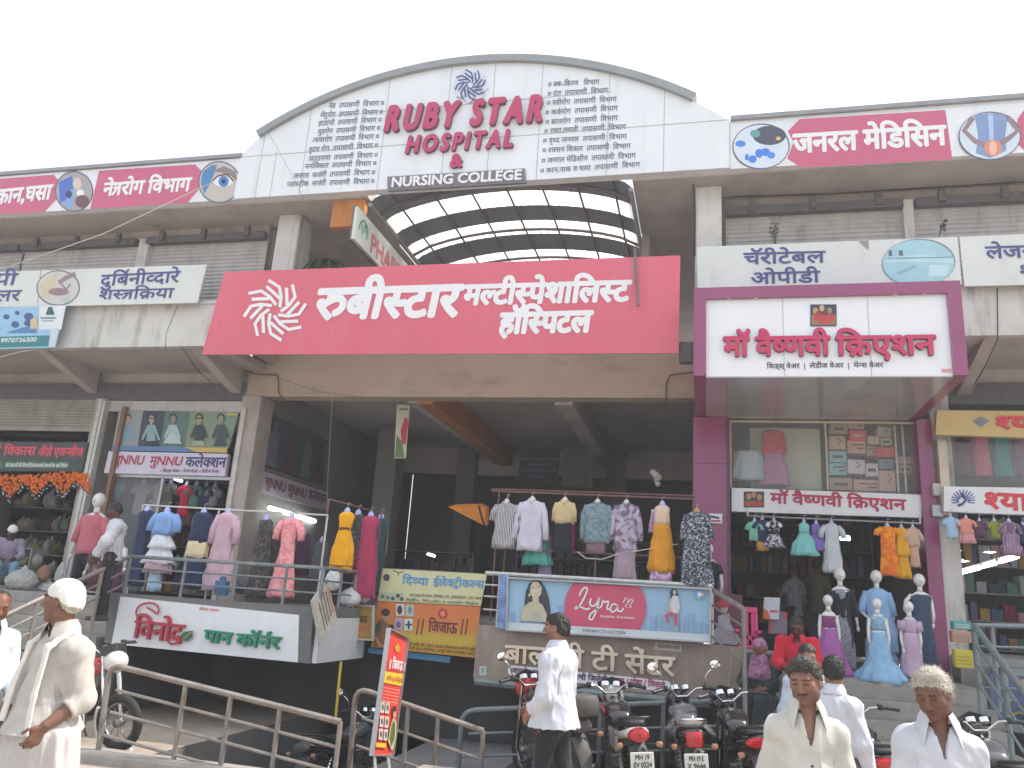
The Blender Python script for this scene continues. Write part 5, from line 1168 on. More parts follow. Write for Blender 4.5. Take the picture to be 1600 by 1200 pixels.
garment('hanging_dress', 'purple sleeveless child frock beside the aqua one', 1275, 816, YH - .05, [('bodice', PURP, [(3, 4), (6, 8), (20, 8)]), ('skirt', PURP, [(20, 8), (34, 14), (46, 18)], 9, .09)], None, FORM, GR_, neck=3)
garment('hanging_dress', 'off white three quarter sleeved kurta with lace bands', 1299, 816, YH - .1, [('dress', OFFW, [(2, 5), (6, 11), (36, 11), (40, 12), (82, 15)], 5, .05)], (OFFW, 9, [(0, 7), (7, 15), (9, 26)], (5, 4.5)), FORM, GR_, neck=4)
garment('hanging_dress', 'orange and gold salwar dress at the gown shop door', 1386, 820, YH - .1, [('dress', ORNG, [(2, 4), (6, 12), (30, 11), (60, 13), (84, 14)], 5, .06)], (F_('cloth_orange2', c8(232, 150, 40)), 9, [(0, 7), (8, 12), (9, 18)], (5, 5)), FORM, GR_, neck=4)
garment('hanging_dress', 'gold two tiered dress right of the orange dress', 1408, 822, YH - .1, [('top', YEL2, [(2, 4), (6, 8), (22, 8), (50, 12)], 7, .07), ('skirt', YEL2, [(50, 8), (86, 11)], 9, .07)], None, FORM, GR_, neck=3)
garment('hanging_dress', 'beige child outfit at the right end of the door rod', 1426, 822, YH - .1, [('top', BEIG, [(2, 4), (6, 8), (34, 10)]), ('trousers', F_('cloth_flesh', c8(196, 156, 132)), [(34, 7), (68, 8)], 3, .05)], (BEIG, 6, [(0, 6), (5, 16), (7, 24)], (4, 4)), FORM, GR_, neck=3)
a, b = P(1168, 806, YH), P(1438, 818, YH)
rack('clothes_rack', 'door rod carrying the children clothes of the gown shop', [(a, b)], [(a + (0, 0, .12), a), (b + (0, 0, .12), b)], ALU)
# upper glass display of the gown shop
GW = 'dresses in the upper glass displays'
YU = 13.35
t = thing('display_window', 'upper glazed display of the gown shop with boxes and a red dress', 'display window', P(1290, 770, 13.1))
wx0, wx1 = P(1143, 700, 13.1)[0], P(1438, 700, 13.1)[0]
mb = MB(); mb.box(wx0, wx1, 13.10, 13.11, 3.86, 4.92); mb.build('glass', GLASSY, t)
mb = MB(); mb.box(wx0 - .05, wx0, 13.06, 13.14, 3.84, 4.95); xm = P(1291, 700, 13.1)[0]; mb.box(xm - .012, xm + .012, 13.09, 13.12, 3.86, 4.92); mb.box(wx0, wx1, 13.07, 13.13, 4.92, 4.95)
for px in (1400, 1412): x_ = P(px, 700, 13.2)[0]; mb.box(x_ - .012, x_ + .012, 13.2, 13.23, 3.86, 4.92)
mb.build('mullion', mat('cream_mullion', (.55, .52, .42)), t)
mb = MB(); mb.box(wx0 + .32, xm - .02, 13.62, 13.66, 3.86, 4.95); mb.build('back_panel', mat('back_cream', c8(190, 196, 180), var=.06), t)
mb = MB(); mb.box(wx0, wx1, 13.12, 14.2, 3.80, 3.855); mb.box(xm, wx1, 14.2, 14.25, 3.8, 5.0); mb.build('shelf', INT, t)
garment('hanging_dress', 'crimson red top with mauve skirt in the upper display', 1208, 670, YU, [('top', REDD, [(2, 6), (6, 17), (36, 20), (42, 20)]), ('skirt', MAVP, [(40, 15), (94, 24)], 6, .05)], None, FORM, GW)
garment('hanging_skirt', 'pale blue grey skirt at the left of the upper display', 1168, 706, YU - .05, [('skirt', F_('cloth_pale_blue', c8(170, 186, 196)), [(0, 22), (46, 24)], 7, .05)], None, None, GW, hook=False)
BXC = [(196, 170, 146), (226, 72, 72), (196, 190, 160), (150, 196, 204), (206, 202, 208), (120, 170, 170), (214, 170, 160), (176, 150, 130)]
BXM = [mat('carton_%d' % i, c8(*c), rough=.7, var=.1, vs=6) for i, c in enumerate(BXC)]
BDK = mat('carton_mark', c8(80, 66, 60))
bx = [(1296, 679, 1322, 702, 0), (1328, 671, 1354, 688, 1), (1324, 686, 1352, 708, 6), (1356, 680, 1374, 694, 2), (1376, 683, 1394, 696, 2), (1354, 695, 1370, 712, 7), (1371, 697, 1398, 714, 1), (1296, 703, 1323, 722, 3), (1296, 722, 1324, 742, 3), (1325, 716, 1352, 740, 4), (1353, 722, 1373, 744, 4), (1374, 716, 1396, 732, 5), (1375, 732, 1400, 768, 6), (1297, 745, 1332, 766, 7), (1334, 748, 1374, 768, 6), (1370, 665, 1392, 682, 2), (1298, 660, 1324, 678, 7), (1326, 656, 1350, 670, 6), (1404, 712, 1426, 724, 6), (1404, 725, 1426, 740, 7)]
nm = ('tan', 'red', 'cream', 'pale blue', 'white', 'teal', 'pinkish', 'brown')
where = ('upper left of the display', 'below the ceiling', 'under the small red one', 'left of the twin cream one', 'right of its cream twin', 'low in the middle', 'beside the white mullions', 'on the left stack', 'at the bottom of the left stack', 'in the middle row', 'narrow, in the middle row', 'above the tall pinkish one', 'tall, by the mullions', 'wide, on the shelf', 'wide and low on the shelf', 'tilted near the top', 'topmost on the left', 'topmost in the middle', 'right of the mullions, upper', 'right of the mullions, lower')
for k, (x0, y0, x1, y1, c) in enumerate(bx):
    Yb = 13.42 + .04 * (k % 3); p = P((x0 + x1) / 2, y1, Yb); s = msc(x0, y0, Yb)
    t = thing('carton', '%s carton in the upper display, %s' % (nm[c], where[k]), 'box', p, group='cartons in the upper display', rot=(0, .12 if k == 15 else random.uniform(-.02, .02), random.uniform(-.08, .08)))
    w, h = (x1 - x0) * s / 2, (y1 - y0) * s
    mb = MB(); mb.bbox(-w, w, 0, .3, 0, h * .98, .006); mb.build('box', BXM[c], t, local=True)
    mb = MB(); q = (k % 3)
    if q == 0:
        for i in range(3): mb.ell((w * (.15 + .25 * (i % 2)), -.004, h * (.45 + .16 * i)), (w * .12, .004, w * .12), 8, 4)
    elif q == 1: mb.box(-w * .6, w * .6, -.004, 0, h * .35, h * .6)
    else: mb.box(w * .1, w * .8, -.004, 0, h * .3, h * .42); mb.box(-w * .5, w * .8, -.004, 0, h * .6, h * .7)
    mb.build('print', BDK if c != 1 else BXM[6], t, local=True)
# neighbour at the right edge
GS = 'clothes of the shop at the right edge'
for lab, x, y, m, hw, L in (('pale blue child top at the right edge shop', 1485, 806, SKYB, 9, 38), ('olive child top at the right edge shop', 1553, 812, OLIV, 8, 32), ('plum child top at the right edge shop', 1530, 812, PLUM, 9, 30), ('dark blue top cut by the right edge', 1598, 818, NAVY, 10, 32)): tee(lab, x, y, m, hw, L, group=GS, Y=12.5)
tee('peach child frock at the right edge shop', 1509, 808, PEAC, 11, 30, [('skirt', F_('cloth_peach_check', c8(206, 150, 150), 'check', c8(170, 110, 110), 14), [(28, 11), (44, 13)], 6, .05)], group=GS, Y=12.5)
garment('hanging_dress', 'plum checked tiered frock at the right edge shop', 1576, 813, 12.5, [('dress', MCHK, [(2, 5), (6, 11), (24, 11), (26, 14), (42, 13), (44, 17), (60, 17)], 9, .05)], (MCHK, 8, [(0, 7), (6, 16), (8, 24)], (5, 5)), FORM, GS, neck=4)
for lab, x, m in (('rose dress behind the upper glass at the right edge', 1531, F_('cloth_rose', c8(196, 110, 130))), ('teal dress behind the upper glass at the right edge', 1563, F_('cloth_teal2', c8(70, 150, 150))), ('grey mauve dress behind the upper glass at the right edge', 1592, F_('cloth_greymauve', c8(130, 110, 130))), ('dim plum dress behind the upper glass left of the rose one', 1504, PLUM)):
    garment('hanging_dress', lab, x, 684, 13.3, [('dress', m, [(0, 10), (30, 12), (68, 15)], 6, .05)], None, None, GW, hook=False)
t = thing('display_window', 'upper glazed display between the two boards at the right edge', 'display window', P(1530, 760, 12.9))
x0 = P(1478, 720, 12.9)[0]; mb = MB(); mb.box(x0, 7, 12.9, 12.91, 3.85, 4.6); mb.build('glass', GLASSY, t); mb = MB(); mb.box(x0 - .12, x0, 12.8, 12.95, 3.5, 4.62); mb.build('mullion', mat('cream_wood', (.55, .50, .40), var=.15), t)
mb = MB(); mb.box(x0, 7, 12.92, 14, 3.80, 3.84); mb.box(x0, 7, 13.9, 14, 3.8, 5.2); mb.build('shelf', INT, t)

# ---- mannequins
def mannequin(label, x, yh, yb, Y, outfit, arms, head=(9.5, 12), sh=17, group=None, legs=None, armr=3.4, skin=MANQ, neck=12, sleeves=None, rz=0.0):
    """x centre, yh head top, yb base in px; outfit = cloth parts measured from the shoulder line"""
    s = msc(x, yb, Y); b = P(x, yb, Y); H = (yb - yh) * s * 1.02
    t = thing('mannequin', label, 'mannequin', b, rz, group=group)
    hz = H - head[1] * s
    mb = MB(); rings = []
    for i in range(11):
        v = -1 + 2 * i / 10; w = math.sqrt(max(0, 1 - v * v)); w *= (1.0 if v > 0 else 1 - .28 * v * v)
        w = max(w, .05); rings.append([(head[0] * w * math.cos(q) * s, (head[0] * 1.12 * w * math.sin(q) - (1.6 if v < 0 else 0) * (-v)) * s, hz + head[1] * v * s) for q in np.linspace(0, 2 * math.pi, 16, endpoint=False)])
    mb.loft(rings); mb.tube([(0, 0, hz - head[1] * .6 * s), (0, 0, hz - (head[1] + neck * .7) * s)], [4 * s, 4.4 * s], 10)
    mb.tube([(0, -head[0] * 1.05 * s, hz + 2 * s), (0, -head[0] * 1.28 * s, hz - 3 * s)], [1.0 * s, 1.8 * s], 6)
    shz = hz - (head[1] + neck) * s
    cloth(mb, s, [(-6, 4), (-1, sh * .72), (3, sh * .9), (20, sh * .78), (40, sh * .66), (60, sh * .8)], depth=.5); 
    for i in range(len(mb.v)):
        pass
    V = mb.v; n0 = 11 * 16 + 2 * 10 + 2 * 6
    for i in range(n0, len(V)): V[i] = (V[i][0], V[i][1], V[i][2] + shz)
    mb.build('body', skin, t, smooth='all', local=True)
    for sd_ in (-1, 1):
        a = arms[0] if sd_ < 0 else arms[1]
        if a is None: continue
        pts = [(sd_ * (sh * .85 + q[0]) * s, -q[2] * s if len(q) > 2 else 0, shz - q[1] * s) for q in a]
        mb = MB(); mb.tube(pts, [armr * s * (1.12 - .55 * i / (len(pts) - 1)) for i in range(len(pts))], 9)
        e = np.array(pts[-1]); d_ = e - np.array(pts[-2]); d_ /= np.linalg.norm(d_)
        mb.tube([e, e + d_ * 3.5 * s, e + d_ * 8 * s], [1.9 * s, 2.6 * s, 1.0 * s], 8); mb.build('arm', skin, t, smooth='all', local=True)
        if sleeves:
            k = sleeves[1]; mb = MB(); mb.tube(pts[:k], [armr * s * sleeves[2]] * k, 10); mb.build('sleeve', sleeves[0], t, smooth='all', local=True)
    for i, q in enumerate(outfit):
        mb = MB(); cloth(mb, s, q[2], folds=q[3] if len(q) > 3 else 0, fa=q[4] if len(q) > 4 else 0, seed=int(x + i * 13), depth=q[5] if len(q) > 5 else .6)
        mb.v = [(v[0], v[1], v[2] + shz) for v in mb.v]; mb.build(q[0], q[1], t, smooth='all', local=True)
    if legs:
        m, lw = legs
        for sd_ in (-1, 1):
            mb = MB(); mb.tube([(sd_ * lw * .55 * s, 0, shz - 52 * s), (sd_ * lw * .62 * s, 0, shz - 80 * s), (sd_ * lw * .6 * s, 0, 4 * s)], [lw * .55 * s, lw * .45 * s, lw * .34 * s], 10); mb.build('trouser_leg', m, t, smooth='all', local=True)
            mb = MB(); mb.ell((sd_ * lw * .6 * s, -3 * s, 2 * s), (3 * s, 6 * s, 2.4 * s), 10, 6); mb.build('foot', skin, t, smooth='all', local=True)
    else:
        mb = MB(); mb.tube([(0, 0, 0), (0, 0, 1.5 * s)], 12 * s, 16); mb.tube([(0, 0, 1.5 * s), (0, 0, shz - 40 * s)], 1.2 * s, 8); mb.build('stand', ALU, t, local=True)
    return t
GM = 'gown mannequins on the right steps'
AD = [(0, 2), (3, 18), (4, 34, 3), (2, 48, 5)]
ROSE2 = F_('gown_orchid', c8(162, 92, 156), rough=.45); ROSE3 = F_('gown_plum_bodice', c8(128, 66, 116), rough=.6); BLUG = F_('gown_powder_blue', c8(136, 178, 208), rough=.5); BLUL = F_('gown_blue_lace', c8(150, 180, 200), 'noise', c8(120, 150, 176), 24); PNKG = F_('gown_pale_mauve', c8(186, 160, 184), rough=.45); NVG = F_('gown_slate', c8(62, 78, 100)); DUP = F_('dupatta_blue', c8(140, 176, 214), rough=.6); BDOT = F_('cloth_black_dot', c8(44, 46, 56), 'spots', c8(150, 152, 160), 42, thr=.30)
YMn = 12.0
mannequin('girl mannequin in orchid strapless gown at the left of the gown group', 1298, 928, 1052, YMn - .1, [('bodice', ROSE3, [(3, 12.5), (20, 10.5), (22, 10.5)], 0, 0, .75), ('sash', PNKG, [(22, 11.2), (25, 11.2)], 0, 0, .75), ('gown', ROSE2, [(24, 11), (45, 18), (75, 27), (98, 36)], 8, .05, .8)], (AD, AD), (8, 10), 13.5, GM)
mannequin('tall mannequin in black dotted dress behind the orchid gown', 1318, 884, 1040, YMn + .45, [('dress', BDOT, [(-4, 5), (2, 14), (24, 12), (40, 12), (90, 18), (128, 20)], 6, .05, .6), ('jacket', BLK, [(-2, 7), (3, 16), (40, 15), (100, 19)], 5, .04, .5)], (AD, [(0, 2), (6, 24), (9, 44), (10, 60, 4)]), (9.5, 12), 17, GM, sleeves=(BLK, 3, 1.7))
mannequin('tall mannequin draped in powder blue dupatta at the back of the gown group', 1377, 886, 1046, YMn + .5, [('dress', BLUL, [(-4, 5), (2, 16), (24, 14), (44, 14), (90, 22), (126, 26)], 7, .05, .6), ('dupatta', DUP, [(-5, 8), (2, 19), (30, 20), (70, 21, 6), (100, 14, 14)], 7, .06, .66)], ([(0, 2), (8, 20), (12, 36, 6), (2, 46, 10)], [(0, 2), (6, 22), (8, 40)]), (9.5, 12), 18, GM, sleeves=(DUP, 3, 2.0))
mannequin('girl mannequin in powder blue mermaid gown at the front centre', 1376, 932, 1060, YMn - .25, [('bodice', BLUL, [(-2, 9), (3, 13), (22, 11)], 0, 0, .72), ('belt', F_('belt_white', c8(210, 214, 220)), [(22, 11.4), (26, 11.4)], 0, 0, .75), ('gown', BLUG, [(25, 11.5), (50, 15), (70, 21), (88, 32), (104, 42)], 9, .05, .8)], (AD, AD), (8, 10), 14, GM)
mannequin('girl mannequin in pale mauve puff sleeved gown right of the blue gown', 1426, 936, 1048, YMn - .15, [('bodice', PNKG, [(-2, 9), (3, 12), (22, 10.5)], 0, 0, .72), ('gown', PNKG, [(21, 11), (50, 15), (92, 20)], 8, .05, .75)], (AD, AD), (8, 10), 13.5, GM, sleeves=(PNKG, 2, 2.2))
mannequin('tall mannequin in slate sleeveless long dress beside the right pillar', 1446, 890, 1048, YMn + .4, [('dress', NVG, [(0, 12), (4, 17), (26, 14), (44, 14), (90, 19), (128, 22)], 5, .04, .6)], ([(0, 2), (10, 12, 4), (14, 26, 8), (6, 40, 10)], AD), (9.5, 12), 17, GM)
mannequin('male mannequin in pink shirt and black trousers at the left shop', 127, 794, 920, 12.2, [('shirt', F_('shirt_pink', c8(186, 104, 116)), [(-5, 6), (0, 14), (4, 19), (30, 17), (52, 19)], 4, .03, .55), ('trousers', BLK, [(50, 15.5), (64, 15)], 0, 0, .6)], ([(0, 3), (6, 20), (9, 36), (11, 52)], [(0, 3), (4, 20), (5, 36), (3, 50)]), (8, 11), 19, None, (BLK, 17), neck=10, sleeves=(_MATS['shirt_pink'], 3, 1.8))
mannequin('child mannequin in maroon open jacket at the left shop', 148, 850, 926, 11.9, [('jacket', F_('jacket_maroon', c8(98, 62, 74)), [(-3, 5), (3, 13), (30, 14), (40, 15)], 3, .03, .6), ('shirt_front', F_('shirt_check', c8(150, 120, 110), 'check', c8(90, 70, 70), 16), [(-3, 4), (2, 8), (34, 8)], 0, 0, .98), ('trousers', F_('trouser_maroon', c8(84, 44, 56)), [(38, 12), (64, 13)], 2, .1, .6)], ([(0, 3), (6, 14), (10, 26)], [(0, 3), (4, 16), (5, 28)]), (6.5, 8.5), 13, None, neck=7, sleeves=(_MATS['jacket_maroon'], 2, 1.7))
mannequin('child mannequin in plum outfit with white lace beside the leaning man', 172, 842, 925, 11.9, [('top', F_('lace_white', c8(210, 212, 220)), [(-3, 5), (3, 11), (16, 10)], 6, .05, .7), ('dress', PLUM, [(14, 9), (60, 14)], 6, .06, .7)], ([(0, 3), (5, 14), (7, 26)], [(0, 3), (4, 16), (5, 28)]), (6.5, 8.5), 12, None, neck=7)
mannequin('mannequin in black tee with pale arm beside the maroon pillar', 1108, 850, 930, 12.3, [('top', BLK, [(-4, 5), (2, 14), (40, 15)], 0, 0, .6), ('trousers', BLK, [(38, 12), (70, 12)], 0, 0, .6)], (AD, [(0, 3), (5, 18), (7, 34), (5, 50)]), (7, 9), 15, None, sleeves=(BLK, 2, 1.8))
# ------------------------------------------------------------------ people: smooth distance fields turned into one continuous surface
class SDF:
    def __init__(s, h): s.h = h; s.pr = []
    def cap(s, a, b, ra, rb, k=.02, flat=None, cut=None): s.pr.append(('c', np.array(a, float), np.array(b, float), ra, rb, k, flat, cut)); return s
    def ell(s, c, r, k=.02, rot=None, sub=False): s.pr.append(('e', np.array(c, float), np.array(r, float), rot, sub, k)); return s
    def fn(s, f): s.pr.append(('f', f)); return s            # f(X, Y, Z, D) -> D over the whole grid
    def mesh(s):
        lo = np.full(3, 9.); hi = np.full(3, -9.)
        for p in s.pr:
            if p[0] == 'c': r = max(p[3], p[4]); q = np.stack([p[1] - r, p[2] - r, p[1] + r, p[2] + r])
            elif p[0] == 'e' and not p[4]: r = p[2].max(); q = np.stack([p[1] - r, p[1] + r])
            else: continue
            lo = np.minimum(lo, q.min(0)); hi = np.maximum(hi, q.max(0))
        h = s.h; lo -= 3 * h; hi += 3 * h
        n = np.ceil((hi - lo) / h).astype(int) + 1
        ax = [lo[i] + h * np.arange(n[i]) for i in range(3)]
        D = np.full(n, .5, np.float32)
        for p in s.pr:
            if p[0] == 'f':
                X, Y, Z = np.meshgrid(*ax, indexing='ij', sparse=True); D = p[1](X, Y, Z, D).astype(np.float32); continue
            if p[0] == 'c': r = max(p[3], p[4]); a = np.minimum(p[1], p[2]) - r; b = np.maximum(p[1], p[2]) + r
            else: r = p[2].max(); a = p[1] - r; b = p[1] + r
            m = p[5] + 4 * h
            i0 = np.clip(((a - m - lo) / h).astype(int), 0, n - 1); i1 = np.clip(((b + m - lo) / h).astype(int) + 2, 1, n)
            sl = tuple(slice(i0[i], i1[i]) for i in range(3))
            X, Y, Z = np.meshgrid(*[ax[i][sl[i]] for i in range(3)], indexing='ij')
            Q = np.stack([X, Y, Z], -1)
            if p[0] == 'c':
                A, B, ra, rb, k, flat, cut = p[1:]
                ab = B - A; t = np.clip(((Q - A) @ ab) / max(ab @ ab, 1e-9), 0, 1)
                v = Q - A - t[..., None] * ab
                if flat is not None:
                    fd = np.array(flat[0], float); fd /= np.linalg.norm(fd); w = v @ fd; v = v + (w * (flat[1] - 1))[..., None] * fd
                d = np.linalg.norm(v, axis=-1) - (ra + (rb - ra) * t)
                if cut is not None:
                    cd = ab / np.linalg.norm(ab); d = np.maximum(d, (Q - B) @ cd - cut)
            else:
                c, rr, rot, sub, k = p[1:]
                v = Q - c
                if rot is not None: v = v @ rot
                q = v / rr; l = np.linalg.norm(q, axis=-1); d = (l - 1) * rr.min() * (1 + 0 * l)
                l2 = np.linalg.norm(v / (rr * rr), axis=-1); d = l * (l - 1) / np.maximum(l2, 1e-6)
            E = D[sl]
            if p[0] == 'e' and p[4]:
                d = -d; kk = max(k, 1e-4); hh = np.clip(.5 - .5 * (d - E) / kk, 0, 1); D[sl] = d + (E - d) * hh + kk * hh * (1 - hh)
            else:
                kk = max(k, 1e-4); hh = np.clip(.5 + .5 * (E - d) / kk, 0, 1); D[sl] = E + (d - E) * hh - kk * hh * (1 - hh)
        return nets(D, lo, h)
def nets(D, lo, h):
    D = D.astype(np.float64); S = D < 0
    nc = np.array(D.shape) - 1
    acc = np.zeros((nc[0] * nc[1] * nc[2], 3)); cnt = np.zeros(len(acc)); quads = []
    fl = lambda i, j, k: (i * nc[1] + j) * nc[2] + k
    for a in range(3):
        sA = [slice(None)] * 3; sB = [slice(None)] * 3; sA[a] = slice(0, -1); sB[a] = slice(1, None)
        I = np.argwhere(S[tuple(sA)] != S[tuple(sB)])
        if not len(I): continue
        J = I.copy(); J[:, a] += 1
        d0 = D[I[:, 0], I[:, 1], I[:, 2]]; d1 = D[J[:, 0], J[:, 1], J[:, 2]]
        pos = I.astype(float); pos[:, a] += d0 / (d0 - d1)
        b, c = (a + 1) % 3, (a + 2) % 3
        cs = []
        ok = (I[:, b] > 0) & (I[:, c] > 0) & (I[:, b] < nc[b]) & (I[:, c] < nc[c])
        I, pos, d0 = I[ok], pos[ok], d0[ok]
        for db, dc in ((1, 1), (0, 1), (0, 0), (1, 0)):
            K = I.copy(); K[:, b] -= db; K[:, c] -= dc; f = fl(K[:, 0], K[:, 1], K[:, 2]); cs.append(f)
            np.add.at(acc, f, pos); np.add.at(cnt, f, 1)
        q = np.stack(cs, 1); inv = d0 > 0; q[inv] = q[inv][:, ::-1]; quads.append(q)
    Qd = np.concatenate(quads); used = np.where(cnt > 0)[0]; mp = np.full(len(acc), -1); mp[used] = np.arange(len(used))
    V = lo + h * acc[used] / cnt[used][:, None]
    return V, mp[Qd]
def smesh(name, V, F, mats, parent=None, fm=None, local=True):
    me = bpy.data.meshes.new(name); me.from_pydata(V.tolist(), [], F.tolist()); me.update()
    mats = mats if isinstance(mats, (list, tuple)) else [mats]
    for m in mats: me.materials.append(m)
    if fm is not None: me.polygons.foreach_set('material_index', fm.astype(np.int32))
    me.polygons.foreach_set('use_smooth', [True] * len(me.polygons))
    o = bpy.data.objects.new(name, me); COL.objects.link(o)
    if parent is not None: o.parent = parent
    return o
def vnormals(V, F):
    n = np.cross(V[F[:, 2]] - V[F[:, 0]], V[F[:, 3]] - V[F[:, 1]]); N = np.zeros_like(V)
    for i in range(4): np.add.at(N, F[:, i], n)
    return N / (np.linalg.norm(N, axis=1)[:, None] + 1e-9)
def wrinkle(V, F, amp, freq, seed=0, aniso=(1, 1, 1), sharp=False):
    rg = np.random.default_rng(seed); N = vnormals(V, F); d = np.zeros(len(V)); Q = V * np.array(aniso)
    W = Q + .35 / freq * np.stack([np.sin(Q[:, (i + 1) % 3] * freq * 2.1 + rg.uniform(0, 6)) for i in range(3)], 1)
    for k in range(7):
        v = rg.normal(size=3); v /= np.linalg.norm(v); f = freq * rg.uniform(.6, 1.9); w = np.sin(W @ v * f * 6.28 + rg.uniform(0, 6.28))
        d += (1 - 2 * np.abs(w)) / 7 if sharp else w / 7
    return V + N * (d * amp * 2)[:, None]
def rot3(yaw=0, pitch=0, roll=0):
    """head rotation: yaw left/right, pitch > 0 looks down (face towards -Y)"""
    return np.array(Matrix.Rotation(yaw, 3, 'Z') @ Matrix.Rotation(pitch, 3, 'X') @ Matrix.Rotation(roll, 3, 'Y'))
_SK = {}
def skins(c, stub=.0):
    k = (c, stub)
    if k not in _SK:
        i = len(_SK); b = c8(*c)
        sk = mat('skin_%d' % i, b, rough=.5, var=.12, vs=14, bump=.12, bs=120, spec=.4)
        _SK[k] = [sk, mat('eye_white', (.62, .58, .53), rough=.3, var=.05), mat('eye_dark', (.015, .01, .008), rough=.2, var=0), mat('lip_%d' % i, tuple(v * f for v, f in zip(b, (.72, .52, .50))), rough=.5, var=.1, vs=30),
                  mat('brow_hair', (.045, .034, .028), rough=.7, var=.2, vs=60), mat('stubble_%d' % i, tuple(v * (1 - stub) + .02 * stub for v in b), rough=.7, var=.25, vs=60, bump=.2, bs=200)]
    return _SK[k]
HAIRB = mat('hair_black', (.018, .015, .014), rough=.5, var=.35, vs=45, bump=.9, bs=90); HAIRG = mat('hair_grey', (.50, .46, .39), rough=.55, var=.4, vs=45, bump=.9, bs=90); HAIRS = mat('hair_salt', (.055, .048, .042), rough=.45, var=.6, vs=60, bump=.9, bs=90)
def hand(S, wr, d, palm_n, thumb, size=1.0, curl=.5, k=.008, lens=(.075, .085, .08, .062)):
    """palm, four separate fingers of unequal length with knuckle bends, and a thumb from the side of the palm.
    d: direction of the fingers, palm_n: direction the palm faces, thumb: side the thumb is on"""
    d = np.array(d, float); d /= np.linalg.norm(d); pn = np.array(palm_n, float); pn -= d * (pn @ d); pn /= np.linalg.norm(pn)
    t = np.cross(d, pn); t = t if t @ np.array(thumb) > 0 else -t
    w = np.array(wr, float); z = size
    S.cap(w, w + d * .085 * z, .026 * z, .030 * z, .012, (pn, 1.9)); S.cap(w + d * .05 * z + t * .018 * z, w + d * .085 * z + t * .022 * z, .02 * z, .018 * z, .01, (pn, 1.6)); S.cap(w + d * .05 * z - t * .018 * z, w + d * .08 * z - t * .024 * z, .02 * z, .016 * z, .01, (pn, 1.6))
    for i in range(4):
        o = (.030 - .0205 * i) * z; b = w + d * (.088 - .004 * abs(i - 1.2)) * z + t * o; L = lens[i] * z
        c = curl * (1 + .12 * i); spread = t * (.10 - .07 * i)
        p = b; dd = d + spread
        for j, f in enumerate((.45, .32, .25)):
            ang = c * (j + .4); e = dd * math.cos(ang) + pn * math.sin(ang); e /= np.linalg.norm(e); q = p + e * L * f
            S.cap(p, q, (.0095 - .0012 * j) * z, (.009 - .0012 * j) * z, k * .5); p = q
    b = w + d * .028 * z + t * .026 * z; e1 = d * .62 + t * .72 + pn * .25; e1 /= np.linalg.norm(e1); e2 = d * .86 + t * .28 + pn * .42; e2 /= np.linalg.norm(e2)
    S.cap(w + d * .02 * z + t * .01 * z, b + e1 * .02 * z, .018 * z, .013 * z, .01); S.cap(b + e1 * .015 * z, b + e1 * .042 * z, .0115 * z, .0105 * z, .006); S.cap(b + e1 * .042 * z, b + e1 * .042 * z + e2 * .032 * z, .0105 * z, .008 * z, .004)
def head(S, C, Rh, z=1.0, nose=1.0):
    T = lambda x, y, w: C + Rh @ (np.array([x, y, w]) * z)
    E = lambda c, r, k, sub=False: S.ell(T(*c), np.array(r) * z, k, Rh, sub)
    E((0, .012, .032), (.074, .094, .083), .02); E((0, -.020, -.034), (.059, .066, .082), .03)
    E((0, -.064, -.098), (.024, .020, .018), .025)
    for s in (-1, 1):
        E((s * .046, -.004, -.058), (.022, .034, .032), .03); E((s * .043, -.060, -.012), (.022, .018, .018), .025)
    S.cap(T(-.036, -.078, .030), T(.036, -.078, .030), .012 * z, .012 * z, .018)
    for s in (-1, 1): E((s * .031, -.094, .010), (.019, .017, .012), .012, True)
    for s in (-1, 1): E((s * .031, -.073, .010), (.0145, .0135, .0125), .003)
    for s in (-1, 1): S.cap(T(s * .017, -.084, .018), T(s * .045, -.079, .017), .0055 * z, .005 * z, .005)
    S.cap(T(0, -.083, .020), T(0, -.109 * (1 + .06 * (nose - 1)), -.026), .0085 * z, .0135 * z * nose, .012)
    for s in (-1, 1): E((s * .0125, -.095, -.031), (.0095, .011, .0085), .008)
    S.cap(T(-.022, -.078, -.0585), T(0, -.0885, -.0555), .0052 * z, .0068 * z, .006); S.cap(T(.022, -.078, -.0585), T(0, -.0885, -.0555), .0052 * z, .0068 * z, .006)
    S.cap(T(-.015, -.081, -.0685), T(.015, -.081, -.0685), .0075 * z, .0075 * z, .006)
    for s in (-1, 1): E((s * .076, .010, -.006), (.009, .021, .033), .008)
    for s in (-1, 1): E((s * .083, .005, -.002), (.006, .010, .018), .004, True)
def face_mats(V, F, C, Rh, z, eyes=True, moust=True, stub=True, brow=True):
    c = V[F].mean(1); q = ((c - C) @ Rh) / z; fm = np.zeros(len(F), int); x, y, w = q[:, 0], q[:, 1], q[:, 2]; ax = np.abs(x)
    near = (ax < .1) & (y < .1) & (w > -.13) & (w < .13)
    if stub: fm[near & (w < -.034) & (w > -.118) & (y < .0) & ~((ax < .02) & (w > -.04))] = 5
    fm[near & (ax < .0235 - .25 * np.abs(w + .063)) & (w > -.0765) & (w < -.0525) & (y < -.076)] = 3
    if moust: fm[near & (ax < .029) & (w > -.0515 - .28 * ax) & (w < -.0425 - .14 * ax) & (y < -.074)] = 4
    if brow: fm[near & (ax > .012) & (ax < .053) & (w > .0255 - .1 * ax) & (w < .0365 - .15 * ax) & (y < -.055)] = 4
    d = np.sqrt((ax - .031) ** 2 + ((w - .0095) * 1.7) ** 2)
    if eyes:
        fm[near & (d < .0115) & (y < -.072)] = 1; fm[near & (np.sqrt((ax - .031) ** 2 + (w - .0085) ** 2) < .0058) & (y < -.072)] = 2
    else: fm[near & (np.abs(w - .002 + 6 * (ax - .031) ** 2) < .0028) & (np.abs(ax - .031) < .014) & (y < -.065)] = 4
    return fm
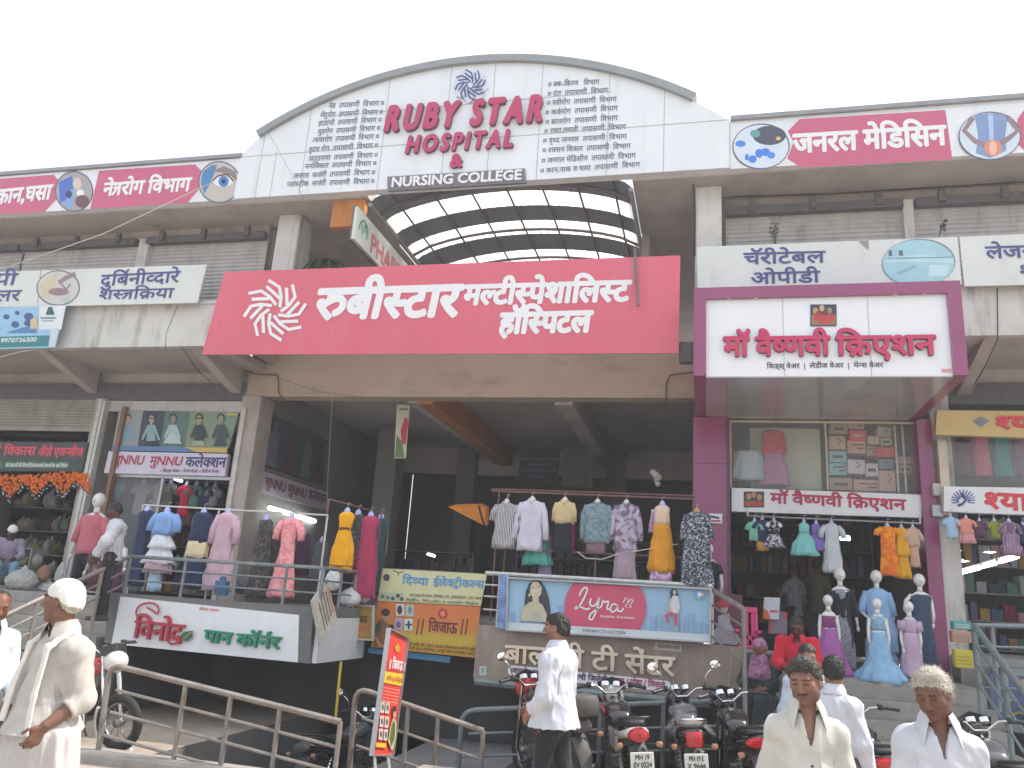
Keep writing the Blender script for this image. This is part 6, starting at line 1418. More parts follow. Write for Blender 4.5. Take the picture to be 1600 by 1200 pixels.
def hair(C, Rh, z, line, thick, m, parent, h=.006, amp=.006, seed=1, freq=26, name='hair', bulge=(0, 0, 0), aniso=(1, 1, 1), strands=0, slen=.022):
    """line: list of (y, z) hairline points in head space; hair is kept above it"""
    S = SDF(h * 1.0); T = lambda *p: C + Rh @ (np.array(p) * z)
    S.ell(T(0, .012, .032), (np.array([.074, .094, .083]) + thick) * z, .02, Rh); S.ell(T(0, .045, -.02), (np.array([.066, .062, .06]) + thick * .8) * z, .03, Rh)
    if any(bulge): S.ell(T(*bulge), np.array([.055, .05, .035]) * z, .03, Rh)
    ys = np.array([p[0] for p in line]) * z; zs = np.array([p[1] for p in line]) * z
    def cutf(X, Y, Z, D):
        dx, dy, dz = X - C[0], Y - C[1], Z - C[2]
        lx = dx * Rh[0, 0] + dy * Rh[1, 0] + dz * Rh[2, 0]; ly = dx * Rh[0, 1] + dy * Rh[1, 1] + dz * Rh[2, 1]; lz = dx * Rh[0, 2] + dy * Rh[1, 2] + dz * Rh[2, 2]
        return np.maximum(D, (np.interp(ly, ys, zs) + .004 * np.sin(lx * 160) - lz) * .7)
    S.fn(cutf); V, F = S.mesh()
    V = wrinkle(V, F, amp, freq, seed, aniso, sharp=True)
    if strands:                                                 # loose locks combed back over the surface
        rg = np.random.default_rng(seed); N = vnormals(V, F); i = rg.integers(0, len(V), strands); p, n = V[i], N[i]
        cd = Rh @ np.array([.25, .75, -.25]); d = cd + rg.normal(0, .45, (strands, 3)); d -= n * (d * n).sum(1)[:, None]; d /= np.linalg.norm(d, axis=1)[:, None] + 1e-6
        w = np.cross(d, n) * .0011; L = slen * rg.uniform(.5, 1.3, strands)[:, None]; tip = p + d * L + n * rg.uniform(-.001, .007, (strands, 1)); b = p - n * .002
        Q = np.stack([b - w, b + w, tip + w * .3, tip - w * .3], 1).reshape(-1, 3); F = np.concatenate([F, len(V) + np.arange(strands * 4).reshape(-1, 4)]); V = np.concatenate([V, Q])
    return smesh(name, V, F, m, parent)
LINE = [(-.12, .078), (-.085, .070), (-.06, .058), (-.035, .030), (-.012, .012), (.012, .018), (.03, -.02), (.06, -.062), (.12, -.066)]
STAND = dict(pel=(0, 0, .93), bel=(0, -.01, 1.08), che=(0, 0, 1.27), nek=(0, .012, 1.43), hd=(0, -.012, 1.585), shr=(-.140, .012, 1.328), shl=(.140, .012, 1.328), elr=(-.208, .03, 1.07), ell=(.208, .03, 1.07), wrr=(-.235, -.06, .835), wrl=(.235, -.06, .835),
             hpr=(-.09, 0, .90), hpl=(.09, 0, .90), knr=(-.10, -.02, .48), knl=(.10, -.02, .48), anr=(-.10, .02, .08), anl=(.10, .02, .08))
def person(label, pos, rz, H, pose, skin=(146, 104, 82), headrot=(0, 0, 0), hairm=HAIRB, hairline=LINE, hthick=.010, top=None, bottom=None, shoes=BLACK, h=.007, eyes=True, moust=True, stub=.35, group=None, belly=0.0, hands=None, neck=True, hat=None, collar=None, hbulge=(0, 0, 0), hname='hair', haniso=(1, .5, .8), strands=0, slen=.02, hfreq=26, seed=1, zhead=1.0, hamp=.006):
    k = H / 1.71; J = {a: np.array(b, float) for a, b in STAND.items()}
    for a, b in pose.items(): J[a] = np.array(b, float)
    J = {a: b * k for a, b in J.items()}
    Rh = rot3(*headrot); z = k * zhead; C = J['hd']; sk = skins(skin, stub)
    S = SDF(h); FY = ((0, 1, 0), 1.38)
    S.cap(J['pel'], J['bel'], .122 * k, .116 * k, .03, FY); S.cap(J['bel'], J['che'], .116 * k, .126 * k, .05, FY)
    for s_ in 'rl': S.cap(J['nek'] - (0, 0, .055 * k), J['sh' + s_], .050 * k, .049 * k, .05); S.cap(J['che'] + (0, 0, .02), J['sh' + s_], .08 * k, .05 * k, .05)
    S.cap(J['che'], J['nek'] - (0, 0, .03), .105 * k, .058 * k, .05, FY); S.cap(J['nek'] - (0, 0, .02), C + Rh @ np.array([0, .018, -.065]) * z, .060 * k, .056 * k, .02)
    for s in 'rl':
        S.cap(J['sh' + s], J['el' + s], .052 * k, .040 * k, .02); S.cap(J['el' + s], J['el' + s] + (J['wr' + s] - J['el' + s]) * .35, .041 * k, .041 * k, .015); S.cap(J['el' + s] + (J['wr' + s] - J['el' + s]) * .35, J['wr' + s], .041 * k, .027 * k, .015)
        S.cap(J['hp' + s], J['kn' + s], .088 * k, .056 * k, .03); S.cap(J['kn' + s], J['an' + s], .055 * k, .038 * k, .02)
        fd = np.array([0, -1, 0.]); S.cap(J['an' + s] + (0, .02 * k, -.035 * k), J['an' + s] + fd * .17 * k + (0, 0, -.05 * k), .035 * k, .03 * k, .02)
        hd_ = (hands or {}).get(s) or (J['wr' + s] - J['el' + s], (1 if s == 'r' else -1, 0, 0), (0, -1, 0), .45)
        hand(S, J['wr' + s], hd_[0], hd_[1], hd_[2], k, hd_[3])
    head(S, C, Rh, z)
    V, F = S.mesh(); fm = face_mats(V, F, C, Rh, z, eyes, moust, stub > 0)
    body = smesh('person', V, F, sk, None, fm)
    body.location = (pos[0], pos[1], pos[2] if len(pos) > 2 else 0); body.rotation_euler = (0, 0, rz); tag(body, label, 'person', group)
    if hairm: hair(C, Rh, z, hairline, hthick, hairm, body, max(h * .85, .005), hamp, seed, hfreq, bulge=hbulge, aniso=haniso, strands=strands, slen=slen)
    if hat: hair(C, Rh, z, hat[0], hat[1], hat[2], body, h, hat[3], seed + 4, hat[4], name=hat[5], aniso=(1, 1, 3))
    # --- shirt
    if top:
        S = SDF(h); g = top.get('inf', .016) * k; hem = top.get('hem', .80) * k; be = top.get('belly', belly) * k; fl = top.get('flare', .0) * k
        low = np.array([J['pel'][0], J['pel'][1], hem - .0]) if 'hemx' not in top else np.array(top['hemx'], float) * k
        S.cap(J['bel'], low, .126 * k + g + be * .6, .138 * k + g + fl, .04, ((0, 1, 0), top.get('fy', 1.3)), cut=0.0)
        S.cap(J['bel'] + (0, -be * .5, 0), J['che'], .124 * k + g + be, .132 * k + g, .06, ((0, 1, 0), 1.34)); S.cap(J['che'], J['nek'] - (0, 0, .03), .108 * k + g, .060 * k + g * .6, .05, FY)
        for s_ in 'rl': S.cap(J['nek'] - (0, 0, .055 * k), J['sh' + s_], .050 * k + g, .050 * k + g, .05); S.cap(J['che'] + (0, 0, .02), J['sh' + s_], .08 * k + g, .052 * k + g, .05)
        for s in 'rl':
            gs = max(.010 * k, g * .6); fr = top.get('sl_' + s, top.get('sl', 1.0)); e, w = J['el' + s], J['wr' + s]; lo_ = top.get('loose', .009) * k
            if fr <= 0:
                q = J['sh' + s] + (e - J['sh' + s]) * (1 + fr); S.cap(J['sh' + s], q, .052 * k + g, .050 * k + gs + lo_, .02, None, cut=0.0)
            else:
                S.cap(J['sh' + s], e, .052 * k + g, .044 * k + gs + lo_, .025); S.cap(e, e + (w - e) * fr, .044 * k + gs + lo_, (.036 if fr < .9 else .030) * k + gs + lo_ * .6, .02, None, cut=0.0)
        nk = J['nek']; vd = top.get('v', .0) * k; vw = top.get('vw', .06) * k; fwd = C - nk
        def cutn(X, Y, Z, D, nk=nk, vd=vd, vw=vw):
            ring = np.sqrt((X - nk[0]) ** 2 + ((Y - nk[1] + .012) * 1.0) ** 2) - .069 * k
            D = np.maximum(D, -np.maximum(ring, (nk[2] - .035 * k) - Z))
            for s_, sg in (('l', 1), ('r', -1)):                # crease between sleeve and body, front and back
                for yy in (-.085, .095):
                    a = J['che'] + np.array((sg * .128 * k, yy * k, -.02)); b = (J['el' + s_] + J['bel']) * .5 + np.array((sg * .045 * k, yy * .8 * k, .02)); ab = b - a
                    t = np.clip(((X - a[0]) * ab[0] + (Y - a[1]) * ab[1] + (Z - a[2]) * ab[2]) / (ab @ ab), 0, 1)
                    dd = np.sqrt((X - a[0] - t * ab[0]) ** 2 + (Y - a[1] - t * ab[1]) ** 2 + (Z - a[2] - t * ab[2]) ** 2) - .014 * k * (.4 + .6 * t)
                    hh = np.clip(.5 - .5 * (-dd - D) / .02 * -1, 0, 1) if False else np.clip(.5 + .5 * (D + dd) / .016, 0, 1); D = D * hh - dd * (1 - hh) + .016 * hh * (1 - hh)
            if vd > 0:
                t = np.clip((Z - (nk[2] - vd)) / vd, 0, 1.4); wedge = np.maximum(np.abs(X - nk[0]) - vw * t, Y - nk[1] + .0); wedge = np.maximum(wedge, (nk[2] - vd) - Z); D = np.maximum(D, -wedge)
            return D
        S.fn(cutn); V, F = S.mesh()
        V = wrinkle(V, F, top.get('wr', .0055) * k, top.get('wf', 5.5), seed + 2, top.get('wa', (1, 1, .42)), sharp=True); V = wrinkle(V, F, top.get('wr', .0055) * .35 * k, 11, seed + 3, (1, .8, .6))
        sh = smesh(top.get('name', 'shirt'), V, F, top['m'], body)
        def surf(x, zz):
            i = np.argmin((V[:, 0] - x) ** 2 + (V[:, 2] - zz) ** 2 + np.where(V[:, 1] < nk[1], 0, 1)); return V[i]
        if top.get('buttons'):
            mb = MB()
            for zz in top['buttons']: p = surf(nk[0] + top.get('bx', 0) * k, zz * k); mb.ell(p + (0, -.002, 0), (.0065, .004, .0065), 8, 5)
            mb.build('buttons', top.get('bm', BLACK), sh, smooth='all', local=True)
            mb = MB(); xs_ = nk[0] + (top.get('bx', 0) + .014) * k; zz = [nk[2] - vd * .9 - i * .02 for i in range(int((nk[2] - vd - hem) / .02))]
            if len(zz) > 3:
                mb.tube([surf(xs_, q) + (0, .003, 0) for q in zz], .0045, 5); mb.build('placket', top['m'], sh, smooth='all', local=True)
        if top.get('pocket'):
            mb = MB(); pts = [surf(nk[0] + a * k, b * k) + (0, -.001, 0) for a, b in top['pocket']]; mb.tube(pts, .003, 5); mb.build('pocket_seam', top['m'], sh, local=True)
        if top.get('collar'):
            cw = top['collar']; mb = MB(); rg = []; n = 26; tilt = (C - nk) * .18
            for i in range(n + 1):
                t = -1 + 2 * i / n; a = math.pi / 2 + t * math.pi * cw.get('sweep', .86); e = abs(t) ** 4
                ca, sa = math.cos(a), math.sin(a); r0 = .066 * k
                base = nk + np.array([ca * r0, sa * r0 - .012, .0]) + tilt * .2; up = nk + np.array([ca * (r0 + .004), sa * (r0 + .004) - .012, .040 * k * (1 - .55 * e)]) + tilt
                dn = nk + np.array([ca * (r0 + .032 * k + cw.get('pt', .03) * k * e), sa * (r0 + .030 * k + .012 * e) - .012, (-.006 - cw.get('drop', .075) * e) * k])
                th = .004; mid = (up + dn) / 2 + np.array([ca, sa, .3]) * .006
                rg.append([base, up, mid, dn, dn + (0, 0, -th), mid - np.array([ca, sa, 0]) * th - (0, 0, th), up - np.array([ca, sa, 0]) * .001 - (0, 0, th), base + np.array([ca, sa, 0]) * th])
            mb.loft(rg); mb.build('collar', top['m'], sh, smooth=True, local=True)
    if bottom:
        S = SDF(h * 1.15); g = bottom.get('inf', .010) * k; w = bottom.get('wide', 0) * k
        S.cap(J['pel'] + (0, 0, .06 * k), (J['hpr'] + J['hpl']) / 2 - (0, 0, .02 * k), .120 * k + g, .13 * k + g, .03, FY)
        for s in 'rl':
            a = J['an' + s] + (0, 0, bottom.get('up', .0) * k); S.cap(J['hp' + s], J['kn' + s], .085 * k + g + w * .5, .060 * k + g + w, .035); S.cap(J['kn' + s], a, .060 * k + g + w, .050 * k + g + w, .025, None, cut=0.0)
        if bottom.get('skirt'):
            a = (J['anr'] + J['anl']) / 2; S.cap(J['pel'], a + (0, 0, .06), .15 * k, bottom['skirt'] * k, .06, None, cut=0)
        V, F = S.mesh(); V = wrinkle(V, F, bottom.get('wr', .006) * k, bottom.get('wf', 5), seed + 7, (1, 1, .35), sharp=True)
        tr = smesh(bottom.get('name', 'trousers'), V, F, bottom['m'], body)
        if bottom.get('belt'):
            mb = MB(); c0 = J['pel'] + (0, 0, .10 * k); mb.loft([[(c0[0] + (.130 * k + e) * math.cos(a), c0[1] + (.098 * k + e) * math.sin(a), c0[2] + dz) for a in np.linspace(0, 6.283, 30, endpoint=False)] for e, dz in ((0, -.018), (.006, -.016), (.006, .016), (0, .018))]); mb.build('belt', bottom['belt'], tr, smooth=True, local=True)
    if shoes:
        for s in 'rl':
            mb = MB(); a = J['an' + s]; mb.loft([[(a[0] + w_ * math.cos(q) * k, a[1] + (yy + l_ * math.sin(q)) * k, a[2] + zz * k) for q in np.linspace(0, 6.283, 16, endpoint=False)] for w_, l_, yy, zz in ((.045, .13, -.06, -.08), (.05, .14, -.06, -.07), (.048, .135, -.06, -.05), (.04, .10, -.04, -.03), (.036, .05, 0, .0))]); mb.build('shoe', shoes, body, smooth=True, local=True)
    return body, J, C, Rh
def at_depth(px, py, depth): return EYE + ray(px, py) * depth
WSH = fabric('shirt_white', (.54, .555, .605), rough=.8, bump=.9, bs=7); WSH2 = fabric('shirt_warm_white', (.70, .68, .63), rough=.85); CSH = fabric('shirt_cream', (.53, .515, .465), rough=.85, bump=.9, bs=7); KUR = fabric('kurta_white', (.46, .432, .40), rough=.9, bump=.9, bs=7); DHO = fabric('dhoti_white', (.53, .50, .49), rough=.9, bump=.9, bs=7)
BLKT = fabric('trousers_black', (.02, .022, .028), rough=.85); GRYT = fabric('trousers_grey', (.10, .10, .11), rough=.85)

# old man at left, walking left, head turned away
p = at_depth(118, 908, 4.75); HA = p[2]
A, JA, CA, RA = person('elderly man in loose white kurta, white knitted cap and scarf walking left', (p[0], p[1] - .02), R(-15), HA,
    dict(hd=(.0, -.035, 1.60), nek=(0, .01, 1.44), shl=(.150, .012, 1.335), ell=(.205, .055, 1.10), wrl=(.175, -.10, .985), elr=(-.22, -.02, 1.10), wrr=(-.2, -.17, .92), knl=(.1, .06, .48), anl=(.1, .2, .09), knr=(-.1, -.10, .48), anr=(-.1, -.12, .08)),
    skin=(120, 86, 70), headrot=(R(-64), R(0), 0), hairm=HAIRG, hairline=LINE, hthick=.004, eyes=True, moust=False, stub=.2, h=.006,
    hat=([(-.13, .050), (-.08, .046), (-.03, .020), (.01, .012), (.03, -.004), (.08, -.030), (.13, -.04)], .010, fabric('cap_white', (.74, .72, .66), rough=.95), .003, 30, 'cap'),
    top=dict(m=KUR, name='kurta', hem=.93, flare=.05, inf=.024, sl=.42, loose=.011, v=.03, vw=.03, wr=.007, wf=4.6, wa=(1, 1, .3), collar=dict(drop=.04, pt=.01), fy=1.05),
    bottom=dict(m=DHO, name='dhoti', wide=.05, wr=.009, wf=4.5, inf=.03), shoes=mat('sandal_brown', (.08, .045, .03), rough=.6), hands=dict(l=((-.30, -.35, -.85), (-.85, .2, -.1), (-.1, -1, .1), .6)), seed=11)
# scarf round the neck and an open side panel of the kurta
k_ = HA / 1.71
S = SDF(.007)
S.cap(np.array((-.02, .05, 1.475)) * k_, np.array((.09, .0, 1.45)) * k_, .026, .026, .02); S.cap(np.array((-.02, .05, 1.475)) * k_, np.array((-.09, 0, 1.45)) * k_, .026, .026, .02)
for sx in (-1, 1):
    S.cap(np.array((sx * .09, 0, 1.45)) * k_, np.array((sx * .085, -.12, 1.36)) * k_, .026, .024, .02, ((0, 1, 0), 1.3)); S.cap(np.array((sx * .085, -.12, 1.36)) * k_, np.array((sx * .10, -.155, 1.12)) * k_, .026, .027, .02, ((0, 1, 0), 2.0)); S.cap(np.array((sx * .10, -.155, 1.12)) * k_, np.array((sx * .12, -.165, .93 if sx > 0 else .98)) * k_, .027, .030, .02, ((0, 1, 0), 2.2), cut=0)
V, F = S.mesh(); V = wrinkle(V, F, .006, 7, 5, (1, 1, .3), True); smesh('scarf', V, F, fabric('scarf_white', (.68, .65, .60), rough=.95), A)

# man in white shirt at the centre, seen from behind, looking left
p = at_depth(874, 957, 6.9); HB = p[2]
person('man in white shirt and black trousers walking left seen from behind, hands at his waist', (p[0], p[1]), R(-108), HB,
    dict(hd=(0, -.02, 1.587), ell=(.20, .03, 1.075), wrl=(.11, -.18, .90), elr=(-.20, .0, 1.09), wrr=(-.06, -.21, .95), hpl=(.075, .0, .88), hpr=(-.075, .0, .88), knl=(.085, -.07, .48), anl=(.09, -.04, .09), knr=(-.09, .05, .48), anr=(-.09, .17, .1)),
    skin=(144, 102, 82), headrot=(R(10), R(2), 0), hairm=HAIRB, hthick=.009, moust=True, h=.0065, strands=1600, slen=.016,
    top=dict(m=WSH, hem=.83, flare=.045, inf=.036, sl=.72, loose=.014, wr=.008, wf=4.2, collar=dict(drop=.03, pt=.01), fy=1.02), bottom=dict(m=BLKT),
    hands=dict(l=((-.5, -.6, -.35), (-.6, .6, 0), (0, 0, 1), .7), r=((.3, -.7, -.35), (.6, .5, 0), (0, 0, 1), .7)), seed=21)
# man in cream shirt at the front
p = at_depth(1260, 1026, 4.2); HC = p[2]
CB, CJ, CC, CR = person('man in open cream shirt with moustache and thin chain walking towards the street', (p[0], p[1] + .1), R(4), HC,
    dict(hd=(-.012, -.06, 1.585), nek=(0, .0, 1.435), shr=(-.138, .015, 1.318), shl=(.138, .015, 1.318), ell=(.202, .05, 1.06), elr=(-.202, .05, 1.06)),
    skin=(134, 97, 80), headrot=(R(-24), R(14), R(-3)), hairm=HAIRS, hthick=.013, hbulge=(.01, -.045, .105), eyes=False, moust=True, stub=.3, h=.0055, hfreq=30, strands=2400, slen=.026,
    top=dict(m=CSH, hem=.80, inf=.020, v=.17, vw=.038, sl=.95, loose=.014, wr=.008, wf=4, collar=dict(drop=.085, pt=.045, sweep=.80), buttons=[1.17, 1.06, .95], bx=.0, pocket=[(.045, 1.22), (.05, 1.12), (.085, 1.10), (.12, 1.12), (.125, 1.22)]), bottom=dict(m=GRYT), seed=31)
S = SDF(.008); k_ = HC / 1.71
S.cap(CJ['bel'], CJ['che'], .118 * k_ + .008, .128 * k_ + .008, .05, ((0, 1, 0), 1.38)); S.fn(lambda X, Y, Z, D: np.maximum(D, Z - 1.285 * k_ + .25 * np.abs(X)))
V, F = S.mesh(); smesh('vest', V, F, fabric('vest_red', c8(190, 40, 60)), CB)
mb = MB(); mb.tube([CJ['nek'] + np.array([.075 * math.cos(t), -.03 + .085 * math.sin(t) , -.02 - .11 * max(0, -math.sin(t)) ** 1.2]) for t in np.linspace(-.15, -math.pi + .15, 16)], .0022, 5); mb.build('chain', mat('thread_dark', (.10, .06, .04), rough=.6), CB, local=True)
# old man with white hair at the right front
p = at_depth(1466, 1041, 4.0); HD = p[2]
person('old man with thick white hair and bright white shirt looking down at the right front', (p[0], p[1] + .09), R(-3), HD,
    dict(hd=(-.03, -.075, 1.575), nek=(0, .0, 1.43), shr=(-.138, .02, 1.318), shl=(.144, .02, 1.306), ell=(.208, .06, 1.05), elr=(-.196, .02, 1.06)),
    skin=(112, 76, 63), headrot=(R(-26), R(22), R(-4)), hairm=HAIRG, hthick=.014, hbulge=(.01, -.035, .105), eyes=False, moust=False, stub=.15, h=.0055, hfreq=40, haniso=(1, .3, .5), hamp=.0042, strands=2600, slen=.036,
    top=dict(m=WSH, hem=.80, inf=.022, v=.16, vw=.038, sl=1.0, loose=.014, wr=.008, wf=3.8, belly=.02, collar=dict(drop=.095, pt=.05, sweep=.80), buttons=[1.20, 1.08, .97], bx=.0, bm=mat('button_dark', (.15, .06, .06))), bottom=dict(m=GRYT), seed=41)
# man with dark hair just behind the cream shirt
p = at_depth(1300, 1024, 6.1); person('man in white shirt with black hair seen from behind beside the man in cream shirt', (p[0], p[1]), R(160), p[2], dict(hd=(0, -.03, 1.585)), headrot=(R(20), R(8), 0), hthick=.014, h=.008, strands=1800, slen=.026, top=dict(m=WSH, hem=.82, inf=.02, loose=.018, collar=dict(drop=.03, pt=.01)), bottom=dict(m=GRYT), seed=51, group=None)
p = at_depth(1257, 1002, 7.6); person('man in pale blue shirt half hidden behind the man in cream shirt', (p[0], p[1]), R(20), p[2], dict(hd=(0, -.05, 1.575)), headrot=(R(-10), R(20), 0), hthick=.008, h=.010, eyes=False, top=dict(m=fabric('shirt_pale_blue', (.44, .52, .62)), hem=.82, inf=.018), bottom=dict(m=GRYT), seed=61)
# man at the far left edge
p = at_depth(2, 920, 6.2); person('balding man in white and blue shirt cut by the left edge', (p[0], p[1]), R(58), p[2], dict(hd=(0, -.04, 1.58)), skin=(120, 78, 60), headrot=(0, R(18), 0), hairm=HAIRB, hairline=[(-.12, .13), (-.03, .12), (0, .04), (.03, -.01), (.06, -.05), (.12, -.06)], hthick=.005, h=.009, eyes=False, top=dict(m=fabric('shirt_white_blue', (.62, .68, .76)), hem=.8, inf=.02, v=.12, collar=dict(drop=.05, pt=.02)), bottom=dict(m=GRYT), seed=71)
# seated figures on the right steps
SIT = dict(pel=(0, .02, .10), bel=(0, -.02, .26), che=(0, -.05, .45), nek=(0, -.06, .61), hd=(0, -.13, .755), shr=(-.18, -.05, .565), shl=(.18, -.05, .565), elr=(-.24, -.12, .32), ell=(.24, -.12, .32), wrr=(-.12, -.33, .26), wrl=(.12, -.33, .26), hpr=(-.09, 0, .09), hpl=(.09, 0, .09), knr=(-.13, -.42, .14), knl=(.13, -.42, .14), anr=(-.12, -.42, -.26), anl=(.12, -.42, -.26))
p = at_depth(1246, 967, 9.6); person('man in bright red shirt sitting bent forward on the right steps', (p[0], p[1] + .1, p[2] - .83), R(-8), 1.68, SIT, skin=(92, 62, 52), headrot=(R(-5), R(30), 0), hthick=.01, h=.011, eyes=False, top=dict(m=fabric('shirt_red', c8(196, 36, 58)), hem=.06, inf=.02, sl=.75, loose=.018, v=.06, collar=dict(drop=.04, pt=.02)), bottom=dict(m=GRYT), seed=81)
p = at_depth(1193, 997, 9.9); WO, JW, CW, RW = person('woman in purple head scarf and dark dress sitting on the steps with a phone', (p[0], p[1] + .1, p[2] - .83), R(-25), 1.6, SIT, skin=(140, 94, 76), headrot=(R(-18), R(28), 0), hairm=HAIRB, hthick=.006, h=.011, eyes=False, moust=False, stub=0, top=dict(m=fabric('dress_dark_green', (.035, .05, .05)), name='dress', hem=.03, inf=.03, sl=.8, loose=.02), bottom=dict(m=fabric('dress_skirt', (.04, .05, .055)), wide=.03), seed=91,
    hat=([(-.13, .060), (-.08, .058), (-.055, .045), (-.04, -.02), (.0, -.09), (.05, -.12), (.12, -.12)], .014, fabric('scarf_purple', c8(150, 92, 130), 'noise', c8(180, 130, 160), 20), .004, 16, 'head_scarf'))
S = SDF(.011); kk = 1.6 / 1.71
for sx in (-1, 1): S.cap(CW + np.array((sx * .05, -.02, -.10)), np.array((sx * .10, -.12, .42)) * kk, .05, .07, .04, ((0, 1, 0), 1.5))
S.cap(CW + np.array((0, .05, -.10)), np.array((0, -.12, .45)) * kk, .07, .10, .05, ((0, 1, 0), 1.2)); V, F = S.mesh(); V = wrinkle(V, F, .008, 6, 3, (1, 1, .4), True); smesh('scarf_drape', V, F, _MATS['scarf_purple'], WO)
# people inside the shops
p = at_depth(1276, 872, 13.6); person('customer in olive shirt with yellow sleeve standing inside the gown shop', (p[0], p[1], 1.2), R(150), p[2] - 1.2, dict(ell=(.30, -.10, 1.15), wrl=(.30, -.34, 1.12)), skin=(110, 74, 58), h=.014, top=dict(m=fabric('shirt_olive', c8(110, 100, 78)), hem=.8, sl=-.45, inf=.018), bottom=dict(m=GRYT), seed=101)
p = at_depth(1240, 880, 13.2); person('customer in grey checked shirt standing inside the gown shop', (p[0], p[1], 1.2), R(-140), p[2] - 1.2, dict(ell=(.25, -.10, 1.12), wrl=(.10, -.30, 1.15)), skin=(110, 74, 58), h=.014, top=dict(m=fabric('shirt_grey_check', c8(130, 132, 134), 'check', c8(90, 92, 96), 14), hem=.8, sl=-.4, inf=.018), bottom=dict(m=BLKT), seed=111)
p = at_depth(191, 787, 11.3); person('man in loose white shirt leaning on the railing of the left shop', (p[0], p[1], p[2] - 1.60), R(-62), 1.63, dict(hd=(0, -.09, 1.57), nek=(0, -.04, 1.43), che=(0, -.02, 1.27), elr=(-.24, -.08, 1.12), wrr=(-.2, -.22, .90), ell=(.24, -.06, 1.10), wrl=(.16, -.20, .88)), skin=(88, 58, 48), headrot=(0, R(20), 0), h=.011, hthick=.012, eyes=False, moust=False, top=dict(m=WSH, hem=.84, inf=.03, sl=.9, loose=.03, wr=.010), bottom=dict(m=BLKT), seed=121)
p = at_depth(18, 832, 14.2); person('vendor in lilac shirt and white cap bending over goods at the left edge', (p[0], p[1], 1.53), R(50), 1.6, dict((a, (b[0], b[1], b[2] + .28)) for a, b in SIT.items()), skin=(84, 56, 46), headrot=(0, R(40), 0), h=.013, hthick=.006, eyes=False, moust=False, hat=([(-.13, .05), (-.03, .03), (.02, .0), (.13, -.04)], .014, _MATS['cap_white'], .003, 20, 'cap'), top=dict(m=fabric('shirt_lilac', c8(150, 138, 156)), hem=.34, inf=.02), bottom=dict(m=fabric('trousers_blue', c8(110, 150, 170))), seed=131)
# ------------------------------------------------------------------ motorcycles (local frame: forward +Y, rear axle at y = -.62)
TYRE = mat('tyre_rubber', (.025, .024, .024), rough=.85, var=.3, vs=12, bump=.4, bs=60); RIMM = mat('rim_metal', (.30, .30, .30), rough=.4, metal=.8, var=.2); CHROME = mat('chrome', (.70, .70, .70), rough=.12, metal=1, var=.08, vs=9)
ENG = mat('engine_metal', (.16, .155, .15), rough=.5, metal=.7, var=.35, vs=12); MIRR = mat('mirror_glass', (.92, .93, .95), rough=.03, metal=1, var=0); REDL = mat('red_lens', (.45, .012, .02), rough=.12, var=.08, coat=.6); AMB = mat('amber_lens', (.36, .17, .10), rough=.15, var=.05, coat=.5)
SEATM = mat('seat_vinyl', (.022, .022, .024), rough=.55, var=.25, vs=9, bump=.2); PLATE = mat('plate_white', (.66, .66, .60), rough=.5, var=.12, vs=12); PTXT = mat('plate_black', (.03, .03, .03), rough=.6); DUSTY = mat('dusty_plastic', (.085, .08, .075), rough=.65, var=.35, vs=8); FLUFF = mat('fluffy_cover', (.20, .19, .185), rough=1, var=.5, vs=30, bump=1, bs=60)
def paint(n, c): return mat('bike_paint_' + n, c, rough=.18, var=.05, coat=.8)
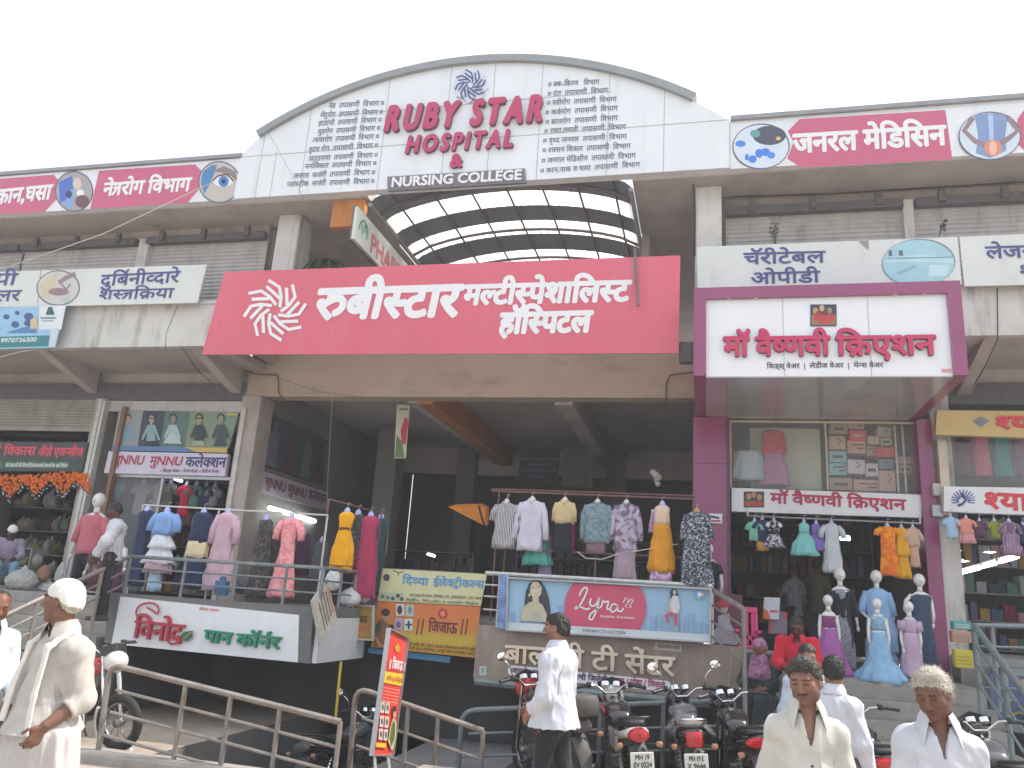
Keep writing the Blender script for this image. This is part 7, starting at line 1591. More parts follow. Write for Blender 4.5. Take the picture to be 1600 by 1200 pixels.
def motorcycle(label, rear, head_, tank, side, seatm=SEATM, plate=None, lean=5, steer=0.0, mirrors=(1, 1), tail='round', cover=False, stripe=None, box=False, group='parked motorcycles', visor=True, rz=None, lens=None):
    d = np.array(head_, float) - np.array(rear, float); d[2] = 0; d /= np.linalg.norm(d)
    if rz is None: rz = math.atan2(-d[0], d[1])
    c = np.array(rear, float) + d * .78
    t = thing('motorcycle', label, 'motorcycle', (c[0], c[1], 0), group=group, rot=(0, R(lean), rz))
    def wheel(y, nm='wheel'):
        mb = MB(); mb.torus((0, y, .30), (1, 0, 0), .255, .05, 34, 10); w = mb.build(nm, TYRE, t, smooth='all', local=True)
        mb = MB(); mb.torus((0, y, .30), (1, 0, 0), .205, .016, 34, 6); mb.tube([(-.05, y, .30), (.05, y, .30)], .05, 12)
        for k in range(10): a = k * math.pi / 5; mb.tube([(.0, y + .04 * math.cos(a), .3 + .04 * math.sin(a)), (0, y + .2 * math.cos(a + .25), .3 + .2 * math.sin(a + .25))], .006, 5)
        mb.build('rim', RIMM, w, smooth='all', local=True)
    wheel(-.62); wheel(.64)
    mb = MB(); mb.loft([[(x, y0 + dy, z0 + dz) for x, dy, dz in ((-w, 0, 0), (-w * .8, 0, .02), (0, 0, .035), (w * .8, 0, .02), (w, 0, 0), (w * .8, .0, -.015), (-w * .8, 0, -.015))] for y0, z0, w in ((-1.02, .40, .05), (-.99, .52, .07), (-.90, .64, .08), (-.78, .69, .085), (-.6, .68, .085), (-.45, .6, .07))]); mb.build('rear_fender', DUSTY, t, smooth=True, local=True)
    mb = MB(); mb.torus((0, .64, .30), (1, 0, 0), .325, .03, 20, 6, a0=-.4, a1=2.2); mb.build('front_fender', side, t, smooth='all', local=True)
    mb = MB(); mb.tube([(0, .40, .95), (0, .05, .72), (0, -.45, .66), (0, -.8, .68)], .03, 8); mb.tube([(0, .38, .88), (0, .26, .35), (0, -.1, .28), (0, -.2, .62)], .026, 8)
    for s in (-1, 1): mb.tube([(s * .06, -.15, .34), (s * .06, -.62, .30)], .02, 6)
    mb.build('frame', BLACK, t, smooth=True, local=True)
    mb = MB(); mb.bbox(-.13, .13, -.12, .22, .26, .46, .03); mb.loft([[(.09 * math.cos(a), .14 + .1 * math.sin(a) + .02 * i, .46 + .045 * i) for a in np.linspace(0, 6.28, 14, endpoint=False)] for i in range(5)])
    for i in range(5): mb.box(-.11, .11, .06, .26, .47 + .035 * i, .48 + .035 * i)
    mb.ell((.14, -.02, .36), (.03, .1, .1), 12, 8); mb.build('engine', ENG, t, smooth=True, local=True)
    mb = MB(); mb.tube([(.1, .22, .45), (.12, .28, .28), (.14, .0, .24), (.16, -.35, .27), (.17, -.85, .38)], [.022, .022, .024, .045, .05], 10); mb.build('exhaust', CHROME, t, smooth=True, local=True)
    for s in (-1, 1):
        mb = MB(); mb.tube([(s * .11, -.62, .32), (s * .10, -.48, .64)], .022, 8)
        for k in range(7): q = k / 7; mb.torus((s * (.11 - .01 * q), -.62 + .14 * q, .36 + .26 * q), (0, .4, 1), .032, .007, 12, 5)
        mb.build('shock_absorber', CHROME if s > 0 else RIMM, t, smooth='all', local=True)
    # tank, side panels, tail cowl, seat
    mb = MB(); mb.loft([[(w * math.copysign(abs(math.cos(a)) ** .75, math.cos(a)), y, z + (hh if math.sin(a) > 0 else hl) * math.sin(a)) for a in np.linspace(0, 2 * math.pi, 20, endpoint=False)] for y, z, w, hh, hl in ((-.10, .80, .075, .03, .05), (-.02, .83, .115, .05, .09), (.12, .86, .15, .08, .11), (.25, .87, .15, .085, .10), (.36, .86, .12, .06, .07), (.42, .85, .06, .03, .04))]); tk = mb.build('fuel_tank', tank, t, smooth='all', local=True)
    mb = MB(); mb.tube([(0, .20, .945), (0, .20, .96)], .03, 12); mb.build('filler_cap', CHROME, tk, smooth=True, local=True)
    if stripe:
        mb = MB()
        for s in (-1, 1):
            mb.add([(s * .152, .02, .84), (s * .158, .30, .90), (s * .150, .32, .93), (s * .135, .05, .885)], [(0, 1, 2, 3)]); mb.add([(s * .151, .02, .80), (s * .156, .30, .83), (s * .157, .30, .86), (s * .153, .03, .825)], [(0, 1, 2, 3)])
        mb.build('stripe', stripe, tk, local=True)
    for s in (-1, 1):
        mb = MB(); mb.prism([(-.42, .56), (-.08, .58), (-.04, .74), (-.45, .76)], (s * .12 - .012, 0, 0), (0, 1, 0), (0, 0, 1), .024); mb.build('side_panel', side, t, local=True)
    mb = MB(); mb.loft([[(w * math.copysign(abs(math.cos(a)) ** .7, math.cos(a)), y, z + .05 * math.sin(a)) for a in np.linspace(0, 2 * math.pi, 16, endpoint=False)] for y, z, w in ((-.36, .70, .13), (-.6, .74, .145), (-.8, .78, .125), (-.93, .80, .09))]); mb.build('tail_cowl', side, t, smooth='all', local=True)
    mb = MB(); mb.loft([[(w * math.copysign(abs(math.cos(a)) ** .6, math.cos(a)), y, z + hh * math.sin(a) * (1 if math.sin(a) > 0 else .5)) for a in np.linspace(0, 2 * math.pi, 18, endpoint=False)] for y, z, w, hh in ((-.05, .80, .08, .03), (-.18, .80, .125, .045), (-.42, .81, .14, .05), (-.66, .84, .135, .055), (-.82, .86, .10, .04), (-.86, .86, .06, .02))]); st = mb.build('seat', seatm, t, smooth='all', local=True)
    if cover:
        mb = MB(); rg = random.Random(5)
        for k in range(420):
            a = rg.uniform(-.2, math.pi + .2); y = rg.uniform(-.85, -.1); p0 = (.15 * math.cos(a), y, .80 + .075 * math.sin(a)); L = rg.uniform(.05, .10); dx, dz = math.cos(a) * L, math.sin(a) * L * .4 - .045; q = rg.uniform(-.03, .03)
            mb.add([p0, (p0[0], y + .018, p0[2]), (p0[0] + dx, y + q, p0[2] + dz)], [(0, 1, 2)])
        mb.build('fluffy_fringe', FLUFF, st, local=True)['kind'] = 'stuff'
    mb = MB(); mb.tube([(-.13, -.55, .84), (-.14, -.75, .90), (-.10, -.95, .93), (0, -.99, .935), (.10, -.95, .93), (.14, -.75, .90), (.13, -.55, .84)], .014, 8); mb.build('grab_rail', CHROME if cover else BLACK, t, smooth='all', local=True)
    if box:
        mb = MB(); mb.bbox(-.13, .13, -1.08, -.82, .88, 1.06, .03); mb.build('top_box', DUSTY, t, smooth=True, local=True)
    # tail light, plate, indicators
    mb = MB()
    if tail == 'round': mb.loft([[(w * math.cos(a), -.93 - e, .775 + hh * math.sin(a) * (1 if math.sin(a) > 0 else .75)) for a in np.linspace(0, 6.283, 18, endpoint=False)] for e, w, hh in ((-.02, .10, .075), (.02, .098, .072), (.045, .085, .06), (.055, .05, .03))])
    elif tail == 'square': mb.bbox(-.075, .075, -1.0, -.92, .70, .83, .02)
    else: mb.loft([[(w * math.cos(a), -.93 - e, .79 + hh * math.sin(a)) for a in np.linspace(0, 6.283, 18, endpoint=False)] for e, w, hh in ((-.02, .13, .05), (.02, .125, .045), (.05, .10, .03))])
    mb.build('tail_light', lens or REDL, t, smooth=True, local=True)
    pl_ = None
    if plate: mb = MB(); mb.bbox(-.105, .105, -1.035, -1.022, .515, .655, .004); pl_ = mb.build('number_plate', PLATE, t, local=True)
    if plate:
        for i, w_ in enumerate(plate):
            lettering('lettering', w_, PTXT, None, (0, -1.037, .595 - .062 * i), UX, UZ, .165 if i else .13, .045, .018, 0, align='center').parent = pl_
    for s in (-1, 1):
        mb = MB(); mb.tube([(s * .06, -.90, .70), (s * .15, -.93, .70)], .012, 6); mb.build('indicator_stalk', BLACK, t, local=True); mb = MB(); mb.bbox(s * .18 - .03, s * .18 + .03, -.97, -.92, .68, .725, .012); mb.build('indicator', AMB, t, smooth=True, local=True)
    # front end
    ca, sa = math.cos(steer), math.sin(steer)
    def sp(x, y, z): y -= .45; return (x * ca - y * sa, .45 + x * sa + y * ca, z)
    for s in (-1, 1): mb = MB(); mb.tube([sp(s * .09, .64, .30), sp(s * .09, .50, .72), sp(s * .08, .42, 1.0)], [.026, .026, .02], 9); mb.build('fork_leg', CHROME, t, smooth=True, local=True)
    mb = MB(); mb.tube([sp(*q) for q in ((-.37, .22, 1.07), (-.24, .27, 1.09), (-.15, .34, 1.08), (-.06, .39, 1.0), (.06, .39, 1.0), (.15, .34, 1.08), (.24, .27, 1.09), (.37, .22, 1.07))], .012, 8); hb = mb.build('handlebar', CHROME, t, smooth='all', local=True)
    for s in (-1, 1):
        mb = MB(); mb.tube([sp(s * .25, .265, 1.088), sp(s * .38, .215, 1.068)], .019, 9); mb.build('grip', BLACK, hb, smooth=True, local=True)
        mb = MB(); mb.tube([sp(s * .22, .31, 1.10), sp(s * .30, .33, 1.09), sp(s * .37, .29, 1.07)], .007, 6); mb.bbox(*[v for v in (sp(s * .22, .27, 1.09)[0] - .025, sp(s * .22, .27, 1.09)[0] + .025, sp(s * .22, .27, 1.09)[1] - .03, sp(s * .22, .27, 1.09)[1] + .03, 1.065, 1.12)], .008); mb.build('lever', BLACK, hb, smooth=True, local=True)
        if mirrors[0 if s < 0 else 1]:
            mb = MB(); mb.tube([sp(s * .22, .29, 1.11), sp(s * .25, .28, 1.22), sp(s * .33, .26, 1.30)], .006, 6); mr = mb.build('mirror', CHROME, hb, smooth='all', local=True)
            p = np.array(sp(s * .35, .26, 1.325)); mb = MB(); mb.ell(p, (.065, .022, .048), 16, 8); mb.build('mirror_shell', BLACK, mr, smooth='all', local=True)
            mb = MB(); mb.loft([[(p[0] + w * .058 * math.cos(a), p[1] - .0215 - .003 * (1 - w), p[2] + w * .042 * math.sin(a)) for a in np.linspace(0, 6.283, 18, endpoint=False)][::-1] for w in (1, .5, .05)][::-1]); mb.build('mirror_glass', MIRR, mr, smooth=True, local=True)
    mb = MB(); mb.tube([sp(-.06, .42, 1.06), sp(-.06, .44, 1.10)], .05, 14); mb.tube([sp(.06, .42, 1.06), sp(.06, .44, 1.10)], .045, 14); mb.build('meter', CHROME, hb, smooth=True, local=True)
    mb = MB(); mb.loft([[sp(w * math.cos(a), y, .95 + hh * math.sin(a)) for a in np.linspace(0, 6.283, 16, endpoint=False)] for y, w, hh in ((.46, .09, .09), (.52, .125, .12), (.62, .12, .115), (.66, .09, .09))]); hl = mb.build('headlight', side, t, smooth='all', local=True)
    if visor: mb = MB(); mb.loft([[sp(x, .50 + .10 * (1 - abs(x) / .16) + u * -.04, 1.02 + .13 * u - .3 * u * abs(x)) for x in np.linspace(-.15, .15, 9)] for u in (0, .5, 1)], cap=False, closed=False); mb.build('visor', BLACK, hl, smooth='all', local=True)
    mb = MB(); mb.tube([(-.12, -.1, .35), (-.22, -.02, .02)], .011, 6); mb.build('kick_stand', BLACK, t, local=True)
    mb = MB(); mb.tube([(-.28, .02, .32), (.28, .02, .32)], .014, 6); mb.tube([(-.24, -.42, .42), (.24, -.42, .42)], .014, 6); mb.build('footrest', BLACK, t, local=True)
    return t
BK, RD, GRY, WHT = paint('black', (.012, .012, .014)), paint('red', (.42, .02, .03)), paint('grey', (.08, .085, .095)), paint('white', (.62, .60, .56))
def rear_at(px, py, dep): return at_depth(px, py, dep)
motorcycle('black and red motorcycle with cream tail, second from the walking man', at_depth(1004, 1150, 7.3), at_depth(975, 1085, 8.3), BK, WHT, plate=('MH 19', 'EV 0224'), lean=-5, steer=-.25, mirrors=(0, 0), tail='round', stripe=RD)
motorcycle('black motorcycle with fluffy grey seat cover and square red tail light', at_depth(1093, 1150, 7.4), at_depth(1080, 1090, 8.3), GRY, BK, plate=('MH 19 E', 'X 9646'), lean=-5, steer=.28, mirrors=(1, 1), tail='square', cover=True, visor=False, seatm=FLUFF)
motorcycle('black motorcycle with wide red tail light beside the woman in purple scarf', at_depth(1196, 1185, 7.2), at_depth(1158, 1105, 8.2), BK, BK, lean=-6, steer=.2, mirrors=(0, 0), tail='wide')
motorcycle('black motorcycle between the man in cream shirt and the white haired man', at_depth(1396, 1180, 6.6), at_depth(1352, 1110, 7.6), BK, BK, lean=-5, steer=.25, mirrors=(0, 0), tail='wide', stripe=RD)
motorcycle('dusty black motorcycle behind the white haired man at the right edge', at_depth(1612, 1200, 6.2), at_depth(1552, 1140, 7.2), GRY, DUSTY, lean=-5, steer=.2, mirrors=(0, 0), tail='square')
motorcycle('black motorcycle with a carrier box half hidden behind the man at the centre', at_depth(908, 1150, 7.6), at_depth(858, 1100, 8.4), BK, RD, lean=-5, steer=-.1, mirrors=(1, 0), tail='round', box=True, lens=DUSTY)
fw = P(208, 1112, 8.35); motorcycle('red and white motorcycle parked sideways behind the brown railing at the left', (fw[0] - 1.5, 8.42, 0), (fw[0], 8.30, 0), RD, WHT, lean=8, steer=-.35, mirrors=(0, 0), tail='wide', stripe=WHT)
motorcycle('dim motorcycle parked down in the basement court below the corner sign', (-4.6, 9.6, 0), (-4.4, 10.6, 0), GRY, BK, lean=-4, steer=.2, mirrors=(1, 0), tail='round', lens=DUSTY).location.z = -.75
mb = MB(); mb.box(-5.4, -3.9, 8.9, 11.4, -1.5, -.76); tag(mb.build('basement_landing', CONCD), None, None, kind='structure')
mb = MB(); mb.tube([P(533, 1034, 10.2), P(530, 1062, 10.2), P(524, 1125, 10.2)], .018, 7); tag(mb.build('pole', mat('pole_yellow', (.62, .42, .04), rough=.5, var=.2)), 'thin yellow pole standing in the dark below the corner signboard', 'pole')
# ------------------------------------------------------------------ wires, pipes, goods and small things
def wire(label, pts, r=.008, m=None, name='wire', sag=0.0, cat='wire'):
    q = [np.array(p, float) for p in pts]
    if sag and len(q) == 2:
        a, b = q; q = [a + (b - a) * t - np.array([0, 0, sag * 4 * t * (1 - t)]) for t in np.linspace(0, 1, 16)]
    mb = MB(); mb.tube(q, r, 6); return tag(mb.build(name, m or BLACK, smooth='all'), label, cat)
WIRW = mat('wire_white', (.55, .52, .46), rough=.6)
wire('pale overhead wire slanting from the eye picture down to the left edge', [P(334, 284, 11.0), P(160, 366, 11.0), P(20, 415, 11.0), P(-120, 455, 11.0)], .010, WIRW)
wire('thin grey wire slanting down across the left half of the arch', [P(315, 50, 10.6), P(380, 150, 10.8), P(430, 225, 11.0), P(475, 310, 11.2)], .004, mat('wire_grey', (.25, .25, .27)))
wire('two pale wires at the left edge below the clinic banner', [P(-60, 575, 11.2), P(30, 550, 11.4), P(90, 541, 11.55)], .009, WIRW)
wire('black cable running along under the right roof fascia', [P(1075, 275, 11.6), P(1084, 290, 11.75), P(1086, 330, 11.77), P(1085, 400, 11.77)], .016)
wire('pair of black cables along the upper wall above the right shutters', [P(1104, 274, 11.7), P(1106, 302, 12.1), P(1125, 308, 12.2), P(1300, 303, 12.2), P(1480, 292, 12.2), P(1700, 278, 12.2)], .014)
wire('cable along the upper wall above the left shutters', [P(-60, 370, 12.2), P(120, 362, 12.2), P(300, 350, 12.2), P(412, 344, 12.2)], .012)
wire('bent brown conduit on the beam at the right of the rose banner', [P(1041, 628, 13.15), P(1041, 600, 13.15), P(1047, 586, 13.15), P(1083, 582, 13.1)], .014, mat('conduit', (.16, .11, .08)), 'conduit')
wire('bent brown conduit on the beam at the left end', [P(360, 570, 13.1), P(400, 585, 13.15), P(434, 586, 13.16), P(436, 615, 13.16), P(446, 627, 13.16)], .014, _MATS['conduit'], 'conduit')
wire('thin crack line wire drooping over the beam', [P(430, 590, 13.12), P(500, 612, 13.14), P(545, 618, 13.14), P(640, 627, 13.14)], .004, mat('wire_brown', (.20, .13, .10)))
wire('thin cord hanging in front of the beam', [P(527, 553, 13.1), P(519, 625, 13.1), P(510, 790, 13.1)], .003, WIRW, 'cord')
wire('loose cable loops under the central rack', [P(902, 862, 11.5), P(915, 872, 11.5), P(940, 874, 11.5), P(965, 866, 11.5), P(1060, 850, 11.5)], .008, WIRW, 'cable')
wire('cables crossing the right parapet', [P(1558, 450, 11.55), P(1559, 530, 11.55), P(1540, 570, 11.8), P(1520, 605, 12.6)], .008, name='cable')
wire('thin cable on the left parapet beside the rose banner', [P(277, 478, 11.5), P(260, 520, 11.5), P(258, 548, 11.6)], .005, name='cable')
wire('thin cable drooping from the left parapet to the bracket', [P(283, 541, 11.5), P(310, 580, 12.2), P(335, 602, 13.0)], .006, name='cable')
wire('black drainpipe at the right jamb of the hall', [P(1082, 630, 13.05), P(1083, 720, 13.05), P(1084, 775, 13.05)], .02, name='pipe', cat='pipe')
for lab, x, y in (('pale electric box on the narrow pillar at the right', 1464, 796), ('grey meter box on the right pillar below the white board', 1463, 805)):
    p = P(x, y - (6 if 'meter' in lab else 30), 12.9); mb = MB(); mb.bbox(p[0] - .07, p[0] + .07, 12.82, 12.95, p[2] - .09, p[2] + .09, .01); t = tag(mb.build('electric_box', STEELW if 'pale' in lab else ALU), lab, 'box')
t = thing('street_lamp', 'white box lamp fixed under the right jamb of the rose banner', 'lamp', P(1072, 545, 11.5))
mb = MB(); mb.bbox(-.10, .10, -.05, .10, -.22, .1, .02); mb.build('housing', DARKSTEEL, t, local=True); mb = MB(); mb.box(-.02, .1, .1, .2, -.1, .0); mb.build('bracket', BLACK, t, local=True)
# dome above the right fascia
mb = MB(); mb.ell((4.02, 12.2, 9.50), (.24, .24, .16), 18, 9); tag(mb.build('roof_dome', TRIM, smooth='all'), 'small grey dome on the roof above the back picture', 'dome')
# plants
GRN = mat('leaf_green', (.05, .13, .025), rough=.5, var=.35, vs=9); GRD = mat('weed_green', (.045, .075, .035), rough=.6, var=.3, vs=9)
t = thing('potted_palm', 'small green palm showing above the rose banner at the left', 'plant', P(505, 425, 12.3))
for k in range(11):
    a = k * .57 + .2; mb = MB(); L = random.uniform(.35, .6); pts = [np.array([math.cos(a) * L * u, math.sin(a) * L * u * .6, .15 + .42 * u - .55 * u * u]) for u in np.linspace(0, 1, 9)]
    for i in range(1, 9):
        p, q = pts[i - 1], pts[i]; d_ = (q - p); n_ = np.cross(d_, (0, 0, 1)); n_ /= np.linalg.norm(n_)
        for s in (-1, 1): tip = q + n_ * s * .16 * (1 - i / 11) + d_ * 1.2 - (0, 0, .05); mb.add([p, q, tip], [(0, 1, 2)])
    mb.tube(pts, .006, 4); mb.build('frond', GRN, t, local=True)
mb = MB(); mb.tube([(0, 0, -.5), (0, 0, .16)], .03, 7); mb.build('stem', GRD, t, local=True)
def weed(label, px, py, Y, h):
    t = thing('weed', label, 'plant', P(px, py, Y)); mb = MB(); ml = MB()
    for k in range(4):
        a = random.uniform(0, 6.28); e = np.array([math.cos(a) * .10, -.08, h * random.uniform(.6, 1)]); mb.tube([(0, 0, 0), e * .5 + (0, 0, .03), e], .005, 4)
        for i in range(9):
            p = e * random.uniform(.3, 1.05) + np.array([random.uniform(-.05, .05), random.uniform(-.04, .04), random.uniform(-.02, .04)]); v = np.array([random.uniform(-1, 1), random.uniform(-1, .3), random.uniform(-.5, .8)]) * .04; w = np.array([v[1], -v[0], v[2] * .4]) * .5
            ml.add([p, p + v * .5 + w, p + v, p + v * .5 - w], [(0, 1, 2, 3)])
    mb.build('stem', GRD, t, local=True); ml.build('leaves', GRD, t, local=True)
weed('weed growing on the shutter just right of the white upper column', 1212, 384, 12.1, .42); weed('small weed in the right shutter above the ward picture board', 1466, 372, 12.1, .3)
# kerbside and deck goods
SACK = mat('white_sack', (.62, .62, .62), rough=.8, var=.2, vs=7, bump=.5, bs=12); SACKG = mat('grey_sack', (.36, .36, .34), rough=.85, var=.25, vs=6, bump=.5, bs=10)
def bag(label, px, py, Y, w, h, m, name='sack', group=None, seed=0, tie=True, d=None):
    s = msc(px, py, Y); S = SDF(.022); W, H = w * s / 2, h * s; S.ell((0, 0, H * .42), (W, (d or .75) * W, H * .45), .03); S.ell((-W * .3, 0, H * .25), (W * .6, W * .6, H * .26), .05); S.ell((W * .35, -.02, H * .3), (W * .55, W * .55, H * .3), .05)
    if tie: S.cap((0, 0, H * .7), (0, 0, H), W * .3, W * .12, .06)
    V, F = S.mesh(); V = wrinkle(V, F, .012, 4.5, seed, (1, 1, 1), True); o = smesh(name, V, F, m); o.location = P(px, py, Y); return tag(o, label, 'sack', group)
GB = 'bags piled at the left shop'
for k, (lab, x, y, w, h, m) in enumerate((('large grey plastic bundle at the left shop', 32, 922, 46, 30, SACKG), ('round white sack at the front of the left pile', 33, 924, 20, 18, SACK), ('white carry bag with green packet behind it', 68, 925, 24, 18, SACK), ('clear bundle beside the pink shirt mannequin', 92, 912, 16, 30, SACKG), ('brown folded sack in the left pile', 66, 908, 20, 22, mat('brown_sack', (.24, .13, .08), rough=.9, var=.2)), ('green packet standing in the left pile', 59, 912, 10, 15, mat('green_packet', (.10, .38, .10), rough=.4)))): bag(lab, x, y, 11.6 + .12 * (k % 3), w, h, m, group=GB, seed=k)
for k, (lab, x, y, w, h) in enumerate((('white bundle slung over the deck railing behind the leaning board', 519, 922, 26, 32), ('white plastic bundle low beside the gold plate', 545, 946, 34, 26), ('grey white bundle left of the electrical banner', 566, 940, 24, 22))): bag(lab, x, y, 10.9 + .2 * k, w, h, SACK, 'bundle', 'bundles behind the leaning board', k + 20)
def crate(label, px, py, Y, w, h, cols, name='carton', rz=0.0, group=None, cat='box'):
    s = msc(px, py, Y); t = thing(name, label, cat, P(px, py, Y), rz, group)
    W, H = w * s / 2, h * s; mb = MB(); mb.bbox(-W, W, 0, W * 1.4, 0, H, .008); mb.build('body', cols[0], t, local=True)
    mb = MB()
    for i in range(1, 4): mb.box(-W * .8, W * .8, -.004, 0, H * (.2 * i), H * (.2 * i + .05))
    mb.build('print', cols[1], t, local=True); return t
YC_, TLC, SLC = mat('carton_yellow', (.55, .46, .05), var=.1), mat('carton_teal', (.10, .32, .32), var=.1), mat('carton_salmon', (.50, .24, .17), var=.1)
crate('bright yellow carton beside the railing at the right edge', 1508, 1044, 11.6, 28, 30, (YC_, mat('print_olive', (.35, .30, .06))))
crate('teal carton topmost of the stack at the right edge', 1504, 984, 11.8, 28, 14, (TLC, INKW), group='cartons at the right edge'); crate('salmon and teal carton under the teal one at the right edge', 1504, 1004, 11.75, 30, 19, (SLC, TLC), group='cartons at the right edge')
t = crate('blue water can standing on the deck edge', 341, 930, 10.35, 17, 20, (mat('can_blue', (.05, .16, .30), rough=.4), mat('can_dark', (.03, .10, .2))), 'water_can', cat='can')
s = msc(341, 915, 10.35); mb = MB(); mb.tube([(0, .06, 20 * s), (0, .06, 26 * s)], 3.2 * s, 10); mb.build('neck', _MATS['can_blue'], t, local=True); mb = MB(); mb.torus((0, .06, 24 * s), (0, 1, 0), 5 * s, 1 * s, 14, 6, a0=0, a1=math.pi); mb.build('handle', _MATS['can_dark'], t, local=True)
# pink plastic chair
t = thing('plastic_chair', 'bright pink plastic chair behind the stair railing', 'chair', P(1168, 1012, 11.9)); PKC = mat('pink_plastic', (.62, .05, .20), rough=.35, var=.06)
s = msc(1168, 990, 11.9); w = 17 * s
mb = MB(); mb.bbox(-w, w, -.36, .06, .0, .035, .01); mb.build('seat', PKC, t, local=True)
mb = MB()
for x in (-w, w * .0 - .03, w * .35, w - .05): mb.bbox(x, x + .05, .03, .07, .035, .46, .01)
mb.bbox(-w, w, .028, .075, .46, .54, .015); mb.bbox(-w, w, .03, .072, .10, .16, .01); mb.build('backrest', PKC, t, local=True)
for sx in (-1, 1):
    for yy in (-.34, .03): mb = MB(); mb.tube([(sx * (w - .03), yy, .0), (sx * w, yy, -.42)], .022, 6); mb.build('leg', PKC, t, local=True)
    mb = MB(); mb.bbox(sx * w - .03, sx * w + .03, -.34, .06, .20, .235, .01); mb.build('armrest', PKC, t, local=True)
# girl poster beside the stair
t = sign('girl_poster', 'poster of a girl in a red hat and white frock behind the stair railing', 11.9, [(1113, 925), (1160, 930), (1158, 1012), (1112, 1008)], mat('poster_plum', c8(98, 52, 66), var=.15), .02, None, cat='poster')
pr = Print(11.9); W2 = ink(176, 170, 182)
pr.poly([(1122, 962), (1140, 958), (1141, 975), (1158, 1000), (1150, 1008), (1114, 1004), (1113, 988), (1122, 978)], W2); pr.ell(1132, 951, 5.5, 7.5, ink(186, 160, 150)); pr.ell(1131, 944, 13, 5.5, ink(170, 50, 70)); pr.ell(1131, 941, 7, 5, ink(180, 58, 78)); pr.build('print', t)
t = sign('blue_poster', 'blue poster with yellow ring behind the stair railing at the right edge', 11.5, [(1546, 1052), (1640, 1060), (1640, 1150), (1550, 1140)], mat('poster_blue', c8(86, 98, 136), var=.15), .02, None, cat='poster')
pr = Print(11.5)
for k in range(14):
    a0 = 2 * math.pi * k / 14; a1 = 2 * math.pi * (k + 1) / 14; pr.line([(1592 + 11 * math.cos(a0), 1122 + 9 * math.sin(a0)), (1592 + 11 * math.cos(a1), 1122 + 9 * math.sin(a1))], 3.5, ink(196, 180, 60))
pr.line([(1575, 1097), (1584, 1090)], 2.5, ink(196, 180, 60)); pr.line([(1551, 1112), (1566, 1109)], 2.5, ink(190, 170, 80)); pr.poly([(1594, 1062), (1602, 1060), (1606, 1085), (1594, 1084)], ink(190, 150, 120)); pr.poly([(1552, 1128), (1640, 1132), (1640, 1150), (1552, 1140)], ink(170, 172, 170)); pr.build('print', t)
t = sign('small_plate', 'small white direction plate on the maroon pillar', 12.88, [(1108, 802), (1129, 803), (1128, 818), (1107, 817)], VINYL, .02); pr = Print(12.88); pr.poly([(1110, 805), (1124, 808), (1124, 811), (1110, 809)], ink(70, 60, 66)); pr.rect(1110, 812.5, 1126, 815.5, ink(190, 60, 80)); pr.build('print', t)
t = sign('jersey_print', 'white child jersey with orange corner hanging in the gown shop doorway', 12.2, [(1194, 933), (1219, 934), (1217, 968), (1192, 967)], mat('jersey_white', c8(190, 192, 200), var=.1), .03, None, cat='clothing'); pr = Print(12.2); pr.poly([(1193, 950), (1200, 955), (1204, 968), (1192, 967)], ink(206, 100, 50)); pr.line([(1203, 955), (1215, 955.5)], 4, ink(206, 80, 90)); pr.build('print', t)
t = sign('jersey_print', 'red and grey packed jersey below the white one in the doorway', 12.3, [(1202, 955), (1230, 956), (1230, 991), (1200, 990)], mat('jersey_grey', c8(130, 110, 124), var=.1), .03, None, cat='clothing'); pr = Print(12.3); pr.poly([(1201, 972), (1204, 972), (1203, 990), (1200, 990)], ink(190, 50, 70)); pr.poly([(1224, 956), (1230, 956), (1230, 968), (1228, 968)], ink(190, 50, 70)); pr.build('print', t)
# shelves and stock inside the shops
def shelf_unit(label, x0, x1, y, z0, z1, n, seed, cols, dep=.35, blob=False):
    t = thing('stock_shelf', label, 'shelf', ((x0 + x1) / 2, y, z0)); rg = random.Random(seed); mb = MB()
    for i in range(n + 1): z = z0 + (z1 - z0) * i / n; mb.box(x0, x1, y - dep, y, z - .012, z + .012)
    mb.box(x0 - .03, x0, y - dep, y, z0, z1); mb.box(x1, x1 + .03, y - dep, y, z0, z1); mb.build('rack', mat('shelf_grey', (.22, .22, .22), rough=.6), t)
    mb = MB()
    for i in range(n):
        z = z0 + (z1 - z0) * i / n + .013; x = x0 + .02
        while x < x1 - .08:
            w = rg.uniform(.07, .2); h = (z1 - z0) / n * rg.uniform(.35, .85); c_ = rg.randrange(len(cols)); blob and (mb.ell((x + w * .6, y - dep * .6 + rg.uniform(-.08, .05), z + h * .42), (w * .62, dep * .4, h * .45), 9, 6, c_), mb.ell((x + w * rg.uniform(.3, .9), y - dep * .7, z + h * .75), (w * .3, w * .3, h * .28), 8, 5, c_)) or mb.bbox(x, min(x + w, x1), y - dep + rg.uniform(0, .08), y - .03, z, z + h, .01, c_); x += w + rg.uniform(.005, .03)
    o = mb.build('stock', cols, t); o['kind'] = 'stuff'; return t
def st(*c): return mat('stock_%d_%d_%d' % c, c8(*c), rough=.6, var=.15, vs=8)
SC_ = [st(140, 140, 136), st(170, 160, 140), st(90, 110, 100), st(150, 130, 60), st(110, 100, 110), st(180, 178, 174), st(100, 60, 50), st(60, 64, 70)]
shelf_unit('packed steel shelf in the upper part of the left agro shop', -15, -12.2, 14.4, 4.15, 4.7, 1, 1, SC_, blob=True); shelf_unit('long packed shelf at the back of the left agro shop', -15, -12.1, 15.2, 1.7, 3.7, 4, 2, SC_, .5, True); shelf_unit('low counter shelf of packets in the left agro shop', -14.6, -12.2, 12.9, 1.55, 2.25, 2, 3, [st(150, 148, 140), st(180, 176, 168), st(130, 128, 90), st(116, 124, 120)], .3, True)
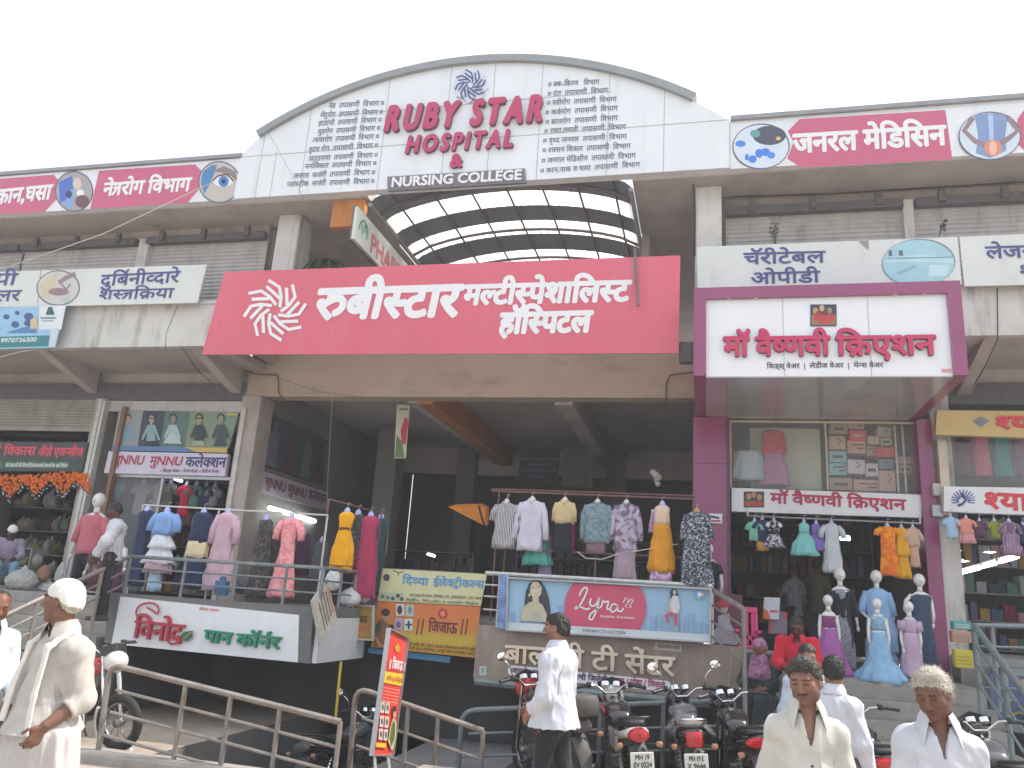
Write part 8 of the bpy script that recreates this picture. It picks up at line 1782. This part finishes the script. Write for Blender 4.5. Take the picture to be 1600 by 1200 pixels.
CC_ = [st(120, 40, 56), st(60, 80, 110), st(150, 150, 160), st(70, 110, 100), st(160, 120, 60), st(90, 70, 100), st(40, 44, 52), st(170, 130, 140)]
shelf_unit('cloth shelf at the back of the kids shop', -11.5, -9.0, 15.4, 1.6, 4.4, 6, 4, CC_, .4); shelf_unit('cloth shelf at the back of the gown shop', .4, 3.1, 17.2, 1.3, 4.2, 6, 5, CC_, .4); shelf_unit('cloth shelf in the shop at the right edge', 3.8, 6.8, 16.6, 1.6, 4.0, 5, 6, CC_, .4); shelf_unit('dim goods shelf deep in the hall behind the central rack', -4.4, -1.2, 19.4, 1.6, 3.4, 4, 7, [st(60, 60, 64), st(80, 76, 74), st(50, 56, 60), st(90, 70, 66)], .4); shelf_unit('dim goods counter in the hall behind the yellow dress', -7.6, -5.3, 18.6, 1.6, 2.9, 3, 8, [st(60, 60, 64), st(84, 90, 90), st(50, 56, 60), st(90, 60, 60)], .4)
GI = 'small clothes hanging inside the kids shop'
for lab, x, y, m, hw, L in (('pale print frock behind the kids shop glass', 225, 752, F_('in_pale', c8(150, 140, 150)), 9, 44), ('cream print frock in the kids shop', 253, 752, F_('in_cream', c8(150, 146, 132), 'noise', c8(110, 110, 100), 16), 10, 40), ('black striped child top in the kids shop', 267, 752, F_('in_strip', c8(150, 150, 150), 'stripe', c8(30, 30, 30), 16), 7, 36), ('crimson child top in the kids shop', 293, 755, REDD, 8, 46), ('green print child top in the kids shop', 308, 755, F_('in_green', c8(96, 130, 120)), 8, 34), ('blue child shirt in the kids shop', 323, 757, NAVY, 9, 34), ('grey child shirt in the kids shop', 337, 757, F_('in_grey', c8(130, 130, 140)), 7, 30), ('teal child top behind the kids shop glass', 183, 748, F_('in_teal', c8(104, 140, 146)), 10, 26), ('striped red and white top low behind the kids shop glass', 171, 784, F_('in_redwhite', c8(190, 190, 190), 'stripe', c8(180, 60, 70), 9), 10, 24)): tee(lab, x, y, m, hw, L, group=GI, Y=13.75)
for lab, x, y, m, hw, L, Y in (('dark maroon dress hanging in the dim hall beside the salmon kurti', 476, 830, PLUM, 10, 60, 14.6), ('grey dress hanging in the dim hall left of the yellow dress', 505, 842, F_('in_grey2', c8(96, 96, 104)), 10, 60, 14.4), ('dark dress hanging in the dim hall near the pillar', 437, 820, BLKP, 9, 70, 14.0)): garment('hanging_dress', lab, x, y, Y, [('dress', m, [(2, 5), (8, hw), (L, hw * 1.4)], 5, .05)], None, FORM, 'dresses in the dim hall')
for lab, x, y, m, L in (('folded dark cloth bundle low behind the deck railing', 300, 898, NAVY, 22), ('grey cloth bundle low behind the deck railing', 385, 902, F_('in_grey3', c8(110, 110, 116)), 26)): bag(lab, x, y + L, 11.3, 40, L, m, 'bundle', seed=int(x), tie=False)
# ------------------------------------------------------------------ added volume round the scene, standing in for lens glare over the darks
_hm = bpy.data.materials.new('glare_veil_air'); _hm.use_nodes = True
_t = _hm.node_tree; _t.nodes.clear(); _o = _t.nodes.new('ShaderNodeOutputMaterial'); _v = _t.nodes.new('ShaderNodeVolumePrincipled')
_v.inputs['Color'].default_value = (.93, .95, 1, 1); _v.inputs['Density'].default_value = .0038; _v.inputs['Anisotropy'].default_value = .3
_t.links.new(_v.outputs[0], _o.inputs['Volume'])
mb = MB(); mb.box(-420, 420, -420, 620, -2.6, 14.0)
tag(mb.build('glare_veil', _hm), None, None, kind='stuff')
